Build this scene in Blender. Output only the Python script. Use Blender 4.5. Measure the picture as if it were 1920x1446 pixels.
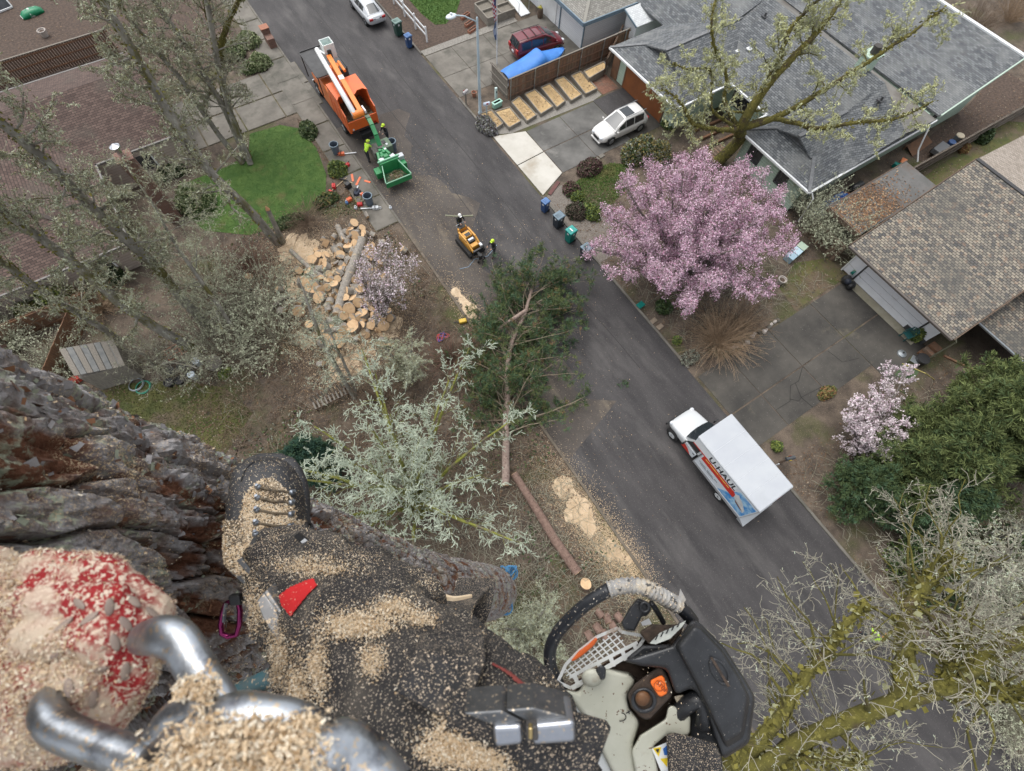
import bpy, math, random
import numpy as np
from mathutils import Matrix, Vector
for _o in list(bpy.data.objects): bpy.data.objects.remove(_o)
SC = bpy.context.scene
COL = SC.collection
# ------------------------------------------------------------------ camera
# The camera hangs 28 m up beside the climber's trunk, looking steeply down.
FPX = 903.0; CXP, CYP = 960.0, 723.0; CAMH = 28.0
def _u(v): v = np.array(v, float); return v/np.linalg.norm(v)
_N = _u([-30, 377, FPX]); _Z = -_N
_Y = _u([-1587, -2292, FPX]); _Y = _u(_Y - _Z*(_Y@_Z)); _X = np.cross(_Y, _Z)
MW = np.array([_X, _Y, _Z])            # camera axes (right, down, forward) -> world (across road, along road, up)
CW = np.array([0, 0, CAMH])
def G(px, py, z=0.0):
    """point of the place seen at photo pixel (px,py) at height z"""
    d = MW @ np.array([(px-CXP)/FPX, (py-CYP)/FPX, 1.0]); return CW + d*(z-CAMH)/d[2]
def D(px, py, depth):
    return CW + MW @ np.array([(px-CXP)/FPX*depth, (py-CYP)/FPX*depth, depth])
def PX(p):
    c = MW.T @ (np.array(p, float)-CW); return CXP+FPX*c[0]/c[2], CYP+FPX*c[1]/c[2]
cam = bpy.data.cameras.new('camera'); camo = bpy.data.objects.new('camera', cam); COL.objects.link(camo)
cam.sensor_width = 36; cam.lens = FPX/1920*36; cam.clip_start = .02; cam.clip_end = 2000
_r, _d, _f = MW[:, 0], MW[:, 1], MW[:, 2]
camo.matrix_world = Matrix(((_r[0], -_d[0], -_f[0], CW[0]), (_r[1], -_d[1], -_f[1], CW[1]), (_r[2], -_d[2], -_f[2], CW[2]), (0, 0, 0, 1)))
cam.dof.use_dof = True; cam.dof.focus_distance = 2.2; cam.dof.aperture_fstop = 9.0
SC.camera = camo
# ------------------------------------------------------------------ sky, sun, exposure
SUN_EL, SUN_AZ = math.radians(66), math.radians(100)
world = bpy.data.worlds.new('World'); SC.world = world; world.use_nodes = True
_nt = world.node_tree; _bg = _nt.nodes['Background']
_sk = _nt.nodes.new('ShaderNodeTexSky'); _sk.sky_type = 'NISHITA'; _sk.sun_disc = False
_sk.sun_elevation = SUN_EL; _sk.sun_rotation = math.radians(90)-SUN_AZ; _sk.air_density = 1.0; _sk.dust_density = 3.0; _sk.ozone_density = 1.0
_hs = _nt.nodes.new('ShaderNodeHueSaturation'); _hs.inputs['Saturation'].default_value = .22
_nt.links.new(_sk.outputs[0], _hs.inputs['Color']); _nt.links.new(_hs.outputs[0], _bg.inputs['Color'])
_bg.inputs['Strength'].default_value = .15
sun = bpy.data.lights.new('sun', 'SUN'); suno = bpy.data.objects.new('sun', sun); COL.objects.link(suno)
sun.energy = 1.15; sun.angle = math.radians(60); sun.color = (1, .97, .93)
suno.rotation_euler = Vector((math.cos(SUN_EL)*math.cos(SUN_AZ), math.cos(SUN_EL)*math.sin(SUN_AZ), math.sin(SUN_EL))).to_track_quat('Z', 'Y').to_euler()
SC.view_settings.view_transform = 'Standard'; SC.view_settings.look = 'None'
SC.view_settings.gamma = 1; SC.view_settings.use_curve_mapping = False
SC.view_settings.exposure = .74
SC.cycles.max_bounces = 6; SC.cycles.transparent_max_bounces = 6
SC.cycles.use_denoising = True
# ------------------------------------------------------------------ noise
def _hash(i, j, k):
    h = (i*374761393 + j*668265263 + k*2147483647 + 974711) & 0xFFFFFFFF
    h = ((h ^ (h >> 13))*1274126177) & 0xFFFFFFFF
    return ((h ^ (h >> 16)) & 0xFFFF)/65535.0
def vnoise(p):
    p = np.asarray(p, float); i = np.floor(p).astype(np.int64); f = p-i; f = f*f*(3-2*f); o = 0
    for a in (0, 1):
        for b in (0, 1):
            for c in (0, 1):
                w = (f[..., 0] if a else 1-f[..., 0])*(f[..., 1] if b else 1-f[..., 1])*(f[..., 2] if c else 1-f[..., 2])
                o = o+w*_hash(i[..., 0]+a, i[..., 1]+b, i[..., 2]+c)
    return o
def fbm(p, oct=4, gain=.5):
    p = np.asarray(p, float); a = 1; s = 0; t = 0
    for q in range(oct): s = s+a*vnoise(p*2.03**q+17.3*q); t += a; a *= gain
    return s/t
# ------------------------------------------------------------------ materials
MATS = {}
def mat(name, c1, c2=None, scale=4, rough=.8, metal=0, bump=0, bscale=None, c3=None, s3=1, t3=(.5, .6), stretch=(1, 1, 1),
        spec=.5, detail=6, lo=.35, hi=.65, local=False, coat=0, c4=None, s4=20, t4=(.6, .62), sheen=0, trans=0, alpha=None, emit=None):
    """procedural surface: c1..c2 mixed by noise, c3 and c4 as patches or specks"""
    if name in MATS: return MATS[name]
    m = bpy.data.materials.new(name); m.use_nodes = True; nt = m.node_tree; b = nt.nodes['Principled BSDF']; N = nt.nodes.new; L = nt.links.new
    b.inputs['Roughness'].default_value = rough; b.inputs['Metallic'].default_value = metal; b.inputs['Specular IOR Level'].default_value = spec
    b.inputs['Coat Weight'].default_value = coat; b.inputs['Sheen Weight'].default_value = sheen
    if trans: b.inputs['Subsurface Weight'].default_value = 0
    c1 = tuple(c1)+(1,); b.inputs['Base Color'].default_value = c1
    if local:
        tc = N('ShaderNodeTexCoord'); src = tc.outputs['Object']
    else:
        g = N('ShaderNodeNewGeometry'); src = g.outputs['Position']
    mp = N('ShaderNodeMapping'); L(src, mp.inputs[0]); mp.inputs['Scale'].default_value = stretch; vec = mp.outputs[0]
    def noise(s, det=detail):
        n = N('ShaderNodeTexNoise'); n.inputs['Scale'].default_value = s; n.inputs['Detail'].default_value = det; n.inputs['Roughness'].default_value = .62; L(vec, n.inputs['Vector']); return n.outputs['Fac']
    def rng(v, a, z):
        r = N('ShaderNodeMapRange'); r.inputs[1].default_value = a; r.inputs[2].default_value = z; L(v, r.inputs[0]); return r.outputs[0]
    def mix(f, a, c):
        x = N('ShaderNodeMix'); x.data_type = 'RGBA'; L(f, x.inputs[0])
        for v, s in ((a, 6), (c, 7)):
            if isinstance(v, tuple): x.inputs[s].default_value = v
            else: L(v, x.inputs[s])
        return x.outputs[2]
    out = None
    if c2 is not None: out = mix(rng(noise(scale), lo, hi), c1, tuple(c2)+(1,))
    if c3 is not None: out = mix(rng(noise(s3), *t3), out or c1, tuple(c3)+(1,))
    if c4 is not None: out = mix(rng(noise(s4, 2), *t4), out or c1, tuple(c4)+(1,))
    if out: L(out, b.inputs['Base Color'])
    if bump:
        bp = N('ShaderNodeBump'); bp.inputs['Strength'].default_value = 1; bp.inputs['Distance'].default_value = bump
        L(noise(bscale or scale*3), bp.inputs['Height']); L(bp.outputs[0], b.inputs['Normal'])
    if emit: b.inputs['Emission Color'].default_value = tuple(emit)+(1,); b.inputs['Emission Strength'].default_value = 1
    MATS[name] = m; return m
def brickmat(name, c1, c2, w, h, mortar=(.03, .03, .03), ms=.01, rough=.85, bias=0, c3=None, s3=.6, t3=(.5, .7), bump=.01, c5=None, s5=3):
    """courses of shingles / bricks / planks laid in each face's own metric UVs"""
    if name in MATS: return MATS[name]
    m = bpy.data.materials.new(name); m.use_nodes = True; nt = m.node_tree; b = nt.nodes['Principled BSDF']; N = nt.nodes.new; L = nt.links.new
    b.inputs['Roughness'].default_value = rough; b.inputs['Specular IOR Level'].default_value = .3
    uv = N('ShaderNodeUVMap'); br = N('ShaderNodeTexBrick'); L(uv.outputs[0], br.inputs['Vector'])
    br.inputs['Scale'].default_value = 1; br.inputs['Brick Width'].default_value = w; br.inputs['Row Height'].default_value = h
    br.inputs['Mortar Size'].default_value = ms; br.inputs['Mortar Smooth'].default_value = .3; br.inputs['Bias'].default_value = bias
    br.inputs['Color1'].default_value = tuple(c1)+(1,); br.inputs['Color2'].default_value = tuple(c2)+(1,); br.inputs['Mortar'].default_value = tuple(mortar)+(1,)
    out = br.outputs['Color']
    def over(out, c, s, t, fac=1):
        n = N('ShaderNodeTexNoise'); n.inputs['Scale'].default_value = s; n.inputs['Detail'].default_value = 6; L(uv.outputs[0], n.inputs['Vector'])
        r = N('ShaderNodeMapRange'); r.inputs[1].default_value = t[0]; r.inputs[2].default_value = t[1]; r.inputs[4].default_value = fac; L(n.outputs['Fac'], r.inputs[0])
        x = N('ShaderNodeMix'); x.data_type = 'RGBA'; L(r.outputs[0], x.inputs[0]); L(out, x.inputs[6]); x.inputs[7].default_value = tuple(c)+(1,); return x.outputs[2]
    if c5: out = over(out, c5, s5, (.56, .7), .55)
    if c3: out = over(out, c3, s3, t3, .7)
    L(out, b.inputs['Base Color'])
    bp = N('ShaderNodeBump'); bp.inputs['Distance'].default_value = bump; bp.inputs['Strength'].default_value = 1; bp.invert = True
    L(br.outputs['Fac'], bp.inputs['Height']); L(bp.outputs[0], b.inputs['Normal'])
    MATS[name] = m; return m
# ------------------------------------------------------------------ objects
def thing(name, label, cat, loc=(0, 0, 0), rotz=0, group=None, kind=None):
    o = bpy.data.objects.new(name, None); COL.objects.link(o); o.empty_display_size = .2
    o.location = tuple(float(v) for v in loc); o.rotation_euler = (0, 0, rotz); tag(o, label, cat, group, kind); return o
def tag(o, label=None, cat=None, group=None, kind=None):
    if label: o['label'] = label
    if cat: o['category'] = cat
    if group: o['group'] = group
    if kind: o['kind'] = kind
    return o
def mesh_np(name, V, F, mats, parent=None, smooth=False, mi=None, uv=None):
    """one mesh object from numpy verts and an (n,3) or (n,4) face array"""
    me = bpy.data.meshes.new(name); V = np.asarray(V, np.float32); F = np.asarray(F, np.int32); k = F.shape[1]
    me.vertices.add(len(V)); me.vertices.foreach_set('co', V.ravel()); me.loops.add(F.size); me.loops.foreach_set('vertex_index', F.ravel())
    me.polygons.add(len(F)); me.polygons.foreach_set('loop_start', np.arange(len(F), dtype=np.int32)*k)
    if not isinstance(mats, (list, tuple)): mats = [mats]
    for m in mats: me.materials.append(m)
    if mi is not None: me.polygons.foreach_set('material_index', np.asarray(mi, np.int32))
    me.polygons.foreach_set('use_smooth', np.full(len(F), bool(smooth)))
    if uv is not None:
        l = me.uv_layers.new(name='UVMap'); l.data.foreach_set('uv', np.asarray(uv, np.float32).ravel())
    me.update(); o = bpy.data.objects.new(name, me); COL.objects.link(o)
    if parent is not None: o.parent = parent
    return o
class MB:
    """collects simple solids, in the frame of their thing, into one mesh"""
    def __init__(s): s.v = []; s.f = []; s.m = []; s.cur = 0
    def add(s, vs, fs):
        n = len(s.v); s.v += [tuple(float(c) for c in q) for q in vs]; s.f += [tuple(n+i for i in q) for q in fs]; s.m += [s.cur]*len(fs); return s
    def hexa(s, p):   # 8 corners: bottom ring 0-3, top ring 4-7
        return s.add(p, [(3, 2, 1, 0), (4, 5, 6, 7), (0, 1, 5, 4), (1, 2, 6, 5), (2, 3, 7, 6), (3, 0, 4, 7)])
    def box(s, x0, x1, y0, y1, z0, z1):
        return s.hexa([(x0, y0, z0), (x1, y0, z0), (x1, y1, z0), (x0, y1, z0), (x0, y0, z1), (x1, y0, z1), (x1, y1, z1), (x0, y1, z1)])
    def obox(s, c, size, rz=0, rx=0, ry=0):
        R = (Matrix.Rotation(rz, 3, 'Z') @ Matrix.Rotation(ry, 3, 'Y') @ Matrix.Rotation(rx, 3, 'X')); h = [q/2 for q in size]
        return s.hexa([tuple(Vector(c)+R @ Vector((a*h[0], b*h[1], d*h[2]))) for d in (-1, 1) for a, b in ((-1, -1), (1, -1), (1, 1), (-1, 1))])
    def bar(s, a, b, w, h=None, up=(0, 0, 1)):
        a = np.array(a, float); b = np.array(b, float); t = _u(b-a); u = np.cross(up, t)
        if np.linalg.norm(u) < 1e-4: u = np.cross((1, 0, 0), t)
        u = _u(u); v = np.cross(t, u); h = h or w; u = u*w/2; v = v*h/2
        return s.hexa([a-u-v, a+u-v, a+u+v, a-u+v, b-u-v, b+u-v, b+u+v, b-u+v])
    def prism(s, poly, z0, z1):
        n = len(poly); z1 = z1 if hasattr(z1, '__len__') else [z1]*n
        vs = [(x, y, z0) for x, y in poly]+[(poly[i][0], poly[i][1], z1[i]) for i in range(n)]
        return s.add(vs, [tuple(range(n))[::-1], tuple(range(n, 2*n))]+[(i, (i+1) % n, n+(i+1) % n, n+i) for i in range(n)])
    def tube(s, pts, r, k=8, cap=True, flat=1.0):
        pts = np.array(pts, float); n = len(pts); r = np.full(n, r) if np.isscalar(r) else np.array(r, float)
        t = np.gradient(pts, axis=0); t /= np.linalg.norm(t, axis=1)[:, None]+1e-12; ref = np.array((0, 0, 1.)) if abs(t[0][2]) < .9 else np.array((1., 0, 0)); vs = []
        u = np.cross(t[0], ref)
        for i in range(n):
            u = u-t[i]*(u@t[i]); u = _u(u); w = np.cross(t[i], u)
            for j in range(k):
                a = 2*math.pi*j/k; vs.append(pts[i]+r[i]*(u*math.cos(a)+w*math.sin(a)*flat))
        fs = [(i*k+j, i*k+(j+1) % k, (i+1)*k+(j+1) % k, (i+1)*k+j) for i in range(n-1) for j in range(k)]
        if cap: fs += [tuple(range(k))[::-1], tuple(range((n-1)*k, n*k))]
        return s.add(vs, fs)
    def lathe(s, prof, c=(0, 0, 0), k=14, axis='z', cap=True):
        vs = []
        for r, z in prof:
            for j in range(k):
                a = 2*math.pi*j/k; p = (r*math.cos(a), r*math.sin(a), z)
                if axis == 'y': p = (p[0], p[2], p[1])
                if axis == 'x': p = (p[2], p[0], p[1])
                vs.append((c[0]+p[0], c[1]+p[1], c[2]+p[2]))
        n = len(prof); fs = [(i*k+j, i*k+(j+1) % k, (i+1)*k+(j+1) % k, (i+1)*k+j) for i in range(n-1) for j in range(k)]
        if cap: fs += [tuple(range(k))[::-1], tuple(range((n-1)*k, n*k))]
        return s.add(vs, fs)
    def loft(s, rings, cap=True, closed=True):
        k = len(rings[0]); n = len(rings); vs = [p for r in rings for p in r]; J = k if closed else k-1
        fs = [(i*k+j, i*k+(j+1) % k, (i+1)*k+(j+1) % k, (i+1)*k+j) for i in range(n-1) for j in range(J)]
        if cap: fs += [tuple(range(k))[::-1], tuple(range((n-1)*k, n*k))]
        return s.add(vs, fs)
    def ball(s, c, r, k=10, n=6, sc=(1, 1, 1)):
        rings = [[(c[0]+r*sc[0]*math.sin(math.pi*i/n)*math.cos(2*math.pi*j/k), c[1]+r*sc[1]*math.sin(math.pi*i/n)*math.sin(2*math.pi*j/k), c[2]-r*sc[2]*math.cos(math.pi*i/n)) for j in range(k)] for i in range(n+1)]
        rings[0] = [(x, y, z) for x, y, z in rings[0]]; return s.loft(rings, cap=False)
    def obj(s, name, m, parent=None, smooth=False, bevel=0, sub=0, off=(0, 0, 0), seg=2):
        me = bpy.data.meshes.new(name); me.from_pydata([(x-off[0], y-off[1], z-off[2]) for x, y, z in s.v], [], s.f)
        for q in (m if isinstance(m, (list, tuple)) else [m]): me.materials.append(q)
        if any(s.m): me.polygons.foreach_set('material_index', s.m)
        if smooth: me.polygons.foreach_set('use_smooth', [True]*len(s.f))
        me.update(); o = bpy.data.objects.new(name, me); COL.objects.link(o)
        if parent is not None: o.parent = parent
        if bevel:
            b = o.modifiers.new('bevel', 'BEVEL'); b.width = bevel; b.segments = seg; b.limit_method = 'ANGLE'; b.angle_limit = .6
        if sub:
            b = o.modifiers.new('sub', 'SUBSURF'); b.levels = b.render_levels = sub
        return o
def copy_tree(o, parent=None):
    c = o.copy(); COL.objects.link(c)
    if parent is not None: c.parent = parent
    for ch in o.children: copy_tree(ch, c)
    return c
def set_uv(o, fn):
    me = o.data; l = me.uv_layers.new(name='UVMap')
    for p in me.polygons:
        for li, vi in zip(p.loop_indices, p.vertices): l.data[li].uv = fn(me.vertices[vi].co, p.normal)
def slope_uv(co, n):
    """u along the level line of a face, v up its slope, in metres"""
    h = Vector((-n.y, n.x, 0)); h = h.normalized() if h.length > 1e-3 else Vector((1, 0, 0)); v = n.cross(h); return (co.dot(h), co.dot(v))
rs = np.random.RandomState(7); random.seed(7)
# ================================================================== ground, road, paving
M_soil = mat('soil', (.052, .040, .031), (.145, .112, .084), scale=.9, rough=.95, bump=.06, bscale=9, c3=(.066, .072, .024), s3=.2, t3=(.52, .64), c4=(.19, .15, .105), s4=16, t4=(.6, .68), detail=9)
M_asph = mat('asphalt', (.029, .027, .028), (.056, .052, .052), scale=.55, rough=.82, bump=.004, bscale=60, stretch=(1.6, .45, 1), c3=(.098, .092, .088), s3=.42, t3=(.52, .78), c4=(.15, .14, .13), s4=22, t4=(.62, .74), detail=10)
M_asphold = mat('asphalt_dusty', (.054, .046, .041), (.092, .08, .07), scale=.5, rough=.9, bump=.004, bscale=60, stretch=(1.3, .5, 1), c3=(.15, .125, .095), s3=.6, t3=(.56, .72), c4=(.17, .14, .1), s4=22, t4=(.62, .7), detail=9)
M_conc = mat('concrete_old', (.115, .105, .09), (.19, .175, .15), scale=.7, rough=.9, bump=.004, bscale=40, c3=(.07, .068, .055), s3=.45, t3=(.5, .68), detail=9)
M_concdark = mat('concrete_stained', (.034, .032, .029), (.085, .078, .067), scale=.35, rough=.88, bump=.004, bscale=40, c3=(.16, .14, .095), s3=.3, t3=(.6, .75), c4=(.2, .19, .17), s4=14, t4=(.68, .75), detail=9)
M_concgrey = mat('concrete_mottled', (.075, .073, .068), (.15, .145, .135), scale=.5, rough=.85, bump=.004, bscale=40, c3=(.24, .23, .21), s3=.55, t3=(.58, .75), detail=9)
M_concnew = mat('concrete_new', (.42, .40, .35), (.52, .5, .45), scale=.6, rough=.85, bump=.003, bscale=50, c3=(.34, .3, .24), s3=.4, t3=(.55, .7), detail=8)
M_joint = mat('joint_moss', (.20, .175, .12), (.07, .07, .03), scale=1.5, rough=.95)
M_grav = mat('gravel', (.16, .15, .13), (.30, .28, .25), scale=14, rough=.95, bump=.03, bscale=30)
M_lawn = mat('lawn_turf', (.04, .095, .016), (.085, .15, .032), scale=1.1, rough=.95, bump=.02, bscale=40, c3=(.13, .12, .045), s3=.5, t3=(.56, .74), detail=8)
M_mossl = mat('moss_lawn', (.052, .066, .018), (.115, .11, .034), scale=.6, rough=.95, bump=.03, bscale=22, c3=(.12, .09, .06), s3=.35, t3=(.5, .62), c4=(.055, .045, .035), s4=3, t4=(.62, .7), detail=9)
M_mulch = mat('bark_mulch', (.045, .032, .026), (.11, .075, .055), scale=5, rough=.95, bump=.04, bscale=18, c3=(.17, .13, .09), s3=9, t3=(.6, .7))
M_chipg = mat('sawdust_ground', (.56, .43, .29), (.68, .55, .39), scale=2, rough=.95, bump=.02, bscale=30, c3=(.36, .27, .18), s3=1.2, t3=(.52, .72))
M_chip = mat('fresh_chip', (.66, .5, .32), (.5, .36, .21), scale=9, rough=.9)
M_leafb = mat('dead_leaf', (.17, .105, .06), (.08, .052, .036), scale=3, rough=.9, c3=(.3, .2, .11), s3=5, t3=(.6, .64))
M_leafp = mat('pale_litter', (.3, .25, .18), (.2, .16, .12), scale=3, rough=.9)
M_brick = mat('brick_paver', (.16, .075, .05), (.24, .12, .08), scale=6, rough=.9, bump=.004, c3=(.12, .09, .07), s3=1, t3=(.5, .6))
M_grassb = mat('grass_blade', (.06, .14, .022), (.11, .19, .04), scale=1.3, rough=.8, c3=(.19, .17, .07), s3=.5, t3=(.56, .72))

def sheet(name, poly, z, m, parent=None, thick=0):
    n = len(poly); mb = MB()
    if thick: mb.prism(poly, z-thick, z)
    else: mb.add([(x, y, z) for x, y in poly], [tuple(range(n))])
    o = mb.obj(name, m, parent)
    return o
def struct(o): o['kind'] = 'structure'; return o
def relief(name, x0, x1, y0, y1, step, zf, m):
    xs = np.arange(x0, x1+step/2, step); ys = np.arange(y0, y1+step/2, step); X, Y = np.meshgrid(xs, ys); Zz = zf(X, Y)
    V = np.stack([X, Y, Zz], -1).reshape(-1, 3); a, b = len(ys), len(xs); i = np.arange(a*b).reshape(a, b)
    F = np.stack([i[:-1, :-1], i[:-1, 1:], i[1:, 1:], i[1:, :-1]], -1).reshape(-1, 4); return mesh_np(name, V, F, m, smooth=True)
_g = MB().add([(-400, -400, -.004), (400, -400, -.004), (400, 500, -.004), (-400, 500, -.004)], [(0, 1, 2, 3)]).obj('ground', M_soil); struct(_g)
# road: the old left lane is dusty with chips, the right one darker
RL, RR = 7.2, 17.3
struct(sheet('road', [(RL, -120), (RR, -120), (RR, 160), (RL, 160)], .004, M_asph))
_e = [(RL+.02, 35.5)]+[(RL+4.3+1.1*math.sin(y*.6)+.5*math.sin(y*1.7), y) for y in np.arange(35, 4, -1.0)]+[(RL+.02, 3.5)]
struct(sheet('road_dust', _e, .008, M_asphold))
_m = MB()
for x, y0, y1 in ((11.9, 10, 60), (14.6, 6, 44)):
    p = [(x+.12*math.sin(y*.3)-.025, y) for y in np.arange(y0, y1, 2.)]; q = [(a+.05, b) for a, b in p[::-1]]
    _m.add([(a, b, .0125) for a, b in p+q], [tuple(range(len(p+q)))])
struct(_m.obj('road_seam', mat('seam', (.028, .026, .025))))
def kerb(x0, x1, y0, y1, m, h=.09):
    mb = MB(); y = y0
    while y < y1:
        e = min(y+3.05, y1); mb.box(x0, x1, y, e-.015, -.05, h); y = e
    return struct(mb.obj('kerb', m, bevel=.015))
kerb(RR, RR+.16, -40, -1.9, M_conc); kerb(RR, RR+.16, 4.3, 21.1, M_conc); kerb(RR, RR+.16, 28.4, 33.6, M_conc); kerb(RR, RR+.16, 40, 90, M_conc)
kerb(RL-.16, RL, -30, 24.4, mat('kerb_dirty', (.1, .085, .065), (.16, .13, .1), scale=2, rough=.9))
kerb(RL-.16, RL, 24.4, 90, M_conc, .07)

def slabs(base_name, quads, z, m, gapm=M_joint, gap=.05, under=None):
    """paved area: a joint-coloured bed with every slab its own piece"""
    xs = [p[0] for q in quads for p in q]; ys = [p[1] for q in quads for p in q]
    bed = MB()
    for q in quads: bed.add([(x, y, z-.03) for x, y in q], [(0, 1, 2, 3)])
    o = struct(bed.obj(base_name, gapm))
    for i, q in enumerate(quads):
        c = np.mean(q, axis=0); mb = MB(); r = [tuple(c+(np.array(p)-c)*(1-gap/max(.2, np.linalg.norm(np.array(p)-c)))) for p in q]
        s = mb.prism(r, z-.08, z+random.uniform(-.006, .006)).obj('slab', m[i % len(m)] if isinstance(m, list) else m, o)
    return o
def rect(x0, x1, y0, y1): return [(x0, y0), (x1, y0), (x1, y1), (x0, y1)]
# left pavement and the driveway beside it
slabs('pavement', [rect(5.25, RL-.17, y, y+2.95) for y in np.arange(24.6, 78, 3.0)], .075, M_conc)
slabs('driveway', [rect(1.2-i*3.2, 1.2-i*3.2+3.15, y, y+2.9) for i in range(-1, 3) for y in (38.7, 41.7)][:] , .05, M_conc)
# far right driveway with van and boat
slabs('driveway', [rect(a, b, c, d) for a, b in ((17.5, 20.1), (20.1, 23.4), (23.4, 26.9), (26.9, 30.0)) for c, d in ((33.6, 36.4), (36.4, 39.6))], .02, M_conc, gapm=mat('joint_pale', (.3, .28, .24)), gap=.03)
struct(sheet('gravel_strip', [(17.5, 39.65), (27.2, 39.65), (27.2, 40.4), (17.5, 40.4)], .03, M_grav))
# white car's driveway: mottled old slabs and a new pale apron
slabs('driveway', [rect(20.1, 23.4, 24.95, 27.5), rect(23.4, 26.9, 24.95, 27.5), rect(20.1, 23.4, 22.3, 24.9), rect(23.4, 26.9, 22.3, 24.9), rect(26.9, 30.3, 22.3, 24.9), rect(26.9, 30.2, 24.95, 27.6)],
      .02, [M_concgrey, M_concgrey, M_concgrey, M_concgrey, M_concdark, M_asph], gapm=mat('joint_pale', (.3, .28, .24)), gap=.03)
slabs('driveway_apron', [[(17.47, 21.2), (20.05, 22.3), (20.05, 24.85), (17.47, 24.7)], [(17.47, 24.75), (20.05, 24.9), (20.05, 27.5), (17.47, 28.35)]], .05, M_concnew, gapm=M_concgrey, gap=.025)
_m = MB()
for i in range(7):
    for j in range(13): _m
_pb = struct(sheet('brick_path', rect(28.1, 29.85, 27.75, 30.6), .012, mat('sand_joint', (.2, .15, .11))))
_bm = MB().box(0, .19, 0, .095, 0, .02).obj('brick', M_brick, _pb); _bm.location = (28.12, 27.77, .005)
for i in range(8):
    for j in range(28):
        if i+j:
            b = _bm.copy(); COL.objects.link(b); b.location = (28.12+i*.215+(.0 if j % 2 else .02), 27.77+j*.1, .005+random.uniform(0, .004))
# lower driveway, stained slabs, cracked corner
_q = []
for a, b in ((17.5, 20.15), (20.15, 23.9), (23.9, 27.9), (27.9, 32.2)):
    _q += [rect(a, b, .45, 3.55), rect(a, b, -2.0 if a < 27 else -3.6, .4)]
slabs('driveway', _q, .02, M_concdark, gap=.035)
_m = MB()
for pts in ([(23.9, .4), (22.9, -.2), (22.2, -.15), (21.4, -.9), (20.2, -.85)], [(22.6, -.2), (22.2, -1.1), (22.35, -2)], [(21.5, -.8), (21.9, -1.2), (22.2, -1.1), (23.9, -1.3)], [(26.2, .3), (26.4, -.8), (27.6, -1.2)]):
    for p, q in zip(pts, pts[1:]): _m.bar((p[0], p[1], .027), (q[0], q[1], .027), .035, .006)
struct(_m.obj('driveway_crack', mat('crack', (.02, .019, .016))))
# lawns
M_lawns = []
def lawn(name, poly, z, m): return struct(sheet(name, poly, z, m))
LAWN1 = [(1.2, 38.4), (3.6, 38.1), (4.8, 36.9), (5.0, 34.3), (4.5, 31.4), (3.6, 29.6), (1.9, 28.9), (-.6, 28.7), (-2.5, 29), (-5, 31.0), (-5.8, 33.6), (-4.6, 36), (-1.5, 36), (.3, 36.4)]
LAWN2 = [(20.1, 52), (20.1, 45), (20.4, 43), (21.3, 42.6), (23, 43.6), (24.4, 45.2), (25.5, 52)]
LAWN3 = [(19.6, 19.6), (20.4, 21.0), (22.0, 21.4), (23.9, 21.2), (25.2, 20.2), (24.4, 18.6), (22, 18), (20.6, 17.4), (19.7, 18.2)]
LAWN4 = [(-15.6, 22.6), (-13.2, 22.2), (-10.2, 20.6), (-8, 18.6), (-7.2, 16.2), (-9.5, 14.6), (-13, 15), (-17, 17)]
LAWN5 = [(26.6, 3.7), (32, 3.7), (32, 5.6), (29.5, 6.6), (27, 5.6)]
LAWN6 = [(40.8, 6.9), (56, 7.6), (60, 4.8), (41.4, 5.6)]
def inpoly(poly, x, y):
    c = np.zeros(len(x), bool); n = len(poly)
    for i in range(n):
        (x1, y1), (x2, y2) = poly[i], poly[(i+1) % n]
        c ^= ((y1 > y) != (y2 > y)) & (x < (x2-x1)*(y-y1)/(y2-y1+1e-12)+x1)
    return c
def sample_poly(poly, n):
    p = np.array(poly); a, b = p.min(0), p.max(0); out = np.zeros((0, 2))
    while len(out) < n:
        q = rs.uniform(a, b, (n*2, 2)); out = np.vstack([out, q[inpoly(poly, q[:, 0], q[:, 1])]])
    return out[:n]
def flecks(name, xyz, size, m, tilt=.5, aspect=.5, mi=None, tri=False, parent=None):
    """many small loose flat pieces, each a quad (or a triangle) of its own size and lie"""
    n = len(xyz); size = size*rs.uniform(.6, 1.4, n); a = rs.uniform(0, 2*np.pi, n)
    u = np.stack([np.cos(a), np.sin(a), rs.uniform(-tilt, tilt, n)], 1); w = np.stack([-np.sin(a), np.cos(a), rs.uniform(-tilt, tilt, n)], 1)
    u *= size[:, None]/2; w *= (size*aspect*rs.uniform(.6, 1.3, n))[:, None]/2
    if tri: V = np.stack([xyz-u-w, xyz+u-w*.2, xyz+w], 1)
    else: V = np.stack([xyz-u-w*.6, xyz+u*.6-w, xyz+u+w*.7, xyz-u*.7+w], 1)
    k = V.shape[1]; o = mesh_np(name, V.reshape(-1, 3), np.arange(n*k).reshape(n, k), m, parent, mi=mi); o['kind'] = 'stuff'; return o
def blades(name, xy, z, h, m, lean=.5, w=.02):
    n = len(xy); h = h*rs.uniform(.5, 1.3, n); b = np.column_stack([xy, np.full(n, z)]); a = rs.uniform(0, 2*np.pi, n); s = np.column_stack([np.cos(a), np.sin(a), 0*a])*w
    t = b+np.column_stack([rs.normal(0, lean, n)*h, rs.normal(0, lean, n)*h, h]); V = np.stack([b-s, b+s, t], 1).reshape(-1, 3)
    o = mesh_np(name, V, np.arange(3*n).reshape(n, 3), m); o['kind'] = 'stuff'; return o
lawn('lawn', LAWN1, .015, M_lawn); lawn('lawn', LAWN2, .015, M_lawn); lawn('lawn', LAWN3, .015, M_mossl); lawn('moss_lawn', LAWN4, .008, M_mossl); lawn('moss_lawn', LAWN5, .008, M_mossl); lawn('moss_lawn', LAWN6, .008, M_mossl)
tag(blades('grass', sample_poly(LAWN1, 30000), .01, .05, M_grassb, w=.014), 'short green front lawn beside the brown roofed house', 'grass')
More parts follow.
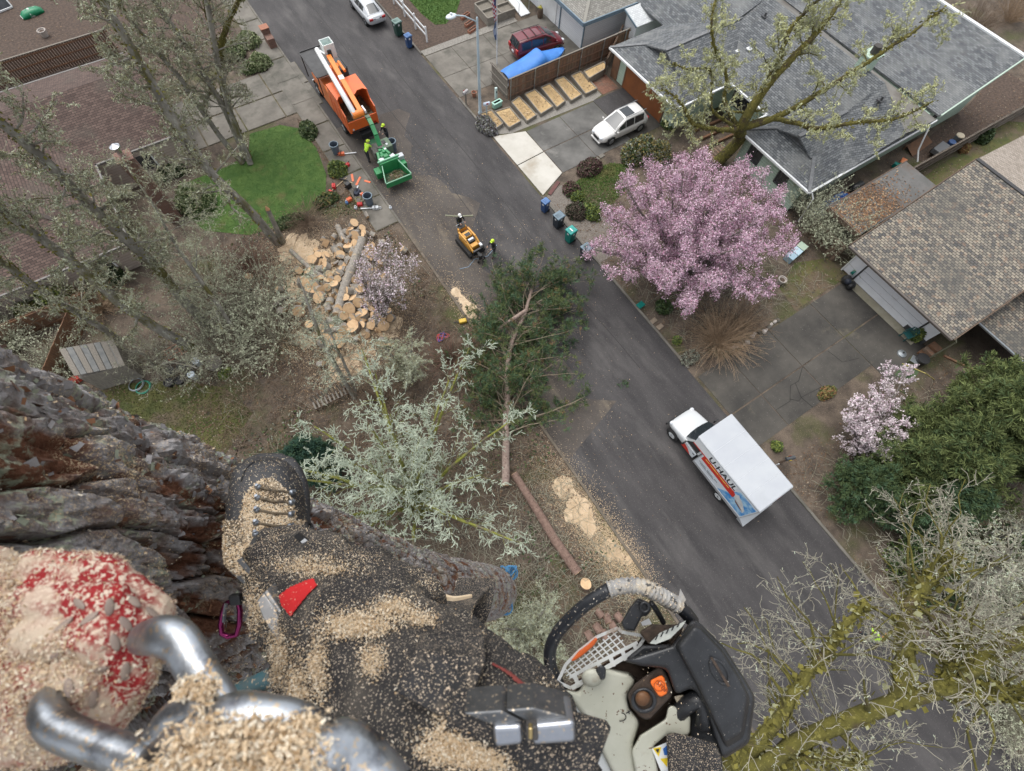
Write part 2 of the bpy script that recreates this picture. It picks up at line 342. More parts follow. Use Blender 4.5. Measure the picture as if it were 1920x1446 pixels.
tag(blades('grass', sample_poly(LAWN2, 12000), .01, .09, M_grassb, w=.03), 'green lawn behind the white rail fence', 'grass')
tag(blades('grass', sample_poly(LAWN3, 9000), .01, .08, M_grassb, w=.03), 'small mossy lawn between pale apron and pink tree', 'grass')
M_grassm = mat('grass_moss', (.06, .075, .02), (.12, .12, .04), scale=1.1, rough=.9)
tag(blades('grass', sample_poly(LAWN4, 14000), .005, .06, M_grassm, w=.03), 'patchy yellow green moss lawn by the fallen barrels', 'grass')
# beds
struct(sheet('garden_bed', [(17.5, 40.5), (26.9, 40.5), (28, 43), (25.6, 46), (24.4, 45.2), (23, 43.6), (21.3, 42.6), (20.3, 43), (19.9, 52), (17.5, 52)], .006, M_mulch))
struct(sheet('garden_bed', [(-40, 48.2), (-4, 48.2), (3.5, 47), (4.8, 50), (4.8, 80), (-40, 80)], .006, M_mulch))  # back yard: dark sheet for dark soil, with the yard's shade put into its colour
struct(sheet('garden_bed', [(45.5, 9.4), (55, 10.5), (62, 12), (62, 7.9), (46, 7.6)], .006, M_mulch))
struct(sheet('gravel_bed', [(17.5, 28.6), (19, 27.9), (27, 27.6), (28, 27.8), (28, 28.6), (20.4, 28.9), (18, 30)], .012, M_grav))
struct(sheet('gravel_bed', [(17.5, 14), (17.5, 20.9), (19, 21.4), (20.2, 21.0), (19.5, 19.4), (19.6, 17.8), (20.6, 16.6), (19, 14)], .010, mat('gravel_brown', (.12, .1, .085), (.21, .19, .165), scale=9, rough=.95, bump=.03, bscale=25)))
# litter: leaves, twigs, chips
def blobs(cs, n):
    out = []
    for (x, y, sx, sy, wt) in cs:
        k = int(n*wt); out.append(np.column_stack([rs.normal(x, sx, k), rs.normal(y, sy, k)]))
    return np.vstack(out)
p = np.vstack([rs.uniform((-20, -8), (7.0, 30), (80000, 2)), rs.uniform((17.6, -14), (33, 20), (26000, 2)), rs.uniform((40, 6), (64, 12), (5000, 2)), rs.uniform((-16, 44), (6, 62), (6000, 2)), rs.uniform((4.9, 27), (5.4, 38), (900, 2))])
q = p[~((p[:, 0] > 17) & (p[:, 1] > -3.6) & (p[:, 1] < 3.6))]
q = q[rs.uniform(size=len(q)) < np.clip((fbm(np.column_stack([q*.7, q[:, 0]*0]), 4)-.36)*3.6, .05, 1)]; _lm = rs.choice([0, 0, 0, 0, 0, 1], len(q)); o = flecks('leaf_litter', np.column_stack([q, rs.uniform(.01, .05, len(q))]), .075, [M_leafb, M_leafp], aspect=.7, mi=_lm)
tag(o, 'brown dead leaves and pale bits strewn over the soil', 'leaf litter')
p = blobs([(9.6, 27.5, 1.6, 2.0, .25), (9.0, 22, 1.6, 4, .25), (12, 15.5, 3, 3, .2), (9.5, 8, 1.5, 4, .15), (12, 20, 4, 12, .15)], 7000); p = p[(p[:, 0] > 7.25) & (p[:, 0] < 17.2)]
tag(flecks('road_debris', np.column_stack([p, rs.uniform(.014, .03, len(p))]), .055, [M_chip, M_leafp, M_leafb], aspect=.35, mi=rs.choice([0, 1, 1, 2], len(p))), 'pale chips and twigs strewn over the asphalt', 'debris')
# sawdust spreads
def dust(cs, n, label, spread=None, size=.05):
    mb = []
    def zf(X, Y):
        d = np.zeros_like(X)
        for (x, y, sx, sy, w) in cs: d = np.maximum(d, 1.25-np.hypot((X-x)/sx, (Y-y)/sy)*.75)
        nz = fbm(np.stack([X*1.1, Y*1.1, X*0], -1), 5); return (d*.55+nz-.86)*.28
    xs = [c[0] for c in cs]; ys = [c[1] for c in cs]
    o = relief('sawdust', min(xs)-4.5, max(xs)+4.5, min(ys)-4.5, max(ys)+4.5, .16, lambda X, Y: np.minimum(zf(X, Y), .12), M_chipg); o['kind'] = 'stuff'; tag(o, label, 'sawdust')
    p = blobs(cs, n); z = np.maximum(0, np.minimum(zf(p[:, 0], p[:, 1]), .12))+.012+rs.uniform(0, .02, len(p))
    flecks('loose_chips', np.column_stack([p, z]), size, [M_chip, M_chipg], aspect=.45, mi=rs.choice([0, 0, 1], len(p)), parent=o)
dust([(.9, 18.0, 1.7, .9, .35), (-.9, 16.1, 1.4, 1.1, .4), (2.4, 17.3, 1, .8, .1), (-2.4, 19, 1.1, .8, .15)], 16000, 'heap of fresh sawdust below the log pile')
dust([(.6, 23.0, 2.2, 2.2, .45), (-.4, 26.0, 1.7, 1.4, .2), (2.4, 21.4, 1.5, 2.0, .2), (1.0, 20.2, 2.0, 1.2, .15)], 26000, 'pale sawdust spread under and between the split logs')
dust([(6.1, .6, .75, 2.3, .6), (6.5, -2.6, .6, 1.3, .4)], 24000, 'long drift of fresh sawdust on the road edge by the cut log', size=.038)
dust([(7.6, 15.6, .45, 1.6, 1)], 1800, 'thin strip of sawdust along the road edge by the felled pine')
# ================================================================== houses and fences
M_rgrey = brickmat('shingle_grey', (.085, .092, .1), (.19, .2, .205), .34, .16, (.03, .032, .035), .014, c3=(.2, .205, .2), s3=.35, t3=(.5, .7), c5=(.12, .12, .115), s5=1.3)
M_rbrown = brickmat('shingle_brown', (.072, .047, .040), (.135, .092, .077), .33, .17, (.035, .028, .025), .016, c3=(.1, .085, .07), s3=.3)
M_rtan = brickmat('shingle_mixed', (.085, .085, .085), (.30, .265, .21), .26, .17, (.03, .028, .026), .018, c5=(.30, .19, .125), s5=2.6, c3=(.09, .088, .08), s3=.25, t3=(.5, .68))
M_rtan2 = brickmat('shingle_pale', (.26, .22, .18), (.38, .33, .28), .24, .17, (.12, .11, .1), .012)
M_rsand = brickmat('shingle_sand', (.2, .19, .17), (.31, .3, .27), .3, .15, (.08, .08, .075), .012)
M_rwhite = brickmat('shingle_white', (.5, .52, .53), (.66, .68, .68), .3, .15, (.3, .31, .32), .01)
M_mint = brickmat('siding_mint', (.44, .56, .46), (.47, .59, .49), 9, .19, (.25, .33, .27), .012, rough=.7, c3=(.36, .44, .36), s3=.5)
M_mintd = mat('mint_shade_trim', (.4, .5, .42), rough=.7)
M_beige = brickmat('siding_beige', (.40, .335, .295), (.43, .36, .315), 9, .2, (.24, .2, .17), .01, rough=.75)
M_whitew = brickmat('siding_white', (.68, .70, .72), (.72, .74, .76), 9, .16, (.45, .47, .5), .009, rough=.7)
M_white = mat('white_paint', (.76, .78, .79), (.66, .68, .68), scale=2, rough=.5)
M_bluetrim = mat('blue_grey_trim', (.13, .19, .24), (.16, .22, .27), scale=2, rough=.6)
M_gdoor = mat('door_russet', (.27, .095, .032), (.21, .075, .028), scale=1.2, rough=.6)
M_glass = mat('window_glass', (.018, .022, .026), (.06, .065, .07), scale=1.5, rough=.05, spec=.8)
M_frame = mat('window_frame_dark', (.06, .062, .065), rough=.5)
M_flat = mat('flat_roof', (.13, .125, .115), (.2, .19, .17), scale=.5, rough=.9, c3=(.09, .075, .06), s3=.3, t3=(.5, .7), bump=.004, bscale=20)
M_tarr = mat('roll_roofing', (.11, .11, .105), (.16, .155, .15), scale=.8, rough=.95, bump=.004, bscale=30, c3=(.10, .07, .05), s3=.4, t3=(.5, .66))
M_wood = mat('weathered_wood', (.17, .12, .085), (.25, .19, .14), scale=5, rough=.9, stretch=(4, 4, .6), bump=.006, c3=(.30, .15, .085), s3=.7, t3=(.5, .7))
M_woodg = mat('grey_wood', (.15, .135, .115), (.25, .225, .19), scale=5, rough=.9, stretch=(4, 4, .6), bump=.006)
M_woodd = mat('dark_wood', (.09, .062, .045), (.15, .105, .075), scale=5, rough=.9, bump=.006)
M_rust = mat('rusty_wood', (.21, .11, .06), (.14, .08, .05), scale=3, rough=.9)
M_galv = mat('galvanised', (.42, .46, .48), (.34, .37, .39), scale=6, rough=.4, metal=.7)
M_brickw = brickmat('chimney_brick', (.24, .12, .085), (.17, .085, .065), .21, .075, (.2, .17, .15), .012)
M_black = mat('black_plastic', (.016, .016, .017), rough=.45)

class House:
    def __init__(s, name, label, cat, base): s.b = base; s.t = thing(name, label, cat, base)
    def put(s, mb, name, m, parent=None, uv=True, **k):
        o = mb.obj(name, m, parent or s.t, off=s.b, **k)
        if uv: set_uv(o, slope_uv)
        return o
    def plane(s, name, pts, m, th=.11, parent=None):
        n = len(pts); mb = MB().add(list(pts)+[(x, y, z-th) for x, y, z in pts], [tuple(range(n)), tuple(range(n, 2*n))[::-1]]+[(i, n+i, n+(i+1) % n, (i+1) % n) for i in range(n)])
        nz = np.cross(np.array(pts[1])-pts[0], np.array(pts[2])-pts[0])[2]
        if nz < 0: mb.f = [q[::-1] for q in mb.f]
        return s.put(mb, name, m, parent)
    def line(s, name, a, b, w, m, h=None): return s.put(MB().bar(a, b, w, h), name, m, uv=False)
    def window(s, axis, c, u0, u1, z0, z1, side=-1, frame=M_white, mull=1):
        """axis 'x': the wall's plane is x=c; frame stands proud on the given side; pane and mullions are sub-parts"""
        d = .05*side; P = lambda u, z, e: (c+e*side, u, z) if axis == 'x' else (u, c+e*side, z)
        mb = MB()
        for a, b in (((u0, z0), (u1, z0)), ((u0, z1), (u1, z1)), ((u0, z0), (u0, z1)), ((u1, z0), (u1, z1))):
            mb.bar(P(a[0], a[1], .03), P(b[0], b[1], .03), .09, .09, up=(1, 0, 0) if axis == 'y' else (0, 1, 0))
        f = s.put(mb, 'window', frame, uv=False)
        mb = MB(); q = [P(u0, z0, .02), P(u1, z0, .02), P(u1, z1, .02), P(u0, z1, .02)]; mb.add(q, [(0, 1, 2, 3)]); s.put(mb, 'pane', M_glass, f, uv=False)
        for k in range(mull):
            u = u0+(u1-u0)*(k+1)/(mull+1); s.put(MB().bar(P(u, z0, .035), P(u, z1, .035), .05, .05, up=(1, 0, 0) if axis == 'y' else (0, 1, 0)), 'mullion', frame, f, uv=False)
        return f
# ---- mint green house with dutch-gable wings
H = House('green_house', 'mint green house with grey shingle roof and russet garage door behind the white car', 'house', (36., 20., 0))
P36 = .36; EZ = 2.7
def wall(h, x0, x1, y0, y1, z1, m, z0=0): return h.put(MB().box(x0, x1, y0, y1, z0, z1), 'wall', m)
wall(H, 30.2, 36.4, 21.6, 28.6, 2.62, M_mint); wall(H, 35.7, 45.9, 10.35, 28.4, 2.6, M_mint); wall(H, 32.6, 35.69, 10.36, 16.3, 2.61, M_mint)
H.put(MB().prism([(45.9, 10.35), (53.4, 10.35), (53.4, 28.3), (45.9, 28.3)], 0, [2.75, 4.45, 4.45, 2.75]), 'wall', M_mint)
def dutch(x0, x1, y0, y1, dx, xr0, xr1, zr_end):
    """wing roof running in +x from a truncated hip with a small gable at its street end"""
    ym = (y0+y1)/2; hw = (y1-y0)/2; zr = EZ+P36*hw; zb = EZ+P36*dx
    H.plane('roof', [(x0, y0, EZ), (x0, y1, EZ), (x0+dx, y1-dx, zb), (x0+dx, y0+dx, zb)], M_rgrey)
    xe = x0+dx-.3
    H.plane('roof', [(x0, y0, EZ), (x0+dx, y0+dx, zb), (xe, y0+dx, zb), (xe, ym, zr), (xr1, ym, zr), (xr0, y0, EZ)], M_rgrey)
    H.plane('roof', [(x0, y1, EZ), (xr0, y1, EZ), (xr1, ym, zr), (xe, ym, zr), (xe, y1-dx, zb), (x0+dx, y1-dx, zb)], M_rgrey)
    H.put(MB().add([(x0+dx, y0+dx, zb-.05), (x0+dx, y1-dx, zb-.05), (x0+dx, ym, zr-.05)], [(0, 1, 2)]), 'gable_vent', mat('vent_dark', (.07, .072, .075), (.11, .11, .11), scale=6, rough=.9))
    H.line('ridge_cap', (xe, ym, zr+.02), (xr1, ym, zr+.02), .26, mat('ridge_cap', (.13, .135, .14), (.2, .205, .21), scale=5, rough=.9), .05)
    H.line('ridge_cap', (x0, y0, EZ+.02), (x0+dx, y0+dx, zb+.02), .24, MATS['ridge_cap'], .05); H.line('ridge_cap', (x0, y1, EZ+.02), (x0+dx, y1-dx, zb+.02), .24, MATS['ridge_cap'], .05)
dutch(29.3, 36, 21.0, 29.3, 2.1, 35.05, 39.2, 4.2)
dutch(32.0, 38, 9.72, 16.9, 1.9, 35.05, 38.64, 4.0)
zc = EZ+P36*6.6
H.plane('roof', [(35.0, 16.9, EZ), (35.0, 21.0, EZ), (39.2, 25.15, EZ+P36*4.15), (41.6, 25.15, zc), (41.6, 13.3, zc), (38.64, 13.3, EZ+P36*3.6)], M_rgrey)
H.plane('roof', [(38.6, 25.15, 4.19), (35, 29.3, EZ), (35, 33, EZ), (41.6, 33, zc), (41.6, 25.15, zc)], M_rgrey)
H.plane('roof', [(38.6, 13.3, 3.98), (41.6, 13.3, zc), (41.6, 9.72, 3.4), (46.1, 9.72, 2.72), (35.06, 9.725, 2.695)], M_rgrey)
H.plane('flat_roof', [(41.6, 9.72, 3.4), (41.6, 33, zc+.01), (46.0, 33, 3.1), (46.0, 9.72, 2.74)], M_flat)
H.plane('roof', [(46.0, 9.75, 3.06), (53.9, 9.75, 4.85), (53.9, 33, 4.85), (46.0, 33, 3.08)], M_rgrey)
for a, b in (((29.27, 20.98, 2.66), (29.27, 29.3, 2.66)), ((29.3, 20.97, 2.66), (35.0, 20.97, 2.66)), ((34.97, 16.9, 2.66), (34.97, 21.0, 2.66)), ((31.97, 9.7, 2.66), (31.97, 16.9, 2.66)), ((32, 9.69, 2.66), (46.1, 9.69, 2.66)), ((32, 16.93, 2.66), (35, 16.93, 2.66))):
    H.line('gutter', a, b, .13, M_white, .14)
H.line('fascia', (53.98, 9.7, 4.84), (53.98, 33, 4.84), .3, M_white, .2); H.line('fascia', (46.1, 9.7, 3.0), (53.9, 9.7, 4.8), .1, M_mintd, .2)
H.put(MB().box(30.12, 30.2, 22.75, 27.65, .02, 2.15), 'garage_door', M_gdoor, bevel=.01)
for y in (22.7, 27.7): H.line('door_trim', (30.15, y, 0), (30.15, y, 2.2), .12, M_rust)
H.put(MB().box(30.13, 30.19, 28.62, 29.4, 0, 2.0), 'side_gate', M_rust)
H.window('x', 35.7, 18.9, 20.7, 1.0, 2.2, frame=M_frame, mull=2)
H.window('x', 32.6, 14.45, 15.6, 1.05, 2.05, frame=M_frame, mull=1); H.window('x', 32.6, 11.75, 12.6, 1.05, 2.15, frame=M_frame, mull=1)
H.window('y', 10.34, 47.2, 50.2, 1.6, 2.6, frame=M_frame, mull=2)
H.put(MB().tube([(32.25, 9.6, 2.6), (32.3, 9.3, 2.3), (32.35, 9.1, .2)], .05), 'downspout', M_white, uv=False)
H.put(MB().tube([(45.2, 9.6, 2.6), (45.0, 8.9, 1.0), (44.9, 8.3, .4)], .06), 'downspout', M_white, uv=False)
ch = H.put(MB().box(41.2, 42.3, 14.9, 15.8, 4.0, 5.9).box(41.1, 42.4, 14.8, 15.9, 5.9, 5.97), 'chimney', M_mint)
H.put(MB().lathe([(.3, 5.95), (.3, 6.5), (.24, 6.52)], (41.8, 15.35, 0), 12), 'flue_pipe', mat('flue_dark', (.05, .045, .04), rough=.7), ch, uv=False)
for x, y in ((37.7, 22.4), (40.2, 23.9), (39.7, 21), (44, 22), (40.5, 12.4)):
    z = EZ+P36*(x-35) if x < 41 else 3.9
    H.put(MB().lathe([(.09, z-.2), (.09, z+.3)], (x, y, 0), 8).box(x-.2, x+.2, y-.2, y+.2, z-.02, z+.05), 'roof_vent', M_frame if x > 39.8 else M_white, uv=False)
for x, y in ((37.0, 22.9), (39.1, 12.0), (40.6, 11.1)):
    z = EZ+P36*(min(y-21, 99) if y > 20 else y-9.72); H.put(MB().box(x-.14, x+.14, y-.12, y+.12, z, z+.12), 'roof_vent', M_white, uv=False)
# flower bed timbers in the courtyard
for i, (x0, y0, x1, y1) in enumerate(((31.6, 20.4, 34.8, 20.2), (31.2, 19.4, 34.6, 19.3), (31.0, 18.5, 34.5, 18.4))):
    o = MB().bar((x0, y0, .12), (x1, y1, .12), .18, .24).obj('timber_edging', M_rust); tag(o, ('upper', 'middle', 'lower')[i]+' reddish timber edging in the green house courtyard', 'edging', 'timber edgings in the courtyard')
for i in range(11):
    o = MB().box(30.9+i*.17, 31.05+i*.17, 16.9, 18.1, .12, .16).obj('deck_board', M_woodd if i % 2 else M_wood)
    if i == 0: dk = thing('deck', 'small brown slatted deck by the green house front', 'deck', (0, 0, 0)); COL.objects
    o.parent = dk
# ---- tan roofed house
H = House('tan_house', 'house with weathered multicoloured shingle roof and white garage door', 'house', (36., 0., 0))
wall(H, 32.1, 44, -2.72, 4.3, 2.75, mat('siding_brown', (.16, .105, .07), (.2, .14, .1), scale=3, rough=.85), z0=0)
H.plane('roof', [(30.7, -3.3, 2.9), (30.7, 4.95, 2.9), (41.2, 4.95, 5.0), (41.2, -3.3, 5.0)], M_rtan)
H.plane('roof', [(41.2, -3.3, 5.0), (41.2, 4.95, 5.0), (52, 4.95, 2.9), (52, -3.3, 2.9)], M_rtan2)
H.line('ridge_cap', (41.2, -3.3, 5.02), (41.2, 4.95, 5.02), .28, mat('ridge_dark', (.05, .05, .052), rough=.9), .04)
H.line('gutter', (30.64, -3.3, 2.84), (30.64, 4.95, 2.84), .13, mat('gutter_brown', (.1, .085, .075), rough=.5), .13)
H.line('fascia', (30.7, 5.0, 2.86), (41.2, 5.0, 4.95), .06, M_woodd, .2); H.line('fascia', (30.7, -3.35, 2.86), (41.2, -3.35, 4.95), .06, M_woodd, .2)
M_gwhite = mat('garage_white', (.88, .9, .94), (.82, .84, .88), scale=1.2, rough=.6, c3=(.5, .48, .44), s3=.8, t3=(.6, .8))
gd = H.put(MB().box(32.02, 32.1, -1.75, 3.3, .05, 2.25), 'garage_door', M_gwhite)
for z in (.6, 1.15, 1.7): H.put(MB().box(32.0, 32.03, -1.74, 3.29, z-.01, z+.01), 'door_seam', mat('seam_grey', (.45, .46, .48), rough=.6), gd, uv=False)
H.put(MB().box(32.03, 32.1, 3.42, 4.3, .1, 2.25), 'door_panel', M_gwhite, uv=False); H.put(MB().box(32.03, 32.1, -2.72, -1.87, .45, 2.25), 'door_panel', M_gwhite, uv=False)
for y in (3.36, -1.81): H.line('door_trim', (32.03, y, 0), (32.03, y, 2.3), .09, M_frame)
H.line('door_trim', (32.0, -2.75, .22), (32.0, -1.2, .22), .05, M_frame, .42); H.line('corner_trim', (32.02, 4.36, 0), (32.02, 4.36, 2.4), .1, M_white)
# number sign, teal plate with pale digits
sg = H.put(MB().box(31.99, 32.03, -2.6, -1.95, 1.9, 2.2), 'number_sign', mat('sign_teal', (.0, .12, .17), rough=.4), uv=False, bevel=.01)
H.put(MB().box(31.985, 31.995, -2.57, -1.98, 1.93, 2.17), 'sign_face', mat('sign_teal_light', (.01, .22, .28), rough=.4), sg, uv=False)
cu = bpy.data.curves.new('number_text', 'FONT'); cu.body = '2525'; cu.size = .22; cu.extrude = .004; cu.align_x = 'CENTER'; cu.align_y = 'CENTER'
co = bpy.data.objects.new('number_text', cu); COL.objects.link(co); cu.materials.append(mat('digit_pale', (.25, .42, .45), rough=.5)); co.parent = sg
co.location = (31.98-36, -2.275, 2.05); co.rotation_euler = (math.radians(90), 0, math.radians(-90))
struct(sheet('garage_apron', rect(31.35, 32.0, -2.4, 3.4), .035, mat('apron_pale', (.28, .255, .18), (.36, .335, .26), scale=1, rough=.9, c3=(.2, .19, .12), s3=.8, t3=(.5, .7))))
# lower porch roof and second wing with a white framed window
H.plane('porch_roof', [(33.9, -9, 2.35), (33.9, -3.4, 2.35), (37.6, -3.4, 2.9), (37.6, -9, 2.9)], M_rtan)
H.line('gutter', (33.84, -9, 2.3), (33.84, -3.4, 2.3), .12, M_galv, .1)
wall(H, 37.6, 44, -9, -3.42, 4.6, MATS['siding_brown']); H.window('x', 37.6, -6.2, -3.9, 3.15, 4.2, frame=mat('frame_lilac', (.42, .44, .5), rough=.4), mull=1)
H.put(MB().box(36.9, 45, -9, -3.36, 4.6, 4.7), 'wing_roof', M_rtan)
H.line('entry_beam', (31.6, -4.0, .9), (33, -7, .9), .12, M_rust); H.put(MB().tube([(31.2, -3.2, 2.8), (31.3, -3.6, 2.4), (31.4, -3.7, .1)], .05), 'downspout', mat('spout_olive', (.2, .2, .14), rough=.5), uv=False)
# timber steps / planter at the garage corner
st = thing('timber_planter', 'stepped timber planter box at the white garage corner', 'planter', (31.6, -3.3, 0))
for i in range(3): MB().box(-.4+i*.3, .7, -.35, .3, i*.22, i*.22+.2).obj('timber_step', M_wood if i % 2 else M_rust, st, bevel=.01)
# ---- carport
H = House('carport', 'flat roofed brown carport strewn with fallen leaves beside the tan house', 'carport', (37., 6.7, 0))
H.put(MB().box(32.6, 40.9, 5.3, 8.15, 2.3, 2.42), 'roof', M_tarr); H.put(MB().box(32.5, 32.62, 5.25, 8.2, 2.12, 2.46), 'fascia', M_woodd, uv=False); H.put(MB().box(32.6, 41, 8.15, 8.22, 2.15, 2.45), 'fascia', M_woodd, uv=False)
H.put(MB().box(33, 40.8, 8.0, 8.1, 0, 2.3), 'wall', M_woodd); H.put(MB().box(40.7, 40.8, 5.4, 8.0, 0, 2.3), 'wall', M_woodd)
for x, y in ((33, 5.5), (33, 7.9), (36.5, 5.5), (40, 5.5)): H.put(MB().box(x-.06, x+.06, y-.06, y+.06, 0, 2.3), 'post', M_woodd, uv=False)
_n = 2600; _p = np.column_stack([np.clip(rs.normal(34.9, 1.7, _n), 32.7, 40.7), rs.uniform(5.4, 8.05, _n), rs.uniform(2.425, 2.46, _n)])-np.array([37, 6.7, 0])
flecks('roof_leaves', _p, .11, [mat('leaf_orange', (.3, .15, .07), (.2, .1, .05), scale=2, rough=.9), mat('leaf_tan', (.42, .29, .17), rough=.9), M_leafb], aspect=.6, mi=rs.choice([0, 0, 1, 2, 2], _n), parent=H.t)
# ---- white house top
H = House('white_house', 'white house with blue grey trim and sand shingles beyond the maroon van', 'house', (36., 40., 0))
wall(H, 29.95, 44, 33.5, 56, 2.55, M_whitew)
zr = 2.6+.36*6; H.plane('roof', [(29.3, 32.9, 2.6), (29.3, 56, 2.6), (35.3, 56, zr), (35.3, 38.9, zr)], M_rsand); H.plane('roof', [(29.3, 32.9, 2.6), (35.3, 38.9, zr), (46, 38.9, zr), (46, 32.9, 2.6)], M_rsand)
H.line('fascia', (29.26, 32.85, 2.56), (29.26, 56, 2.56), .1, M_bluetrim, .3); H.line('fascia', (29.26, 32.86, 2.56), (46, 32.86, 2.56), .1, M_bluetrim, .3)
H.line('ridge_cap', (29.3, 32.9, 2.62), (35.3, 38.9, zr+.02), .26, mat('cap_sand', (.26, .25, .22), rough=.9), .05)
for y in (36.9, 33.45): H.line('corner_trim', (29.92, y, 0), (29.92, y, 2.5), .1, M_bluetrim)
H.put(MB().box(29.88, 29.95, 37.5, 40.3, .05, 2.2), 'garage_door', M_white, uv=False)
H = House('white_shed', 'long white shed with white shingle roof between the two houses', 'shed', (37., 31.7, 0))
wall(H, 33.6, 43, 30.95, 32.4, 2.2, M_whitew); H.put(MB().prism([(33.6, 30.95), (33.61, 30.95), (33.61, 32.4), (33.6, 32.4)], 2.2, [2.21, 2.21, 2.6, 2.6]), 'gable', M_whitew)
H.plane('roof', [(33.4, 30.75, 2.25), (43.2, 30.75, 2.25), (43.2, 32.6, 2.75), (33.4, 32.6, 2.75)], M_rwhite, th=.07)
H.line('rake_trim', (33.37, 30.75, 2.24), (33.37, 32.6, 2.74), .06, M_bluetrim, .14)
# ---- brown roofed house, left
H = House('brown_house', 'beige house under brown shingle roof behind the lichen covered trees', 'house', (-12., 38., 0))
wall(H, -30, -9.6, 30.3, 37.4, 2.5, M_beige); wall(H, -30, -3.7, 37.41, 47.3, 2.51, M_beige)
zr = 2.6+.33*5.2
H.plane('roof', [(-30, 37.4, 2.6), (-3.2, 37.4, 2.6), (-3.2, 42.7, zr), (-30, 42.7, zr)], M_rbrown); H.plane('roof', [(-30, 42.7, zr), (-3.2, 42.7, zr), (-3.2, 47.9, 2.6), (-30, 47.9, 2.6)], M_rbrown)
zw = 2.6+.33*5.4
H.plane('roof', [(-8.9, 29.65, 2.61), (-8.9, 41, 2.61), (-14.3, 41, zw), (-14.3, 35.05, zw)], M_rbrown); H.plane('roof', [(-8.9, 29.65, 2.61), (-14.3, 35.05, zw), (-30, 35.05, zw), (-30, 29.65, 2.61)], M_rbrown)
H.plane('roof', [(-14.3, 35.05, zw), (-14.3, 41, zw), (-30, 41, zw+.02), (-30, 35.05, zw+.01)], M_rbrown, th=.05)
H.line('ridge_cap', (-14.3, 35.05, zw+.02), (-14.3, 41, zw+.02), .24, mat('cap_brown', (.06, .048, .042), rough=.9), .05); H.line('ridge_cap', (-8.9, 29.65, 2.64), (-14.3, 35.05, zw+.02), .24, MATS['cap_brown'], .05)
M_gut = mat('gutter_grey', (.15, .14, .13), rough=.5)
for a, b in (((-30, 29.6, 2.56), (-8.85, 29.6, 2.56)), ((-8.9, 37.33, 2.56), (-3.2, 37.33, 2.56)), ((-8.84, 29.6, 2.56), (-8.84, 37.4, 2.56)), ((-3.15, 37.4, 2.58), (-3.15, 42.7, zr)), ((-3.15, 47.9, 2.58), (-3.15, 42.7, zr)), ((-30, 47.95, 2.56), (-3.2, 47.95, 2.56))): H.line('gutter', a, b, .12, M_gut, .12)
H.window('y', 30.3, -12.0, -10.7, .7, 2.0, frame=M_white, mull=0)
H.put(MB().bar((-12, 30.25, 1.35), (-10.7, 30.25, 1.35), .06, .06), 'window_rail', M_white, uv=False)
H.window('x', -9.6, 32.0, 33.2, .9, 2.0, side=1, frame=M_white); H.window('y', 37.4, -7.6, -5.6, .9, 2.1, frame=M_white)
ch = H.put(MB().box(-6.7, -5.9, 32.7, 33.5, 0, 5.3).box(-6.8, -5.8, 32.6, 33.6, 5.3, 5.4), 'chimney', M_brickw)
H.put(MB().lathe([(.16, 5.35), (.16, 6.0), (.3, 6.02), (.3, 6.12), (.06, 6.25)], (-6.3, 33.1, 0), 12), 'chimney_cap', mat('cap_steel', (.6, .62, .66), rough=.25, metal=1), ch, uv=False)
# ---- fences: each board its own piece
def board_fence(name, label, a, b, h, bw=.145, m=(M_wood,), rails=True, posts=(), postm=M_galv, z0=.03, side=1, gap=.008, rm=None):
    a = np.array(a, float); b = np.array(b, float); L = np.linalg.norm(b-a); ang = math.atan2(b[1]-a[1], b[0]-a[0]); t = thing(name, label, 'fence', (a[0], a[1], 0), ang)
    protos = []; n = int(L/bw)
    for m_ in m: protos.append(MB().box(0, bw-gap, -.012, .012, z0, h).obj('board', m_, t))
    for i in range(n):
        o = protos[i] if i < len(protos) else random.choice(protos).copy()
        if i >= len(protos): COL.objects.link(o)
        o.location = (i*bw, random.uniform(-.006, .006), random.uniform(-.03, .01))
    if rails:
        for z in (.35, h*.55, h-.12): MB().box(0, L, -.055*side-.03, -.055*side+.03, z-.045, z+.045).obj('rail', rm or m[0], t)
    if rails == 'cap': MB().box(0, L, -.06, .06, h+.01, h+.05).obj('top_rail', M_woodg, t)
    for x in posts: MB().lathe([(.04, 0), (.04, h+.12), (.01, h+.15)], (x, -.14*side, 0), 8).obj('post', postm, t)
    return t
M_woodr = mat('board_red', (.19, .105, .065), (.25, .15, .1), scale=5, rough=.9, stretch=(4, 4, .6), c3=(.12, .08, .055), s3=2, t3=(.5, .7)); M_woodb = mat('board_brown', (.13, .085, .06), (.18, .125, .09), scale=5, rough=.9, stretch=(4, 4, .6))
board_fence('board_fence', 'tall red brown board fence with steel posts behind the raised beds', (20.85, 31.3), (33.5, 31.5), 1.75, m=(M_woodr, M_woodb, M_wood), rails='cap', posts=(.1, 2.5, 4.9, 7.3, 9.7, 12.1))
board_fence('board_fence', 'grey upright board gate at the end of the blue boat', (20.8, 31.4), (20.8, 34.0), 1.75, m=(M_woodg,), side=-1)
board_fence('board_fence', 'short brown fence from the green garage to the white shed', (29.4, 29.5), (33.4, 32.4), 1.7, m=(M_woodd, M_rust))
board_fence('board_fence', 'long weathered fence between the green house and tan house', (40.2, 7.75), (60, 7.3), 1.7, m=(mat('fence_weathered', (.15, .125, .10), (.23, .195, .16), scale=4, rough=.9), M_woodg, M_woodd))
board_fence('board_fence', 'brown fence piece by the carport post and tan garage', (32.0, 5.2), (32.0, 8.2), 1.6, m=(M_woodd, M_wood))
board_fence('board_fence', 'back fence with dark lattice boards above the brown roof', (-30, 53.2), (-4.5, 53.2), 1.75, m=(mat('fence_umber', (.10, .062, .042), (.16, .1, .07), scale=4, rough=.9), M_woodd), rails='cap', bw=.2, rm=M_rust, gap=.05)
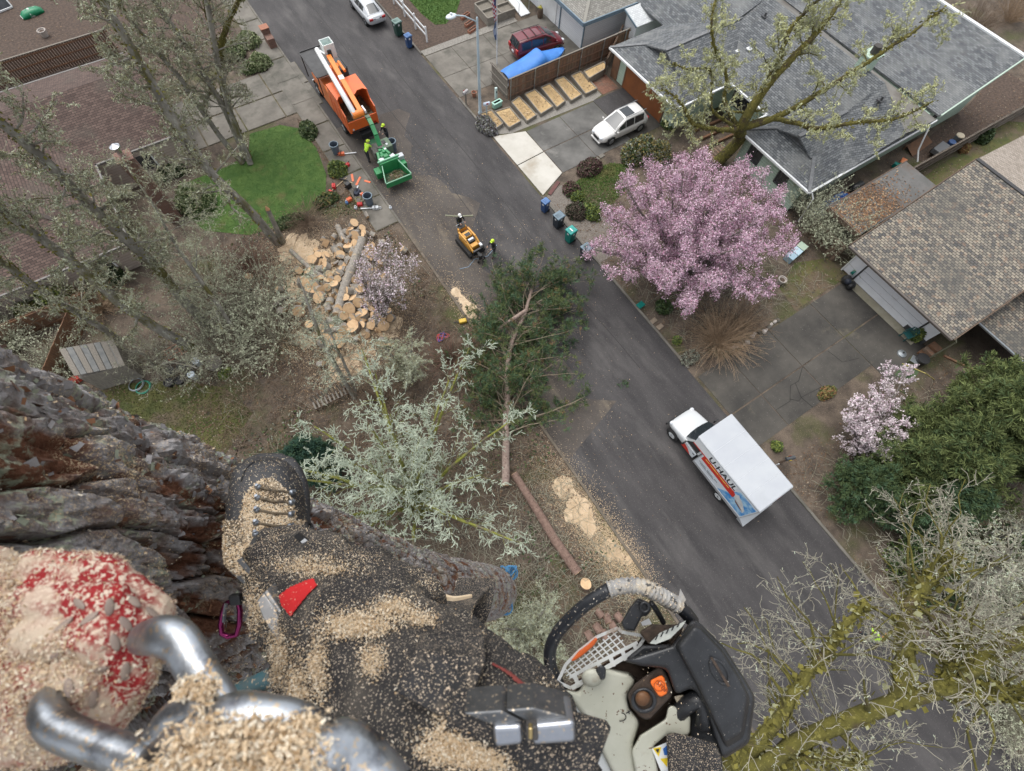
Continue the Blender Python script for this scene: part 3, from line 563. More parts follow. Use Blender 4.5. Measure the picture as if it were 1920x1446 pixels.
board_fence('board_fence', 'low timber fence along the rear of the brown roof', (-30, 49.4), (-5, 49.4), .6, m=(M_rust, M_wood), rails='cap', bw=.25, rm=M_wood)
board_fence('board_fence', 'rust brown fence left of the grey garden shed', (-26, 28.9), (-12.6, 28.4), 1.7, m=(M_rust, M_wood))
board_fence('board_fence', 'rust topped fence running past the garden shed corner', (-13.4, 28.3), (-17.4, 22.2), 1.6, m=(M_rust,))
# white rail fence
wf = thing('rail_fence', 'white two rail fence with round topped posts along the green lawn', 'fence', (18.6, 41.2, 0))
for i in range(8): MB().box(-.06, .06, i*2.1-.06, i*2.1+.06, 0, 1.25).lathe([(.07, 1.25), (.075, 1.3), (.01, 1.36)], (0, i*2.1, 0), 8).obj('post', M_white, wf)
for z in (.55, 1.05): MB().box(-.025, .025, 0, 14.7, z-.07, z+.07).obj('rail', M_white, wf)
# ---- garden shed, left
H = House('garden_shed', 'small grey boarded shed with sloping roof under bare branches', 'shed', (-13.2, 23.4, 0))
sA, sB, sC, sD = (-14.6, 24.6), (-12.0, 24.0), (-11.9, 21.9), (-14.3, 22.4)
H.put(MB().prism([sA, sD, sC, sB], 0, 1.75), 'wall', M_woodg)
for i in range(8):
    t0, t1 = i/8, (i+1)/8-.012; L = lambda p, q, t: (p[0]+(q[0]-p[0])*t, p[1]+(q[1]-p[1])*t)
    a, b, c, d = L(sA, sB, t0), L(sA, sB, t1), L(sD, sC, t1), L(sD, sC, t0); zz = lambda t: 2.15-.45*t
    H.plane('roof_board', [(*a, zz(t0)), (*b, zz(t1)), (*c, zz(t1)), (*d, zz(t0))], [M_woodg, mat('board_slate', (.13, .135, .135), (.2, .2, .19), scale=3, rough=.9)][i % 2], th=.04)
# ================================================================== vehicles
M_tyre = mat('tyre_rubber', (.018, .018, .018), rough=.85); M_rim = mat('rim_alloy', (.5, .52, .54), rough=.3, metal=.9); M_chrome = mat('chrome', (.65, .66, .68), rough=.15, metal=1)
M_cglass = mat('car_glass', (.02, .026, .03), rough=.04, spec=.9); M_red = mat('tail_red', (.38, .012, .015), rough=.25); M_lamp = mat('headlight_clear', (.62, .65, .68), rough=.1)
M_dark = mat('underbody', (.02, .02, .021), rough=.7); M_plate = mat('plate_pale', (.6, .62, .64), rough=.5)
def text_mesh(name, body, size, m, parent, loc, X, Y, ext=.004, sx=1):
    cu = bpy.data.curves.new(name, 'FONT'); cu.body = body; cu.size = size; cu.extrude = ext; cu.offset = size*.022; o = bpy.data.objects.new(name, cu); COL.objects.link(o)
    dg = bpy.context.evaluated_depsgraph_get(); dg.update(); me = bpy.data.meshes.new_from_object(o.evaluated_get(dg)); bpy.data.objects.remove(o)
    X = Vector(X).normalized(); Y = Vector(Y).normalized(); Z = X.cross(Y); R = Matrix((X, Y, Z)).transposed()
    me.transform(Matrix.Translation(Vector(loc)) @ R.to_4x4() @ Matrix.Diagonal((sx, 1, 1, 1))); me.materials.clear(); me.materials.append(m)
    o = bpy.data.objects.new(name, me); COL.objects.link(o); o.parent = parent; return o
_old = [o for o in bpy.data.objects if o.type == 'FONT']
for o in _old:
    p = o.parent; m = o.data.materials[0]; l = tuple(o.location); bpy.data.objects.remove(o); text_mesh('number_text', '2525', .2, m, p, (l[0], l[1]+.24, l[2]-.075), (0, -1, 0), (0, 0, 1))
def wheel(parent, x, y, r=.34, w=.22, rim=M_rim, side=1):
    t = MB().lathe([(r*.62, -w/2), (r*.93, -w/2), (r, -w/2+.03), (r, w/2-.03), (r*.93, w/2), (r*.62, w/2)], (x, y, r), 20, 'y', cap=False).obj('wheel', M_tyre, parent, smooth=True)
    mb = MB().lathe([(r*.64, -w/2+.02), (r*.64, w/2-.02)], (x, y, r), 16, 'y', cap=True)
    for k in range(5):
        a = k*2*math.pi/5; mb.bar((x, y+side*(w/2-.012), r), (x+r*.58*math.cos(a), y+side*(w/2-.012), r+r*.58*math.sin(a)), .075, .03, up=(0, 1, 0))
    mb.obj('rim', rim, t); return t
def car(name, label, cat, loc, rotz, paint, body, gh, ws, rw, sides, wx, W, r=.34, group=None, deck=None, rails=False, sunroof=None, tail=None, lampz=.68):
    t = thing(name, label, cat, loc, rotz, group)
    def ring(x, hw, z0, zb, zt):
        h = [(hw*.86, z0), (hw*.98, z0+.12), (hw, (z0+zb)/2), (hw*.985, zb-.1), (hw*.93, zb), (hw*.78, zb+(zt-zb)*.75), (hw*.4, zt)]
        return [(x, y, z) for y, z in h]+[(x, 0, zt+.01)]+[(x, -y, z) for y, z in h[::-1]]+[(x, 0, z0)]
    MB().loft([ring(*b) for b in body]).obj('body', paint, t, smooth=True, sub=1)
    def gring(x, hb, zb, hr, zr):
        h = [(hb, zb), (hb+(hr-hb)*.5, zb+(zr-zb)*.5+.005), (hr, zr-.05 if zr-zb > .1 else zb+(zr-zb)*.8), (hr*.86, zr-.008), (hr*.45, zr+.012)]
        return [(x, y, z) for y, z in h]+[(x, 0, zr+.018)]+[(x, -y, z) for y, z in h[::-1]]
    cab = MB().loft([gring(*g) for g in gh]).obj('roof', paint, t, smooth=True)
    e = cab.modifiers.new('split', 'EDGE_SPLIT'); e.split_angle = .7
    def at(x):
        for a, b in zip(gh, gh[1:]):
            lo, hi = sorted((a, b), key=lambda q: q[0])
            if lo[0] <= x <= hi[0]: f = (x-lo[0])/(hi[0]-lo[0]+1e-9); return [lo[i]+(hi[i]-lo[i])*f for i in range(5)]
        return list(gh[-1])
    def screen(nm, a, b, off):
        A, B = gh[a], gh[b]; mb = MB(); L = lambda f: [A[i]+(B[i]-A[i])*f for i in range(5)]; fs = (.06, .94); g0, g1 = L(fs[0]), L(fs[1])
        row = lambda g, k: [(g[0]+off[0], y, g[4]+z+off[1]) for y, z in ((-g[3]*k, -.035), (-g[3]*k*.5, 0.004), (0, .018), (g[3]*k*.5, .004), (g[3]*k, -.035))]
        r0, r1 = row(g0, .96), row(g1, .90); mb.add(r0+r1, [(i, i+1, 6+i, 5+i) for i in range(4)]); mb.obj(nm, M_cglass, t, smooth=True)
    screen('windscreen', ws[0], ws[1], (.012, .012)); screen('rear_window', rw[0], rw[1], (-.012, .012))
    for s in (1, -1):
        for xa, xb in sides:
            mb = MB(); pts = []
            for x in np.linspace(xa, xb, 4):
                g = at(x); pts += [(x, s*(g[1]+(g[3]-g[1])*.1+.012), g[2]+(g[4]-g[2])*.1), (x, s*(g[1]+(g[3]-g[1])*.86+.012), g[2]+(g[4]-.05-g[2])*.9)]
            mb.add(pts, [(2*i, 2*i+2, 2*i+3, 2*i+1) for i in range(3)]); mb.obj('side_window', M_cglass, t)
        x0 = ws[0]; g = gh[ws[0]]
        MB().ball((g[0]-.15, s*(g[1]+.13), g[2]+.07), .11, 8, 5, (.7, 1, .65)).obj('mirror', paint, t, smooth=True)
        f, b = body[-1], body[0]
        MB().ball((f[0]-.16, s*f[1]*.72, lampz), .17, 10, 6, (1, 1.1, .55)).obj('headlight', M_lamp, t, smooth=True)
        MB().obox((b[0]+.06, s*b[1]*.76, lampz+.14 if tail is None else tail), (.16, .34, .17 if tail is None else .34)).obj('tail_light', M_red, t, bevel=.03)
        for x in wx: wheel(t, x, s*(W/2-.1), r, side=s)
    for x in wx: MB().box(x-r*1.1, x+r*1.1, -W/2+.012, W/2-.012, .12, r*1.9).obj('wheel_arch', M_dark, t, bevel=.1)
    f, b = body[-1], body[0]
    MB().obox((f[0]-.02, 0, .55), (.08, f[1]*1.0, .2)).obj('grille', M_dark, t, bevel=.02); MB().obox((b[0]-.01, 0, lampz+.08), (.04, .34, .15)).obj('number_plate', M_plate, t)
    MB().obox((f[0]-.05, 0, .3), (.18, f[1]*1.7, .14)).obj('bumper', paint if paint is not None else M_dark, t, bevel=.05)
    if rails:
        for s in (1, -1): MB().tube([(gh[1][0]-.2, s*gh[2][3]*.86, gh[2][4]+.03), (gh[-2][0]+.1, s*gh[2][3]*.86, gh[2][4]+.03)], .02).obj('roof_rail', M_chrome if rails is True else M_dark, t)
    if sunroof:
        mb = MB(); z = gh[2][4]+.026; mb.box(sunroof[0], sunroof[1], -.46, .46, z-.03, z); mb.obj('sunroof', M_cglass, t, bevel=.01)
    return t
paint = lambda n, c, c2=None: mat(n, c, c2, scale=.8, rough=.28, coat=.6, spec=.5)
# white crossover facing the street
B = [(-2.38, .76, .42, .82, .95), (-2.25, .86, .34, .95, 1.0), (-1.5, .92, .27, .98, 1.02), (0, .925, .25, .96, 1.0), (.9, .92, .26, .93, 1.0), (1.5, .90, .28, .86, .99), (2.1, .84, .3, .74, .86), (2.36, .66, .34, .6, .68)]
Gh = [(-2.2, .8, .96, .66, 1.04), (-1.75, .84, .97, .62, 1.58), (-.9, .86, .96, .66, 1.66), (.1, .86, .95, .66, 1.64), (1.15, .84, .95, .76, 1.02)]
SUV = car('parked_car', 'white crossover car with sunroof parked before the russet garage door', 'car', (26.5, 23.62, .02), math.pi, paint('paint_pearl', (.62, .61, .59)), B, Gh, (4, 3), (0, 1), ((-1.7, -.75), (-.68, .1), (.14, .75)), (-1.5, 1.45), 1.88, .37, rails=True, sunroof=(-.85, .0))
# maroon van nose to the white house
B = [(-2.45, .84, .4, .85, .95), (-2.35, .93, .32, 1.0, 1.02), (-1, .96, .26, 1.0, 1.02), (.6, .96, .26, .98, 1.02), (1.3, .95, .28, .93, 1.04), (2.0, .88, .3, .8, .9), (2.45, .68, .36, .6, .66)]
Gh = [(-2.4, .86, 1.0, .7, 1.1), (-2.15, .88, 1.0, .7, 1.7), (-1, .9, 1.0, .73, 1.78), (.35, .9, 1.0, .72, 1.74), (1.55, .86, 1.0, .78, 1.06)]
VAN = car('parked_car', 'maroon van with roof bars parked beside the blue covered boat', 'van', (26.35, 35.25, .02), math.radians(-4), paint('paint_maroon', (.13, .012, .02)), B, Gh, (4, 3), (0, 1), ((-2.0, -1.1), (-1.03, .05), (.12, .9)), (-1.5, 1.5), 1.95, .34, rails='d', tail=.98)
for x in (-1.3, -.55, .15): MB().box(x-.02, x+.02, -.62, .62, 1.80, 1.83).obj('roof_bar', M_dark, VAN)
# silver sedan
B = [(-2.4, .78, .42, .78, .92), (-2.3, .86, .34, .88, .98), (-1.6, .9, .27, .92, .99), (0, .91, .24, .9, .95), (1.0, .9, .25, .88, .95), (1.9, .84, .28, .76, .83), (2.35, .64, .34, .58, .66)]
Gh = [(-1.95, .74, .95, .62, .99), (-1.05, .8, .93, .56, 1.38), (-.4, .83, .92, .58, 1.44), (.25, .83, .91, .58, 1.42), (1.2, .8, .92, .7, .97)]
SED = car('parked_car', 'silver sedan with red tail lights parked on the road by white fence', 'car', (15.85, 47.4, .01), math.pi/2, paint('paint_silver', (.46, .48, .5)), B, Gh, (4, 3), (0, 1), ((-1.1, -.35), (-.3, .55)), (-1.45, 1.4), 1.82, .33)
MB().obox((-2.36, 0, .8), (.05, .7, .16)).obj('boot_trim', M_chrome, SED, bevel=.01)
# ---- boat under a blue tarp on its trailer
M_tarp = mat('blue_tarp', (.035, .17, .52), (.05, .22, .6), scale=1.5, rough=.55, bump=.015, bscale=5)
bt = thing('covered_boat', 'boat on a trailer under a bright blue tarp behind the board fence', 'boat', (24.6, 32.86, 0), math.radians(1))
rings = []
for x, hw, zt, zl in ((-3.15, .78, 1.12, .62), (-3.0, .92, 1.22, .55), (-1.8, .98, 1.32, .55), (-.6, .98, 1.5, .6), (.3, .95, 1.92, .68), (.42, .92, 1.88, .7), (.7, .9, 1.42, .72), (1.6, .72, 1.35, .82), (2.4, .42, 1.28, .95), (2.9, .08, 1.2, 1.1)):
    h = [(hw, zl), (hw*1.02, zl+.25), (hw*.9, zt-.22 if zt-zl > .5 else zt-.06), (hw*.5, zt-.05)]
    rings.append([(x, y, z) for y, z in h]+[(x, 0, zt)]+[(x, -y, z) for y, z in h[::-1]])
MB().loft(rings, closed=False, cap=False).obj('tarp', M_tarp, bt, smooth=True, sub=1)
rings2 = [[(x, y*.93, z) for x, y, z in (r[0], (r[0][0], r[0][1]*.6, r[0][2]-.28), (r[0][0], 0, r[0][2]-.4), (r[0][0], -r[0][1]*.6, r[0][2]-.28), r[-1])] for r in rings]
MB().loft(rings2, closed=False, cap=False).obj('hull', mat('hull_white', (.5, .52, .54), rough=.4), bt)
MB().bar((-3.2, -.6, .4), (3.4, 0, .42), .08).bar((-3.2, .6, .4), (3.4, 0, .42), .08).bar((-1.2, -1, .38), (-1.2, 1, .38), .08).obj('trailer_frame', M_galv, bt)
MB().bar((2.95, 0, .4), (3.0, 0, 1.15), .07).obj('winch_post', M_galv, bt)
for s in (1, -1): wheel(bt, -1.2, s*.95, .3, .2, M_galv, s)
# ---- box truck for hire
M_boxw = mat('box_white', (.43, .45, .47), (.38, .40, .43), scale=.6, rough=.45, c3=(.33, .35, .37), s3=.5, t3=(.55, .75)); M_boxs = mat('box_side', (.62, .66, .70), (.58, .62, .66), scale=1, rough=.5)
M_uorange = mat('band_red', (.55, .035, .02), rough=.45); M_alu = mat('alu_trim', (.56, .58, .6), rough=.35, metal=.6); M_cabw = mat('cab_white', (.52, .54, .55), rough=.25, coat=.5)
U = thing('moving_truck', 'white rental box truck with red side band stopped on the road', 'truck', (14.38, -1.1, .005), math.pi/2)
MB().box(-3.2, .62, -1.2, 1.2, .86, 3.2).obj('box', M_boxs, U); MB().hexa([(.62, -1.2, 2.3), (1.42, -1.2, 2.45), (1.42, 1.2, 2.45), (.62, 1.2, 2.3), (.62, -1.2, 3.2), (1.5, -1.2, 3.2), (1.5, 1.2, 3.2), (.62, 1.2, 3.2)]).obj('box_attic', M_boxs, U, bevel=.06)
MB().box(-3.22, 1.52, -1.215, 1.215, 3.2, 3.27).obj('box_roof', M_boxw, U, bevel=.05, seg=3)
for x in (-2.3, -1.4, -.5, .4): MB().box(x-.015, x+.015, -1.2, 1.2, 3.268, 3.276).obj('roof_seam', M_alu, U)
for s in (1, -1): MB().tube([(-3.2, s*1.2, 3.2), (1.5, s*1.2, 3.2)], .05, 10).obj('roof_rail', M_boxw, U, smooth=True)
for s in (1, -1): MB().box(-3.2, .62, s*1.2-.02*(s < 0), s*1.2+.02*(s > 0)+.001, .82, 1.05).obj('side_skirt', M_alu if s > 0 else M_boxw, U)
MB().box(.6, .64, -1.21, 1.215, .86, 2.3).obj('front_corner', M_alu, U); MB().box(-3.24, -3.2, -1.21, 1.21, .84, 3.22).obj('rear_frame', M_alu, U)
MB().hexa([(-3.75, -1.15, .48), (-3.22, -1.15, .5), (-3.22, 1.15, .5), (-3.75, 1.15, .48), (-3.75, -1.15, .55), (-3.22, -1.15, .86), (-3.22, 1.15, .86), (-3.75, 1.15, .55)]).obj('rear_step', M_alu, U)
MB().box(-3.26, -3.23, -1.0, 1.0, .95, 3.0).obj('roll_door', M_boxw, U)
for y in (-.35, -.22, -.09): MB().box(-3.26, -3.235, y-.05, y+.05, 3.1, 3.16).obj('marker_light', M_red, U)
y = 1.203
MB().box(-1.75, 1.42, y, y+.006, 2.32, 2.42).obj('stripe', M_uorange, U); band = MB().prism([(.5, 0), (.5, .55), (-1.85, .55), (-2.05, .4), (-2.05, 0)], 0, .006); band.v = [(a, y+c+.003, 1.87+b) for a, b, c in band.v]; band.obj('red_band', M_uorange, U)
MB().box(-1.75, 1.4, y, y+.004, 2.42, 3.02).obj('upper_panel', mat('panel_white', (.7, .73, .75), rough=.45), U)
text_mesh('truck_lettering', 'U-HAUL', .62, mat('letter_black', (.012, .012, .014), rough=.4), U, (.28, y+.008, 2.5), (-1, 0, 0), (0, 0, 1), .003, .92)
mb = MB()
for x0, x1, z in ((.32, .02, 2.2), (-.03, -.7, 2.2), (-.75, -.8, 2.2), (-.85, -1.3, 2.2), (-1.34, -1.55, 2.2)): mb.box(x1, x0, y+.009, y+.013, z, z+.07)
mb.obj('band_lettering', mat('letter_yellow', (.75, .55, .12), rough=.5), U)
mb = MB()
for x0, x1, z in ((.45, -.1, 1.5), (-.2, -.7, 1.5), (-.8, -1.05, 1.5), (.3, -.2, 1.38), (-.25, -.8, 1.38)): mb.box(x1, x0, y+.002, y+.006, z, z+.05)
mb.obj('small_lettering', mat('letter_grey', (.12, .13, .15), rough=.5), U)
M_sky1 = mat('print_blue', (.03, .22, .55), (.35, .55, .7), scale=2.2, rough=.45, lo=.42, hi=.6)
pic = MB().prism([(-1.3, 1.15), (-3.15, 1.15), (-3.15, 2.95), (-2.0, 2.95), (-1.85, 2.5), (-1.75, 1.9)], 0, .004); pic.v = [(a, y+c+.001, b) for a, b, c in pic.v]; pic = pic.obj('side_picture', M_sky1, U)
wh = MB().prism([(-2.0, 2.35), (-2.1, 2.62), (-2.25, 2.5), (-2.55, 2.35), (-2.95, 1.95), (-3.02, 1.62), (-2.6, 1.7), (-2.25, 1.9), (-2.05, 2.1)], 0, .004); wh.v = [(a, y+c+.006, b) for a, b, c in wh.v]; wh.obj('picture_fish', mat('print_grey', (.45, .47, .48), (.62, .62, .6), scale=4, rough=.5), pic)
wh = MB().prism([(-2.2, 1.98), (-2.55, 1.86), (-2.95, 1.72), (-2.7, 1.7), (-2.35, 1.78)], 0, .004); wh.v = [(a, y+c+.011, b) for a, b, c in wh.v]; wh.obj('picture_fish_belly', mat('print_brown', (.14, .07, .06), rough=.5), pic)
# cab
def cring(x, hw, z0, zb, zt):
    h = [(hw*.95, z0), (hw, z0+.2), (hw, zb-.1), (hw*.93, zb), (hw*.6, zt)]; return [(x, a, b) for a, b in h]+[(x, 0, zt+.02)]+[(x, -a, b) for a, b in h[::-1]]
MB().loft([cring(.75, 1.0, .5, 1.3, 1.36), (cring(1.7, 1.0, .5, 1.3, 1.38)), cring(1.95, .99, .52, 1.28, 1.38), cring(2.6, .96, .5, 1.16, 1.25), cring(3.05, .9, .5, 1.05, 1.12), cring(3.2, .8, .5, .9, .95)]).obj('cab_body', M_cabw, U, smooth=True, sub=1)
MB().loft([[(x, a, b) for a, b in ((hb, 1.28), (hr, zr-.08), (hr*.85, zr), (0, zr+.02), (-hr*.85, zr), (-hr, zr-.08), (-hb, 1.28))] for x, hb, hr, zr in ((.68, .96, .8, 2.04), (.9, .96, .8, 2.1), (1.25, .96, .79, 2.06), (1.95, .94, .84, 1.36))]).obj('cab_roof', M_cabw, U, smooth=False, bevel=.02)
g0 = (1.9, .86, 1.42); g1 = (1.3, .76, 2.03); mb = MB(); r0 = [(g0[0]+.03+.08*(1-(k/2)**2), k/2*g0[1], g0[2]+.02) for k in range(-2, 3)]; r1 = [(g1[0]+.02+.03*(1-(k/2)**2), k/2*g1[1], g1[2]+.01) for k in range(-2, 3)]
mb.add(r0+r1, [(i, i+1, 6+i, 5+i) for i in range(4)]).obj('windscreen', M_cglass, U, smooth=True)
for k in (-.62, -.16, 0, .16, .62): MB().ball((1.14, k, 2.12), .035, 6, 4).obj('marker_light', mat('marker_amber', (.5, .2, .03), rough=.3), U)
for s in (1, -1):
    MB().add([(.82, s*.968, 1.34), (1.75, s*.96, 1.34), (1.3, s*.815, 1.94), (.82, s*.815, 1.96)], [(0, 1, 2, 3)][:]).obj('side_window', M_dark if s > 0 else M_cglass, U)
    dr = MB().box(.78, 1.72, s*1.0-.015, s*1.0+.02, .62, 1.28).obj('door', M_boxs, U, bevel=.02); MB().box(.85, 1.0, s*1.02-.005, s*1.02+.03, 1.08, 1.12).obj('handle', M_dark, dr)
    MB().hexa([(1.0, s*1.022, .64), (1.75, s*1.022, .64), (1.75, s*1.03, .64), (1.0, s*1.03, .64), (1.35, s*1.022, .95), (1.75, s*1.022, 1.1), (1.75, s*1.03, 1.1), (1.35, s*1.03, .95)]).obj('door_stripe', M_uorange, dr)
    MB().obox((1.72, s*1.22, 1.5), (.1, .22, .34)).bar((1.72, s*.98, 1.4), (1.72, s*1.2, 1.42), .04).obj('mirror', M_black, U, bevel=.02)
    MB().ball((3.05, s*.78, .95), .16, 8, 5, (.8, 1, .8)).obj('headlight', M_lamp, U, smooth=True)
    wheel(U, 2.5, s*.93, .39, .24, M_cabw, s); wheel(U, -1.75, s*1.02, .39, .28, M_cabw, s); wheel(U, -1.75, s*.72, .39, .24, M_cabw, s)
    MB().lathe([(.44, -.02), (.46, .02)], (2.5, s*.99, .42), 16, 'y').obj('wheel_arch', M_dark, U)
MB().box(3.15, 3.28, -.92, .92, .45, .7).obj('bumper', M_dark, U, bevel=.04); MB().box(3.16, 3.22, -.5, .5, .72, .9).obj('grille', M_dark, U)
MB().box(-3.1, 2.9, -.45, .45, .4, .8).obj('chassis', M_dark, U)
MB().ball((1.05, .5, 1.72), .1, 8, 6).obj('driver_head', mat('skin_tone', (.42, .25, .18), rough=.6), U, smooth=True); MB().ball((1.0, .5, 1.42), .22, 8, 6, (.8, 1, 1)).obj('driver_shirt', mat('shirt_teal', (.1, .2, .26), rough=.8), U, smooth=True)
# ---- orange chip truck with aerial lift
M_or = mat('orange_paint', (.72, .14, .025), (.62, .12, .03), scale=.9, rough=.4, c3=(.5, .13, .06), s3=.7, t3=(.6, .75)); M_orb = mat('boom_orange', (.8, .22, .03), rough=.35); M_bm = mat('boom_white', (.78, .8, .8), (.7, .72, .72), scale=2, rough=.35)
M_bk = mat('black_deck', (.03, .03, .031), (.055, .055, .056), scale=2, rough=.6); M_fg = mat('bucket_white', (.72, .76, .74), rough=.4)
T = thing('bucket_truck', 'orange chip truck with white and orange folded boom parked at the kerb', 'truck', (8.8, 36.6, .01), math.pi/2)
# local x = world +y - 36.6, local y = 8.8 - world x
for s in (1, -1):
    mb = MB(); y0, y1 = sorted((s*1.2, s*1.14)); p = [(-3.65, 1.15), (-.75, 1.15), (-.75, 3.25), (-2.7, 3.25), (-2.95, 2.75), (-3.65, 2.55)]; n = len(p)
    mb.add([(a, y0, b) for a, b in p]+[(a, y1, b) for a, b in p], [tuple(range(n)), tuple(range(n, 2*n))[::-1]]+[(i, n+i, n+(i+1) % n, (i+1) % n) for i in range(n)]); mb.obj('side_panel', M_or, T)
    for x in (-3.2, -2.4, -1.6, -.9): MB().box(x-.04, x+.04, s*1.2-.03*(s < 0), s*1.2+.03*(s > 0), 1.2, 2.5).obj('rib', M_or, T)
MB().box(-.8, -.75, -1.14, 1.14, 1.15, 3.25).obj('front_panel', M_or, T); MB().box(-3.6, -.8, -1.14, 1.14, 1.1, 1.2).obj('floor_panel', M_dark, T)
rf = MB().prism([(-2.75, -1.2), (-2.45, -.95), (-2.45, -.5), (-2.75, -.2), (-2.75, .2), (-2.45, .5), (-2.45, .95), (-2.75, 1.2), (-.75, 1.2), (-.75, -1.2)], 3.25, 3.3).obj('roof_panel', M_or, T)
MB().box(-3.68, -3.6, -1.2, 1.2, 1.15, 2.05).obj('tailgate', M_or, T, bevel=.02); MB().box(-3.72, -3.66, -1.05, 1.05, 1.2, 1.3).obj('tailgate_bar', M_dark, T)
for y in (-.95, -.8, .9): MB().box(-3.71, -3.68, y-.06, y+.06, 1.35, 1.47).obj('tail_light', M_red if y < .5 else M_plate, T)
flecks('wood_chips', np.column_stack([rs.uniform(-3.55, -.9, 900), rs.uniform(-1.1, 1.1, 900), rs.uniform(1.5, 1.8, 900)]), .14, [mat('chip_brown', (.2, .15, .08), (.12, .1, .05), scale=3, rough=.9), M_leafp], parent=T, mi=rs.choice([0, 0, 1], 900))
MB().box(-3.55, -.85, -1.12, 1.12, 1.3, 1.55).obj('chip_load', MATS['chip_brown'], T)
MB().hexa([(-.2, -1.1, .6), (3.0, -1.1, .6), (3.0, 1.1, .6), (-.2, 1.1, .6), (-.1, -1.0, 2.0), (2.0, -1.0, 2.0), (2.0, 1.0, 2.0), (-.1, 1.0, 2.0)]).obj('cab', mat('cab_orange', (.6, .16, .04), rough=.35), T, bevel=.08)
MB().box(2.0, 4.0, -1.0, 1.0, .6, 1.45).obj('hood', MATS['cab_orange'], T, bevel=.15); MB().box(3.95, 4.08, -1.1, 1.1, .45, .75).obj('bumper', M_chrome, T, bevel=.03)
gd = MB().box(1.2, 4.55, -1.25, .05, 2.55, 2.62).box(1.2, 4.55, .1, 1.25, 2.55, 2.62).obj('cab_guard', M_bk, T, bevel=.01)
MB().hexa([(1.15, -1.25, 1.6), (1.3, -1.25, 1.6), (1.3, .0, 1.6), (1.15, 0, 1.6), (1.15, -1.25, 2.62), (1.22, -1.25, 2.62), (1.22, 0, 2.62), (1.15, 0, 2.62)]).obj('guard_rear', M_bk, T)
for a, b in (((1.2, 1.25, 2.66), (4.6, 1.25, 2.66)), ((1.2, -1.25, 2.66), (4.6, -1.25, 2.66)), ((4.58, -1.25, 2.66), (4.58, 1.25, 2.66)), ((1.2, 1.2, 1.2), (1.2, 1.2, 2.6)), ((4.5, 1.2, .8), (4.5, 1.2, 2.6)), ((4.5, -1.2, .8), (4.5, -1.2, 2.6))): MB().bar(a, b, .07).obj('guard_rail', M_black, T)
MB().box(-.7, 1.1, -1.0, 1.0, .7, 1.5).obj('tool_body', M_dark, T, bevel=.03)
MB().lathe([(.42, 1.5), (.42, 2.0), (.3, 2.05), (.26, 3.2), (.34, 3.25), (.34, 3.5)], (.55, -.15, 0), 14).obj('turret', M_orb, T, smooth=False)
def lp(px, py, z): g = G(px, py, z); return (g[1]-36.6, 8.8-g[0], z-.01)
a, b = lp(617, 107, 3.75), lp(677, 212, 3.62); mb = MB().bar(a, b, .34, .36); mb.obj('lower_boom', M_orb, T, bevel=.03)
c = tuple(np.array(a)*.62+np.array(b)*.38); d = tuple(np.array(a)*.55+np.array(b)*.45); MB().bar(c, d, .36, .38).obj('boom_band', M_bm, T); MB().bar(tuple(np.array(b)+(.4, -.3, .1)), tuple(np.array(b)+(-.2, -.3, .1)), .1, .2).obj('boom_plate', M_bm, T)
a2, b2 = lp(594, 93, 3.95), lp(665, 215, 3.75); MB().tube([a2, tuple(np.array(a2)*.5+np.array(b2)*.5), b2], [.17, .18, .2], 14).obj('upper_boom', M_bm, T, smooth=True)
MB().lathe([(.24, -.4), (.24, .4)], ((b[0]+b2[0])/2, (b[1]+b2[1])/2, (b[2]+b2[2])/2), 14, 'y').obj('elbow', M_orb, T)
MB().tube([tuple(np.array(a)+(-.9, -.35, .05)), tuple(np.array(a)+(-2.0, -.35, .0))], .1, 10).obj('lift_cylinder', M_orb, T)
MB().tube([tuple(np.array(a2)*.7+np.array(b2)*.3+(0, -.2, -.05)), tuple(np.array(a2)*.1+np.array(b2)*.9+(0, -.2, -.05))], .035, 6).obj('hose', M_red, T)
q = np.array(lp(611, 78, 4.45)); bk = MB(); w = .42
for x0, x1, y0, y1 in ((-w, w, -w, -w+.05), (-w, w, w-.05, w), (-w, -w+.05, -w+.05, w-.05), (w-.05, w, -w+.05, w-.05)): bk.box(q[0]+x0, q[0]+x1, q[1]+y0, q[1]+y1, 3.4, 4.45)
bk = bk.box(q[0]-w, q[0]+w, q[1]-w, q[1]+w, 3.38, 3.42).obj('bucket', M_fg, T); MB().box(q[0]-w+.05, q[0]+w-.05, q[1]-w+.05, q[1]+w-.05, 3.45, 3.9).obj('bucket_liner', mat('liner_mint', (.3, .5, .45), rough=.6), bk)
MB().box(q[0]-w-.1, q[0]-w+.0, q[1]-.05, q[1]+.25, 3.5, 4.1).obj('control_box', M_bk, bk); MB().bar((q[0]-.3, q[1]+w, 3.8), (a2[0], a2[1], a2[2]), .14).obj('bucket_arm', M_bm, T)
for s in (1, -1): wheel(T, 3.1, s*1.0, .48, .28, M_cabw, s); wheel(T, -1.9, s*1.05, .48, .3, M_cabw, s); wheel(T, -1.9, s*.7, .48, .28, M_cabw, s)
MB().box(-3.4, 3.6, -.42, .42, .55, .95).obj('chassis', M_dark, T); MB().box(-3.9, -3.5, -.5, .5, .5, .9).obj('hitch', M_dark, T)
# ---- green chipper
M_gr = mat('chipper_green', (.02, .20, .065), (.03, .26, .09), scale=1.5, rough=.4, c3=(.12, .2, .12), s3=1.4, t3=(.6, .75)); M_grd = mat('chipper_dark_green', (.012, .1, .04), rough=.5); M_dust = mat('dusty_green', (.16, .2, .15), (.1, .16, .1), scale=3, rough=.8)
K = thing('wood_chipper', 'green towed wood chipper with square feed tray behind the orange truck', 'chipper', (8.75, 29.4, .01), math.radians(-92))
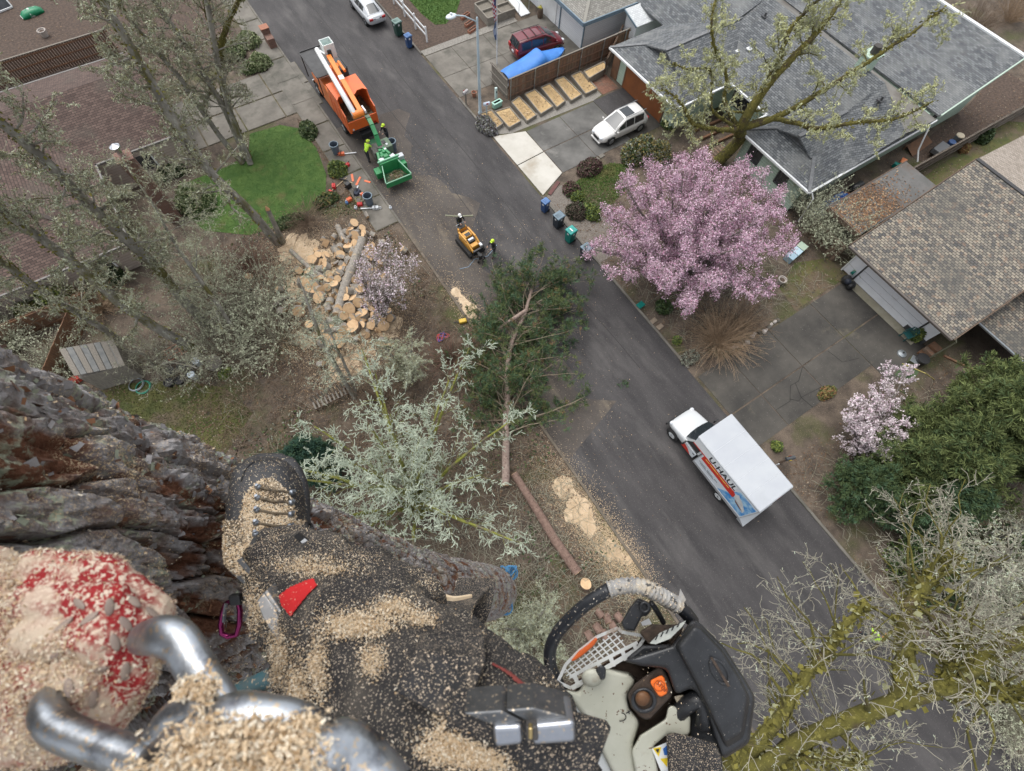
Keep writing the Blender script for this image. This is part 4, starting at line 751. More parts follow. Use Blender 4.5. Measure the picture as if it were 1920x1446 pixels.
# local x towards the feed tray (street towards camera), y left
tr = MB(); o_, i_ = 1.02, .62
def funnel(z0, z1): return [[(.75, y*i_, z) for y, z in ((-1, .62), (1, .62), (1, 1.25), (-1, 1.25))], [(2.1, y*o_, z) for y, z in ((-1, .55), (1, .55), (1, 1.15), (-1, 1.15))]]
r = funnel(0, 0); MB().add([r[0][0], r[0][1], r[1][1], r[1][0]], [(0, 1, 2, 3)]).obj('tray_floor', M_grd, K)
for s in (1, -1): MB().hexa([(.75, s*i_, .6), (2.1, s*o_, .5), (2.1, s*(o_-.04), .5), (.75, s*(i_-.04), .6), (.75, s*i_, 1.35), (2.1, s*o_, 1.0), (2.1, s*(o_-.04), 1.0), (.75, s*(i_-.04), 1.35)]).obj('tray_side', M_gr, K)
MB().bar((2.1, -o_, .72), (2.1, o_, .72), .06, .4).obj('tray_lip', M_gr, K)
for a, b in (((.75, i_, 1.36), (2.1, o_, 1.01)), ((.75, -i_, 1.36), (2.1, -o_, 1.01)), ((2.12, -o_, .95), (2.12, o_, .95))): MB().bar(a, b, .06).obj('tray_rim', mat('rim_mint', (.2, .42, .28), rough=.4), K)
flecks('brush_scraps', np.column_stack([rs.uniform(1.0, 2.0, 500), rs.normal(0, .35, 500), rs.uniform(.62, .75, 500)]), .13, [M_leafp, M_grassm, M_leafb], aspect=.25, mi=rs.choice(3, 500), parent=K)
MB().box(.35, .8, -.75, .75, .5, 1.5).obj('feed_hood', M_gr, K, bevel=.05); MB().bar((.62, -.85, 1.56), (.62, .85, 1.56), .1).obj('feed_bar', mat('rim_mint', (.2, .42, .28)), K)
for y in (-.45, .4): MB().obox((.45, y, 1.56), (.3, .34, .04), rz=.2).obj('warning_plate', M_plate, K)
MB().hexa([(-.6, -.42, .5), (.4, -.42, .5), (.4, .42, .5), (-.6, .42, .5), (-.45, -.3, 1.65), (.35, -.36, 1.55), (.35, .36, 1.55), (-.45, .3, 1.65)]).obj('drum_housing', M_gr, K, bevel=.06)
MB().bar((-.3, -.42, 1.5), (.42, -.62, 1.35), .2, .3).obj('housing_arm', M_gr, K, bevel=.03); MB().bar((-.7, .05, 1.62), (.3, .3, 1.6), .18, .2).obj('housing_arm', M_gr, K, bevel=.03)
for x, y, z, k in ((-.1, .0, 1.64, 8), (.2, -.3, 1.6, 8), (-.35, -.2, 1.62, 6)): MB().lathe([(.13, z-.1), (.13, z+.08), (.06, z+.1)], (x, y, 0), k).obj('hydraulic_cap', M_gr, K)
MB().obox((-.25, .18, 1.7), (.16, .16, .03)).obj('warning_plate', M_plate, K)
MB().box(-1.75, -.75, .22, .95, .55, 1.32).obj('engine_cover', M_dust, K, bevel=.05); MB().obox((-1.05, .6, 1.34), (.18, .15, .03)).obj('warning_plate', M_plate, K); MB().box(-1.5, -1.2, .35, .6, 1.3, 1.36).obj('vent', M_black, K)
MB().box(-1.8, -.8, -.55, .15, .55, 1.15).obj('fuel_tank', mat('dust_grey', (.17, .16, .14), (.1, .1, .09), scale=3, rough=.85), K, bevel=.04)
MB().lathe([(.3, 1.6), (.3, 1.72)], (-.75, -.02, 0), 14).obj('turntable', mat('dust_grey', (.17, .16, .14)), K)
mb = MB(); pts = [(-.75, -.02, 1.7), (-1.1, -.0, 2.3), (-1.7, .05, 2.65), (-2.35, .1, 2.72), (-2.75, .12, 2.6)]
for p, q2 in zip(pts, pts[1:]): mb.bar(p, q2, .3, .24)
mb.obj('discharge_chute', M_gr, K)
MB().bar((-2.3, .1, 2.86), (-2.8, .12, 2.7), .32, .05).obj('chute_flap', M_dust, K)
MB().box(-2.9, 1.2, -.4, .4, .45, .6).obj('frame', M_grd, K); MB().bar((-2.9, 0, .5), (-3.6, 0, .5), .12).obj('drawbar', M_dark, K)
MB().box(.25, .85, .72, 1.25, .35, .85).obj('fender', M_gr, K, bevel=.03); MB().box(.0, .4, .85, 1.3, .75, 1.15).obj('tool_box', mat('box_pale', (.5, .52, .55), rough=.6), K, bevel=.03); MB().box(.2, .85, -1.2, -.75, .35, .85).obj('fender', M_gr, K, bevel=.03)
for s in (1, -1): wheel(K, .1, s*.88, .36, .24, M_plate, s)
# ---- yellow mini loader
M_ye = mat('loader_yellow', (.62, .31, .05), (.52, .25, .04), scale=3, rough=.45, c3=(.3, .2, .1), s3=3, t3=(.58, .7))
Q = thing('mini_loader', 'yellow stand-on tracked mini loader with black log grapple', 'loader', (10.35, 20.0, .01), math.radians(-86))
for s in (1, -1):
    mb = MB(); prof = [(-.85, .1), (-.7, 0), (.75, 0), (.95, .12), (.98, .3), (.8, .42), (-.75, .42), (-.92, .3)]; n = len(prof); y0, y1 = s*.42, s*.66
    mb.add([(x, y0, z) for x, z in prof]+[(x, y1, z) for x, z in prof], [tuple(range(n)), tuple(range(n, 2*n))[::-1]]+[(i, n+i, n+(i+1) % n, (i+1) % n) for i in range(n)]); mb.obj('track', M_tyre, Q, bevel=.02)
    MB().bar((-.75, s*.38, 1.0), (.2, s*.38, 1.02), .12, .16).bar((.2, s*.38, 1.02), (1.0, s*.36, .6), .11, .14).obj('loader_arm', M_ye, Q, bevel=.02)
MB().box(-.8, .65, -.4, .4, .2, .72).obj('chassis', M_ye, Q, bevel=.05); MB().box(-.55, -.05, -.3, .3, .72, 1.05).obj('engine_cover', M_ye, Q, bevel=.05); MB().box(.05, .4, -.26, .26, .7, .98).obj('battery_cover', M_black, Q, bevel=.04)
MB().box(.1, .25, -.2, .2, .98, 1.0).obj('screen_plate', M_plate, Q); MB().box(-.35, -.1, -.2, .2, 1.05, 1.08).obj('vent', M_black, Q); MB().box(.42, .75, -.28, .28, .6, .85).obj('front_cover', M_ye, Q, bevel=.04)
MB().box(-1.0, -.8, -.35, .35, .75, 1.15).obj('console', M_ye, Q, bevel=.04); MB().box(-1.02, -.8, -.25, .25, 1.15, 1.2).obj('control_panel', M_black, Q); MB().tube([(-1.0, -.35, 1.2), (-1.1, -.35, 1.32), (-1.1, .35, 1.32), (-1.0, .35, 1.2)], .025, 6).obj('grab_bar', M_galv, Q)
MB().box(-1.3, -.85, -.35, .35, .12, .17).obj('platform', M_dark, Q)
MB().box(.95, 1.1, -.4, .4, .3, .75).obj('attach_plate', M_black, Q, bevel=.02); MB().bar((1.1, -.1, .55), (1.5, -.15, .6), .16).lathe([(.14, .35), (.14, .75)], (1.5, -.15, 0), 10).obj('rotator', M_dark, Q)
for s in (1, -1): MB().tube([(1.45, -.15+s*.08, .5), (1.6, -.15+s*.28, .38), (1.62, -.15+s*.3, .2), (1.55, -.15+s*.1, .08)], .05, 6).obj('grapple_jaw', M_black, Q)
MB().box(.75, 1.0, .25, .42, .78, .92).obj('work_lamp', M_plate, Q)
# ================================================================== street furniture, people, tools, logs
def P3(px, py, z=0.): g = G(px, py, z); return (float(g[0]), float(g[1]), float(g[2]))
# ---- street lamp
M_lampp = mat('lamp_post_paint', (.42, .52, .58), (.36, .45, .5), scale=1.5, rough=.45)
L_ = thing('street_lamp', 'tall pale blue grey street lamp with curved arm by the mailboxes', 'street lamp', (17.9, 31.0, 0))
MB().lathe([(.17, 0), (.17, .25), (.12, .3), (.11, 2), (.075, 7.3), (.03, 7.38)], (0, 0, 0), 12).obj('pole', M_lampp, L_, smooth=True)
hd = np.array(P3(846, 31, 7.55))-np.array([17.9, 31.0, 0]); MB().tube([(0, 0, 7.05), tuple(hd*(.5, .5, 0)+np.array([0, 0, 7.5])), tuple(hd*(.85, .85, 0)+np.array([0, 0, 7.6]))], .045, 8).obj('arm', M_lampp, L_, smooth=True)
MB().ball(tuple(hd), .42, 12, 6, (1, .62, .3)).obj('lamp_head', mat('lamp_head_white', (.62, .68, .72), rough=.35), L_, smooth=True); MB().lathe([(.07, 0), (.08, .12)], (hd[0], hd[1], hd[2]+.1), 8).obj('photocell', M_plate, L_)
# ---- flag pole
F_ = thing('flag_pole', 'thin white pole with two limp flags beside the concrete driveway', 'flag pole', (22.4, 35.6, 0))
MB().tube([(0, 0, 0), (0, 0, 5.9)], [.045, .025], 8).ball((0, 0, 5.95), .06, 8, 5).obj('pole', M_white, F_)
def limp(name, z0, z1, mats, pick, n=13, w=.2):
    V = []; F = []; mi = []; K = 9
    for i in range(n+1):
        z = z1+(z0-z1)*i/n; tw = (.55+.45*math.sin(math.pi*min(1, i/n*1.2)))
        for j in range(K): V.append((-.05-w*tw*(j/(K-1))*1.0, .07*math.sin(j*1.9+i*.25)*tw, z-.10*(j/(K-1))-.06*math.sin(j*1.1)))
    for i in range(n):
        for j in range(K-1): F.append((i*K+j, i*K+j+1, (i+1)*K+j+1, (i+1)*K+j)); mi.append(pick(i, j))
    return mesh_np(name, V, F, mats, F_, smooth=True, mi=mi)
M_fr = mat('flag_red', (.42, .02, .035), rough=.8); M_fw = mat('flag_white', (.72, .72, .74), rough=.8); M_fb = mat('flag_blue', (.03, .05, .17), rough=.8)
limp('flag', 3.6, 5.6, [M_fr, M_fw, M_fb], lambda i, j: 2 if (i < 6 and j < 4) else (i+j//3) % 2, w=.42); limp('second_flag', 2.1, 3.45, [mat('flag_slate', (.12, .16, .26), rough=.8), mat('flag_pale', (.5, .55, .62), rough=.8)], lambda i, j: 1 if 4 <= i <= 8 and 2 <= j <= 5 else 0, w=.3)
# ---- mailboxes and pedestal
def mailbox(label, loc, rz, m, post=M_woodg, h=1.05):
    t = thing('mailbox', label, 'mailbox', loc, rz, 'mailboxes along the street'); MB().box(-.05, .05, -.05, .05, 0, h).obj('post', post, t)
    prof = [(.11*math.cos(a), .1+.11*math.sin(a)) for a in np.linspace(0, math.pi, 7)]+[(-.11, 0), (.11, 0)]; n = len(prof)
    MB().add([(-.26, y, h+z) for y, z in prof]+[(.26, y, h+z) for y, z in prof], [tuple(range(n))[::-1], tuple(range(n, 2*n))]+[(i, (i+1) % n, n+(i+1) % n, n+i) for i in range(n)]).obj('box', m, t)
    d = MB().box(.262, .275, -.1, .1, h+.01, h+.18).obj('door', m, t); MB().box(-.05, .12, -.125, -.115, h+.1, h+.22).obj('signal_flag', M_red, t); return t
mailbox('pale grey mailbox on a weathered post nearest the far driveway', P3(874, 197), math.radians(200), mat('mail_grey', (.42, .4, .4), (.36, .34, .34), scale=3, rough=.6))
mailbox('pale blue mailbox right at the foot of the street lamp', (18.25, 30.55, 0), math.radians(-10), mat('mail_blue', (.5, .58, .68), rough=.5), M_lampp)
m_ = mailbox('dark mailbox with yellow band on brown post beside white truck', P3(1462, 868), math.radians(160), mat('mail_dark', (.06, .065, .07), rough=.5), M_woodd); MB().box(-.02, .1, -.135, .135, 1.02, 1.16).obj('yellow_band', mat('tag_yellow', (.6, .42, .02), rough=.5), m_)
MB().lathe([(.04, 0), (.045, .5), (.02, .55)], (.4, .1, 0), 6).obj('post_cap', M_plate, m_)
t = thing('utility_pedestal', 'rounded mint green utility box between lamp and raised bed', 'utility box', P3(932, 201), math.radians(6)); MB().box(-.42, .42, -.2, .2, 0, .5).obj('body', mat('pedestal_mint', (.30, .52, .42), (.26, .46, .37), scale=2, rough=.5), t, bevel=.1, seg=4); MB().box(-.44, .44, -.22, .22, .42, .5).obj('lid', mat('pedestal_lid', (.36, .6, .5), rough=.5), t, bevel=.06)
t = thing('marker_post', 'short white utility post with small dark tag', 'post', P3(930, 186)); MB().box(-.1, .1, -.09, .09, 0, 1.0).obj('post', mat('post_pale', (.55, .68, .66), rough=.5), t, bevel=.03); MB().box(-.05, .05, -.1, -.09, .6, .75).obj('tag', M_dark, t)
def pot(label, loc, r, h, m, soil=True, group=None, name='flower_pot'):
    t = thing(name, label, 'pot', loc, group=group); MB().lathe([(r*.65, 0), (r*.9, h*.85), (r, h*.86), (r, h), (r*.84, h), (r*.8, h*.8), (0.01, h*.8)], (0, 0, 0), 16, cap=False).obj('bowl', m, t, smooth=False)
    MB().lathe([(r*.8, h*.78), (r*.5, h*.82), (.01, h*.83)], (0, 0, 0), 12, cap=False).obj('soil', M_mulch, t); return t
M_terra = mat('terracotta', (.34, .15, .09), (.27, .12, .08), scale=5, rough=.85); M_stonep = mat('pale_pot', (.48, .44, .4), (.4, .36, .33), scale=5, rough=.85)
pot('terracotta pot on the gravel by the pale grey mailbox', P3(889, 181), .22, .4, M_terra); pot('round pale stone pot on dark soil right of the pink tree', P3(1462, 530), .3, .42, M_stonep); pot('small dark pot with yellow tag near the pink blossom edge', P3(1425, 530), .26, .3, M_dark)
pot('white ring shaped pot behind the small lawn, nearer the driveway', P3(1213, 314), .26, .4, M_stonep); pot('white half sunk pot behind the small lawn, nearer the house', P3(1228, 304), .2, .35, M_stonep); pot('pale round pot in dark yard beyond the brown roof', P3(86, 68), .35, .5, M_stonep)
# ---- wheeled bins
def bin_(label, loc, rz, body, lid, h=1.05, w=.56, sticker=True, bar=None):
    t = thing('wheelie_bin', label, 'bin', loc, rz, 'wheeled bins along the kerb'); a, b = w/2*.82, w/2
    MB().hexa([(-a, -a, .06), (a, -a, .06), (a, a, .06), (-a, a, .06), (-b, -b, h), (b, -b, h), (b, b, h), (-b, b, h)]).obj('body', body, t, bevel=.04)
    l = MB().hexa([(-b-.04, -b-.03, h), (b+.05, -b-.03, h), (b+.05, b+.03, h), (-b-.04, b+.03, h), (-b, -b+.02, h+.07), (b-.02, -b+.02, h+.1), (b-.02, b-.02, h+.1), (-b, b-.02, h+.07)]).obj('lid', lid, t, bevel=.03)
    for y in (-.12, 0, .12): MB().box(-b+.05, b-.05, y-.02, y+.02, h+.07, h+.105).obj('lid_rib', lid, l)
    MB().bar((b+.07, -b, h-.02), (b+.07, b, h-.02), .04).obj('handle', M_black, t)
    for s in (1, -1): MB().lathe([(.12, -.03), (.12, .03)], (b-.02, s*(b-.05), .12), 12, 'y').obj('wheel', M_black, t)
    if sticker:
        for s in (-1, 1): MB().box(-.08, .06, s*(b*.97)-.004, s*(b*.97)+.004, h-.25, h-.1).obj('sticker', M_plate, t)
        MB().obox((-b*.97, .0, h-.2), (.01, .15, .14)).obj('sticker', M_plate, t)
    if bar: MB().obox((-.05, -.02, h+.108), (.09, .3, .012)).obj('lid_label', M_white, l)
    return t
mb_ = lambda n, c: mat(n, c, tuple(q*1.25 for q in c), scale=2, rough=.45)
BLU, DKB, TEAL, SLATE = mb_('bin_blue', (.02, .055, .15)), mb_('bin_navy', (.014, .022, .032)), mb_('bin_teal', (.0, .14, .115)), mb_('lid_slate', (.12, .17, .21))
bin_('blue wheeled bin, first of the row past the pale apron', (16.72, 19.9, .01), .15, BLU, mb_('lid_blue', (.07, .15, .32)), 1.0, .5)
bin_('dark navy wheeled bin between the blue and the teal bin', (16.75, 18.25, .01), .1, DKB, SLATE, 1.08, .64); bin_('bright teal green wheeled bin with white label on its lid', (16.72, 16.7, .01), .12, TEAL, mb_('lid_teal', (.02, .25, .22)), 1.12, .62, bar=True)
bin_('dark navy wheeled bin nearest the pink blossom tree', (16.78, 14.95, .01), .1, DKB, SLATE, 1.08, .64)
bin_('tall dark green wheeled bin behind the silver sedan', P3(748, 66), .1, mb_('bin_forest', (.015, .05, .04)), mb_('lid_greygreen', (.13, .2, .18)), 1.15, .66); bin_('blue wheeled bin at the corner of the far driveway', P3(768, 89), .1, BLU, mb_('lid_blue', (.07, .15, .32)), 1.0, .52)
# ---- raised beds
M_bedw = mat('bed_timber', (.19, .17, .145), (.27, .25, .21), scale=4, rough=.9); M_straw = mat('straw_chips', (.58, .42, .22), (.46, .32, .16), scale=7, rough=.95, bump=.03, bscale=18)
def bed(label, quad, h=.32, fill=M_straw, group='raised garden beds', nfl=420):
    c = np.mean([q[:2] for q in quad], axis=0); t = thing('raised_bed', label, 'raised bed', (c[0], c[1], 0), group=group); q = [(p[0]-c[0], p[1]-c[1]) for p in quad]
    for i in range(4):
        a, b = q[i], q[(i+1) % 4]; MB().bar((*a, h/2), (*b, h/2), .07, h).obj('side_board', M_bedw, t)
    MB().add([(*p, h-.07) for p in q], [(0, 1, 2, 3)]).obj('straw', fill, t)
    if nfl:
        w = rs.dirichlet((1, 1, 1, 1), nfl); f = flecks('straw_bits', np.column_stack([w@np.array(q), rs.uniform(h-.06, h, nfl)]), .12, [M_straw, M_chip, M_mulch], aspect=.3, mi=rs.choice([0, 0, 1, 2], nfl, p=[.4, .3, .2, .1]), parent=t)
    return t
z = .3; RB = lambda *pp: [P3(860+x/5.647, 130+y/5.647, z) for x, y in pp]
bed('narrow raised bed nearest the street lamp with round emblem on its end', RB((230, 470), (345, 430), (470, 570), (400, 620)))
bed('short straw filled bed beside the mint green utility box', RB((385, 445), (540, 400), (660, 545), (535, 615)))
bed('long straw bed right under the grey gate corner', RB((560, 345), (640, 285), (825, 480), (725, 545)))
bed('straw bed with a dark bare patch across its middle', RB((700, 262), (810, 212), (1000, 390), (870, 470)))
bed('straw bed dotted with dark plants in rows', RB((872, 190), (965, 150), (1130, 330), (1040, 400)))
bed('straw bed with one round green plant at its near end', RB((1018, 110), (1112, 75), (1305, 262), (1192, 330)))
bed('straw bed beside the red brick patio', RB((1192, 65), (1290, 20), (1465, 200), (1345, 258)))
bed('tall planter box against the fence above the brick patio', [P3(1095, 133, .6), P3(1132, 115, .6), P3(1140, 125, .6), P3(1105, 146, .6)], .6, nfl=120)
t = thing('planter_box', 'big grey planter box split into four beds by the van driveway', 'planter', (25.95, 41.6, 0))
for a, b in (((-1.5, -1.2), (1.4, -1.2)), ((1.4, -1.2), (1.5, 1.25)), ((1.5, 1.25), (-1.4, 1.25)), ((-1.4, 1.25), (-1.5, -1.2)), ((0, -1.2), (0, 1.25)), ((-1.45, 0), (1.45, 0))): MB().bar((*a, .35), (*b, .35), .1, .7).obj('side_board', M_bedw, t)
MB().box(-1.45, 1.45, -1.15, 1.2, .02, .5).obj('soil', mat('bed_soil', (.14, .125, .1), (.2, .18, .15), scale=6, rough=.95), t)
for i, (px, py, lb) in enumerate(((872, 33, 'terracotta trough farthest from the driveway edge'), (880, 47, 'terracotta trough, middle of the three in the dark bed'), (886, 59, 'terracotta trough nearest the driveway edge'))):
    t = thing('trough', lb, 'planter', P3(px, py), .3, 'terracotta troughs'); 
    for s in (1, -1): MB().box(-.5, .5, s*.14-.02, s*.14+.02, 0, .25).box(s*.5-.02, s*.5+.02, -.12, .12, 0, .25).obj('side', M_terra, t)
    MB().box(-.46, .46, -.11, .11, 0, .18).obj('soil', M_mulch, t)
t = thing('ramp', 'white wheelchair style ramp with rails by the white house', 'ramp', (28.3, 40.0, 0)); MB().hexa([(-.5, 0, .02), (.5, 0, .02), (.5, 4.5, .6), (-.5, 4.5, .6), (-.5, 0, .1), (.5, 0, .1), (.5, 4.5, .7), (-.5, 4.5, .7)]).obj('deck', M_white, t)
for s in (-.55, .55): MB().tube([(s, .3, .1), (s, .3, 1), (s, 4.5, 1.6)], .03, 6).obj('rail', M_galv, t)
t = thing('barrel_planter', 'brown barrel with yellow flowers by the white ramp', 'planter', (29.3, 39.1, 0)); MB().lathe([(.22, 0), (.28, .35), (.24, .75)], k=12).obj('barrel', M_woodd, t); flecks('flowers', np.column_stack([rs.normal(0, .1, 60), rs.normal(0, .1, 60), rs.uniform(.76, .95, 60)]), .1, [mat('flower_yellow', (.5, .42, .03), rough=.7), M_grassb], mi=rs.choice(2, 60), parent=t)
t = thing('brick_pillar', 'stepped red brick pillar at the pavement edge', 'pillar', (6.75, 47.3, .05)); MB().box(-.3, .3, -.3, .9, 0, .75).obj('lower_block', M_brickw, t); MB().box(-.33, .33, .5, 1.1, .75, 1.15).obj('upper_block', M_brickw, t); MB().box(-.36, .36, .45, 1.15, 1.15, 1.2).obj('cap', M_terra, t)
for o in t.children: set_uv(o, slope_uv)
# stones bordering the lower driveway
for i in range(16):
    f = i/15; x, y = 20.6+f*4.4+random.uniform(-.05, .05), 3.75+.12*math.sin(i)+random.uniform(-.06, .06); s = random.uniform(.13, .22); mb = MB().ball((0, 0, .05), s, 7, 5, (1, .75, .6)); mb.v = [(a+random.uniform(-.03, .03), b+random.uniform(-.03, .03), c) for a, b, c in mb.v]
    o = mb.obj('border_stone', M_stonep if i % 3 else M_conc); o.location = (x, y, 0); o.rotation_euler = (0, 0, random.uniform(0, 3)); tag(o, 'rounded pale stone in the row edging the lower driveway', 'stone', 'stones edging the lower driveway')
for (px, py), lb in zip(((1225, 602), (1237, 613), (1118, 300), (1128, 293)), ('tan stepping stone by the kerb, nearer the pink tree', 'tan stepping stone by the kerb, nearer the brown shrub', 'grey paver beside the small lawn', 'second grey paver beside the small lawn, nearer the white car')):
    o = MB().box(-.25, .25, -.16, .16, 0, .06).obj('stepping_stone', M_conc if px < 1150 else mat('stone_tan', (.28, .22, .16), (.2, .16, .12), scale=4, rough=.9), bevel=.02); o.location = P3(px, py); o.rotation_euler = (0, 0, .1); tag(o, lb, 'paver')
t = thing('valve_box', 'low dark green lid box at the kerb under the blossoms', 'utility box', P3(1200, 574), .1); MB().box(-.25, .25, -.18, .18, 0, .14).obj('body', TEAL, t, bevel=.02); MB().box(-.27, .27, -.2, .2, .14, .18).obj('lid', TEAL, t, bevel=.01)
o = MB().box(-.14, .14, -.75, .75, 0, .08).obj('timber_edging', mat('timber_maroon', (.14, .06, .055), (.1, .05, .045), scale=3, rough=.9), bevel=.01); o.location = (18.6, 21.35, 0); o.rotation_euler = (0, 0, math.radians(-63)); tag(o, 'dark red timber edging along the pale apron corner', 'edging')
# chair, tarp pile, odds and ends by the houses
M_chair = mat('chair_green', (.02, .1, .1), rough=.4); t = thing('garden_chair', 'dark green plastic garden chair before the white garage door', 'chair', (31.4, -1.75, .03), math.radians(170)); MB().box(-.25, .25, -.25, .25, .4, .44).obj('seat', M_chair, t, bevel=.02)
for x, y in ((-.22, -.22), (.22, -.22), (.22, .22), (-.22, .22)): MB().bar((x, y, 0), (x*.95, y*.95, .4), .05).obj('leg', M_chair, t)
for i in range(5): MB().bar((-.26, -.2+i*.1, .44), (-.36, -.2+i*.1, .85), .05, .02).obj('back_slat', M_chair, t)
MB().tube([(-.25, -.26, .42), (-.37, -.24, .8), (-.4, 0, .92), (-.37, .24, .8), (-.25, .26, .42)], .025, 6).obj('back_frame', M_chair, t)
for s in (1, -1): MB().tube([(-.3, s*.27, .66), (.15, s*.29, .66), (.24, s*.27, .42)], .025, 6).obj('armrest', M_chair, t)
t = thing('tarp_pile', 'long pile under a bright blue tarp along the green house wall', 'tarp', (35.2, 8.85, 0)); n = 14; rings = []
for i in range(n+1):
    x = -1.9+3.8*i/n; h = .75+.15*math.sin(i*1.3); rings.append([(x, .55, 0), (x+.05, .45, h*.7), (x, .1+.08*math.sin(i*2.1), h), (x-.04, -.3, h*.72), (x, -.6+.1*math.sin(i*1.7), .02)])
MB().loft(rings, closed=False, cap=False).obj('tarp', mat('tarp_royal', (.01, .09, .36), (.015, .13, .48), scale=3, rough=.5, bump=.03, bscale=6), t)
for k in range(4): MB().bar((-1.4+k*.9, .2, .95), (-.9+k*.9, -.2, .88), .05, .03).obj('strap', M_terra, t)
t = thing('barbecue', 'black covered barbecue beside the blue tarp pile', 'barbecue', (37.9, 8.9, 0)); MB().box(-.45, .45, -.3, .3, 0, .8).obj('cabinet', M_black, t, bevel=.04); MB().lathe([(.3, -.5), (.3, .5)], (0, 0, .85), 12, 'x').obj('lid', M_black, t, smooth=True)
def tub(name, label, cat, loc, r, h, m, top=None):
    t = thing(name, label, cat, loc); MB().lathe([(r*.85, 0), (r, h)], k=14).obj('body', m, t); MB().lathe([(r*1.04, h), (r*.97, h+.05), (.02, h+.06)], k=14).obj('lid', top or m, t); return t
tub('barrel', 'grey barrel with pale round top behind the weathered fence', 'barrel', P3(1783, 272), .32, .9, mat('barrel_grey', (.12, .13, .14), rough=.5), mat('barrel_top', (.4, .35, .26), rough=.7)); tub('barrel', 'navy barrel beside the grey barrel at the fence', 'barrel', P3(1772, 280), .28, .7, BLU)
t = thing('handcart', 'dark handcart with grey box behind the weathered fence', 'cart', P3(1752, 290), .1); MB().box(-.7, .7, -.35, .35, .35, .75).obj('box', mat('cart_grey', (.1, .105, .11), rough=.6), t, bevel=.03); 
for s in (1, -1): wheel(t, 0, s*.4, .22, .1, M_galv, s)
MB().tube([(-.7, -.2, .6), (-1.4, -.2, .9), (-1.4, .2, .9), (-.7, .2, .6)], .025, 6).obj('handle', M_black, t)
o = MB().add([(-1.4, -.5, .03), (1.4, -.3, .05), (1.2, .5, .35), (-1.3, .4, .3)], [(0, 1, 2, 3)]).box(-1.4, 1.3, .42, .5, 0, .32).obj('timber_ramp', M_rust); o.location = P3(1722, 275); tag(o, 'reddish plywood sheet leaning by the green house corner', 'plywood')
t = thing('toy_pile', 'heap of teal and orange plastic toys at the fence end', 'toys', P3(1685, 315)); MB().ball((0, 0, .2), .3, 8, 5, (1, 1, .7)).obj('teal_tub', TEAL, t); MB().obox((.6, .2, .15), (.6, .4, .25), .4).obj('orange_crate', mat('toy_orange', (.6, .2, .08), rough=.6), t); MB().obox((-.3, .3, .2), (.3, .3, .3), .2).obj('teal_crate', TEAL, t)
t = thing('storage_totes', 'row of pale blue lidded totes half hidden under the grey shrub', 'totes', P3(1488, 478), math.radians(8))
for i, m in enumerate((mat('tote_blue', (.3, .42, .5), rough=.15), mat('tote_sky', (.42, .56, .64), rough=.15), mat('tote_green', (.42, .52, .42), rough=.2))): MB().box(-.95+i*.65, -.4+i*.65, -.3, .3, 0, .45).obj('tote', m, t, bevel=.03); MB().box(-.97+i*.65, -.38+i*.65, -.32, .32, .45, .5).obj('lid', m, t)
t = thing('waste_sacks', 'black sacks heaped at the corner of the white garage', 'sacks', P3(1590, 540)); MB().ball((0, 0, .3), .36, 9, 6, (1, .8, .9)).obj('sack', M_black, t); MB().ball((.1, .5, .32), .34, 9, 6).obj('sack', M_dark, t); MB().ball((-.2, .3, .55), .22, 9, 6).obj('sack', mat('sack_navy', (.02, .025, .04), rough=.5), t)
t = thing('hose_reel', 'small teal hose reel on a bracket by the garage corner', 'hose reel', P3(1592, 518)); MB().lathe([(.22, -.1), (.22, .1)], (0, 0, .5), 12, 'y').obj('drum', TEAL, t); MB().box(-.2, .2, -.06, .06, 0, .5).obj('stand', M_plate, t)
t = thing('garden_flag', 'green garden flag with pale flower hung from a slanted pole', 'flag', P3(1752, 712)); a, b = np.array(P3(1735, 700, 1.6))-np.array(t.location), np.array(P3(1692, 682, 1.7))-np.array(t.location)
MB().bar((0, 0, 0), tuple(a), .05).bar(tuple(a), tuple(b), .04).obj('pole', mat('pole_yellow', (.45, .38, .12), rough=.5), t)
q = [tuple(b), tuple(a*.75+b*.25), tuple(a*.75+b*.25+np.array([-.25, -.35, -.75])), tuple(b+np.array([-.25, -.35, -.75]))]; fl = MB().add(q+[(x, y, z-.015) for x, y, z in q], [(0, 1, 2, 3), (7, 6, 5, 4)]+[(i, 4+i, 4+(i+1) % 4, (i+1) % 4) for i in range(4)]).obj('cloth', mat('flag_green', (.13, .22, .1), (.18, .26, .14), scale=3, rough=.8), t)
c = np.mean(q, axis=0); MB().ball(tuple(c+np.array([0, 0, .02])), .2, 10, 4, (1, 1, .15)).obj('flower_print', mat('print_pink', (.5, .38, .42), rough=.8), fl)
t = thing('round_grill', 'small round pale lid on the driveway end by the planter', 'lid', P3(1690, 664)); MB().lathe([(.3, .02), (.28, .1), (.1, .16), (.02, .17)], k=16).obj('lid', M_galv, t); MB().lathe([(.05, .17), (.05, .24)], k=8).obj('knob', M_black, t)
tub('waste_drum', 'dark open drum beside the timber planter at driveway end', 'drum', P3(1718, 680), .4, .6, M_black, M_dark)
t = thing('utility_crate', 'square olive crate with metal lid by the slanted flag', 'crate', P3(1708, 680), .3); MB().box(-.25, .25, -.25, .25, 0, .35).obj('body', mat('crate_olive', (.12, .13, .07), rough=.7), t); MB().box(-.27, .27, -.27, .27, .35, .4).obj('lid', M_galv, t, bevel=.02)
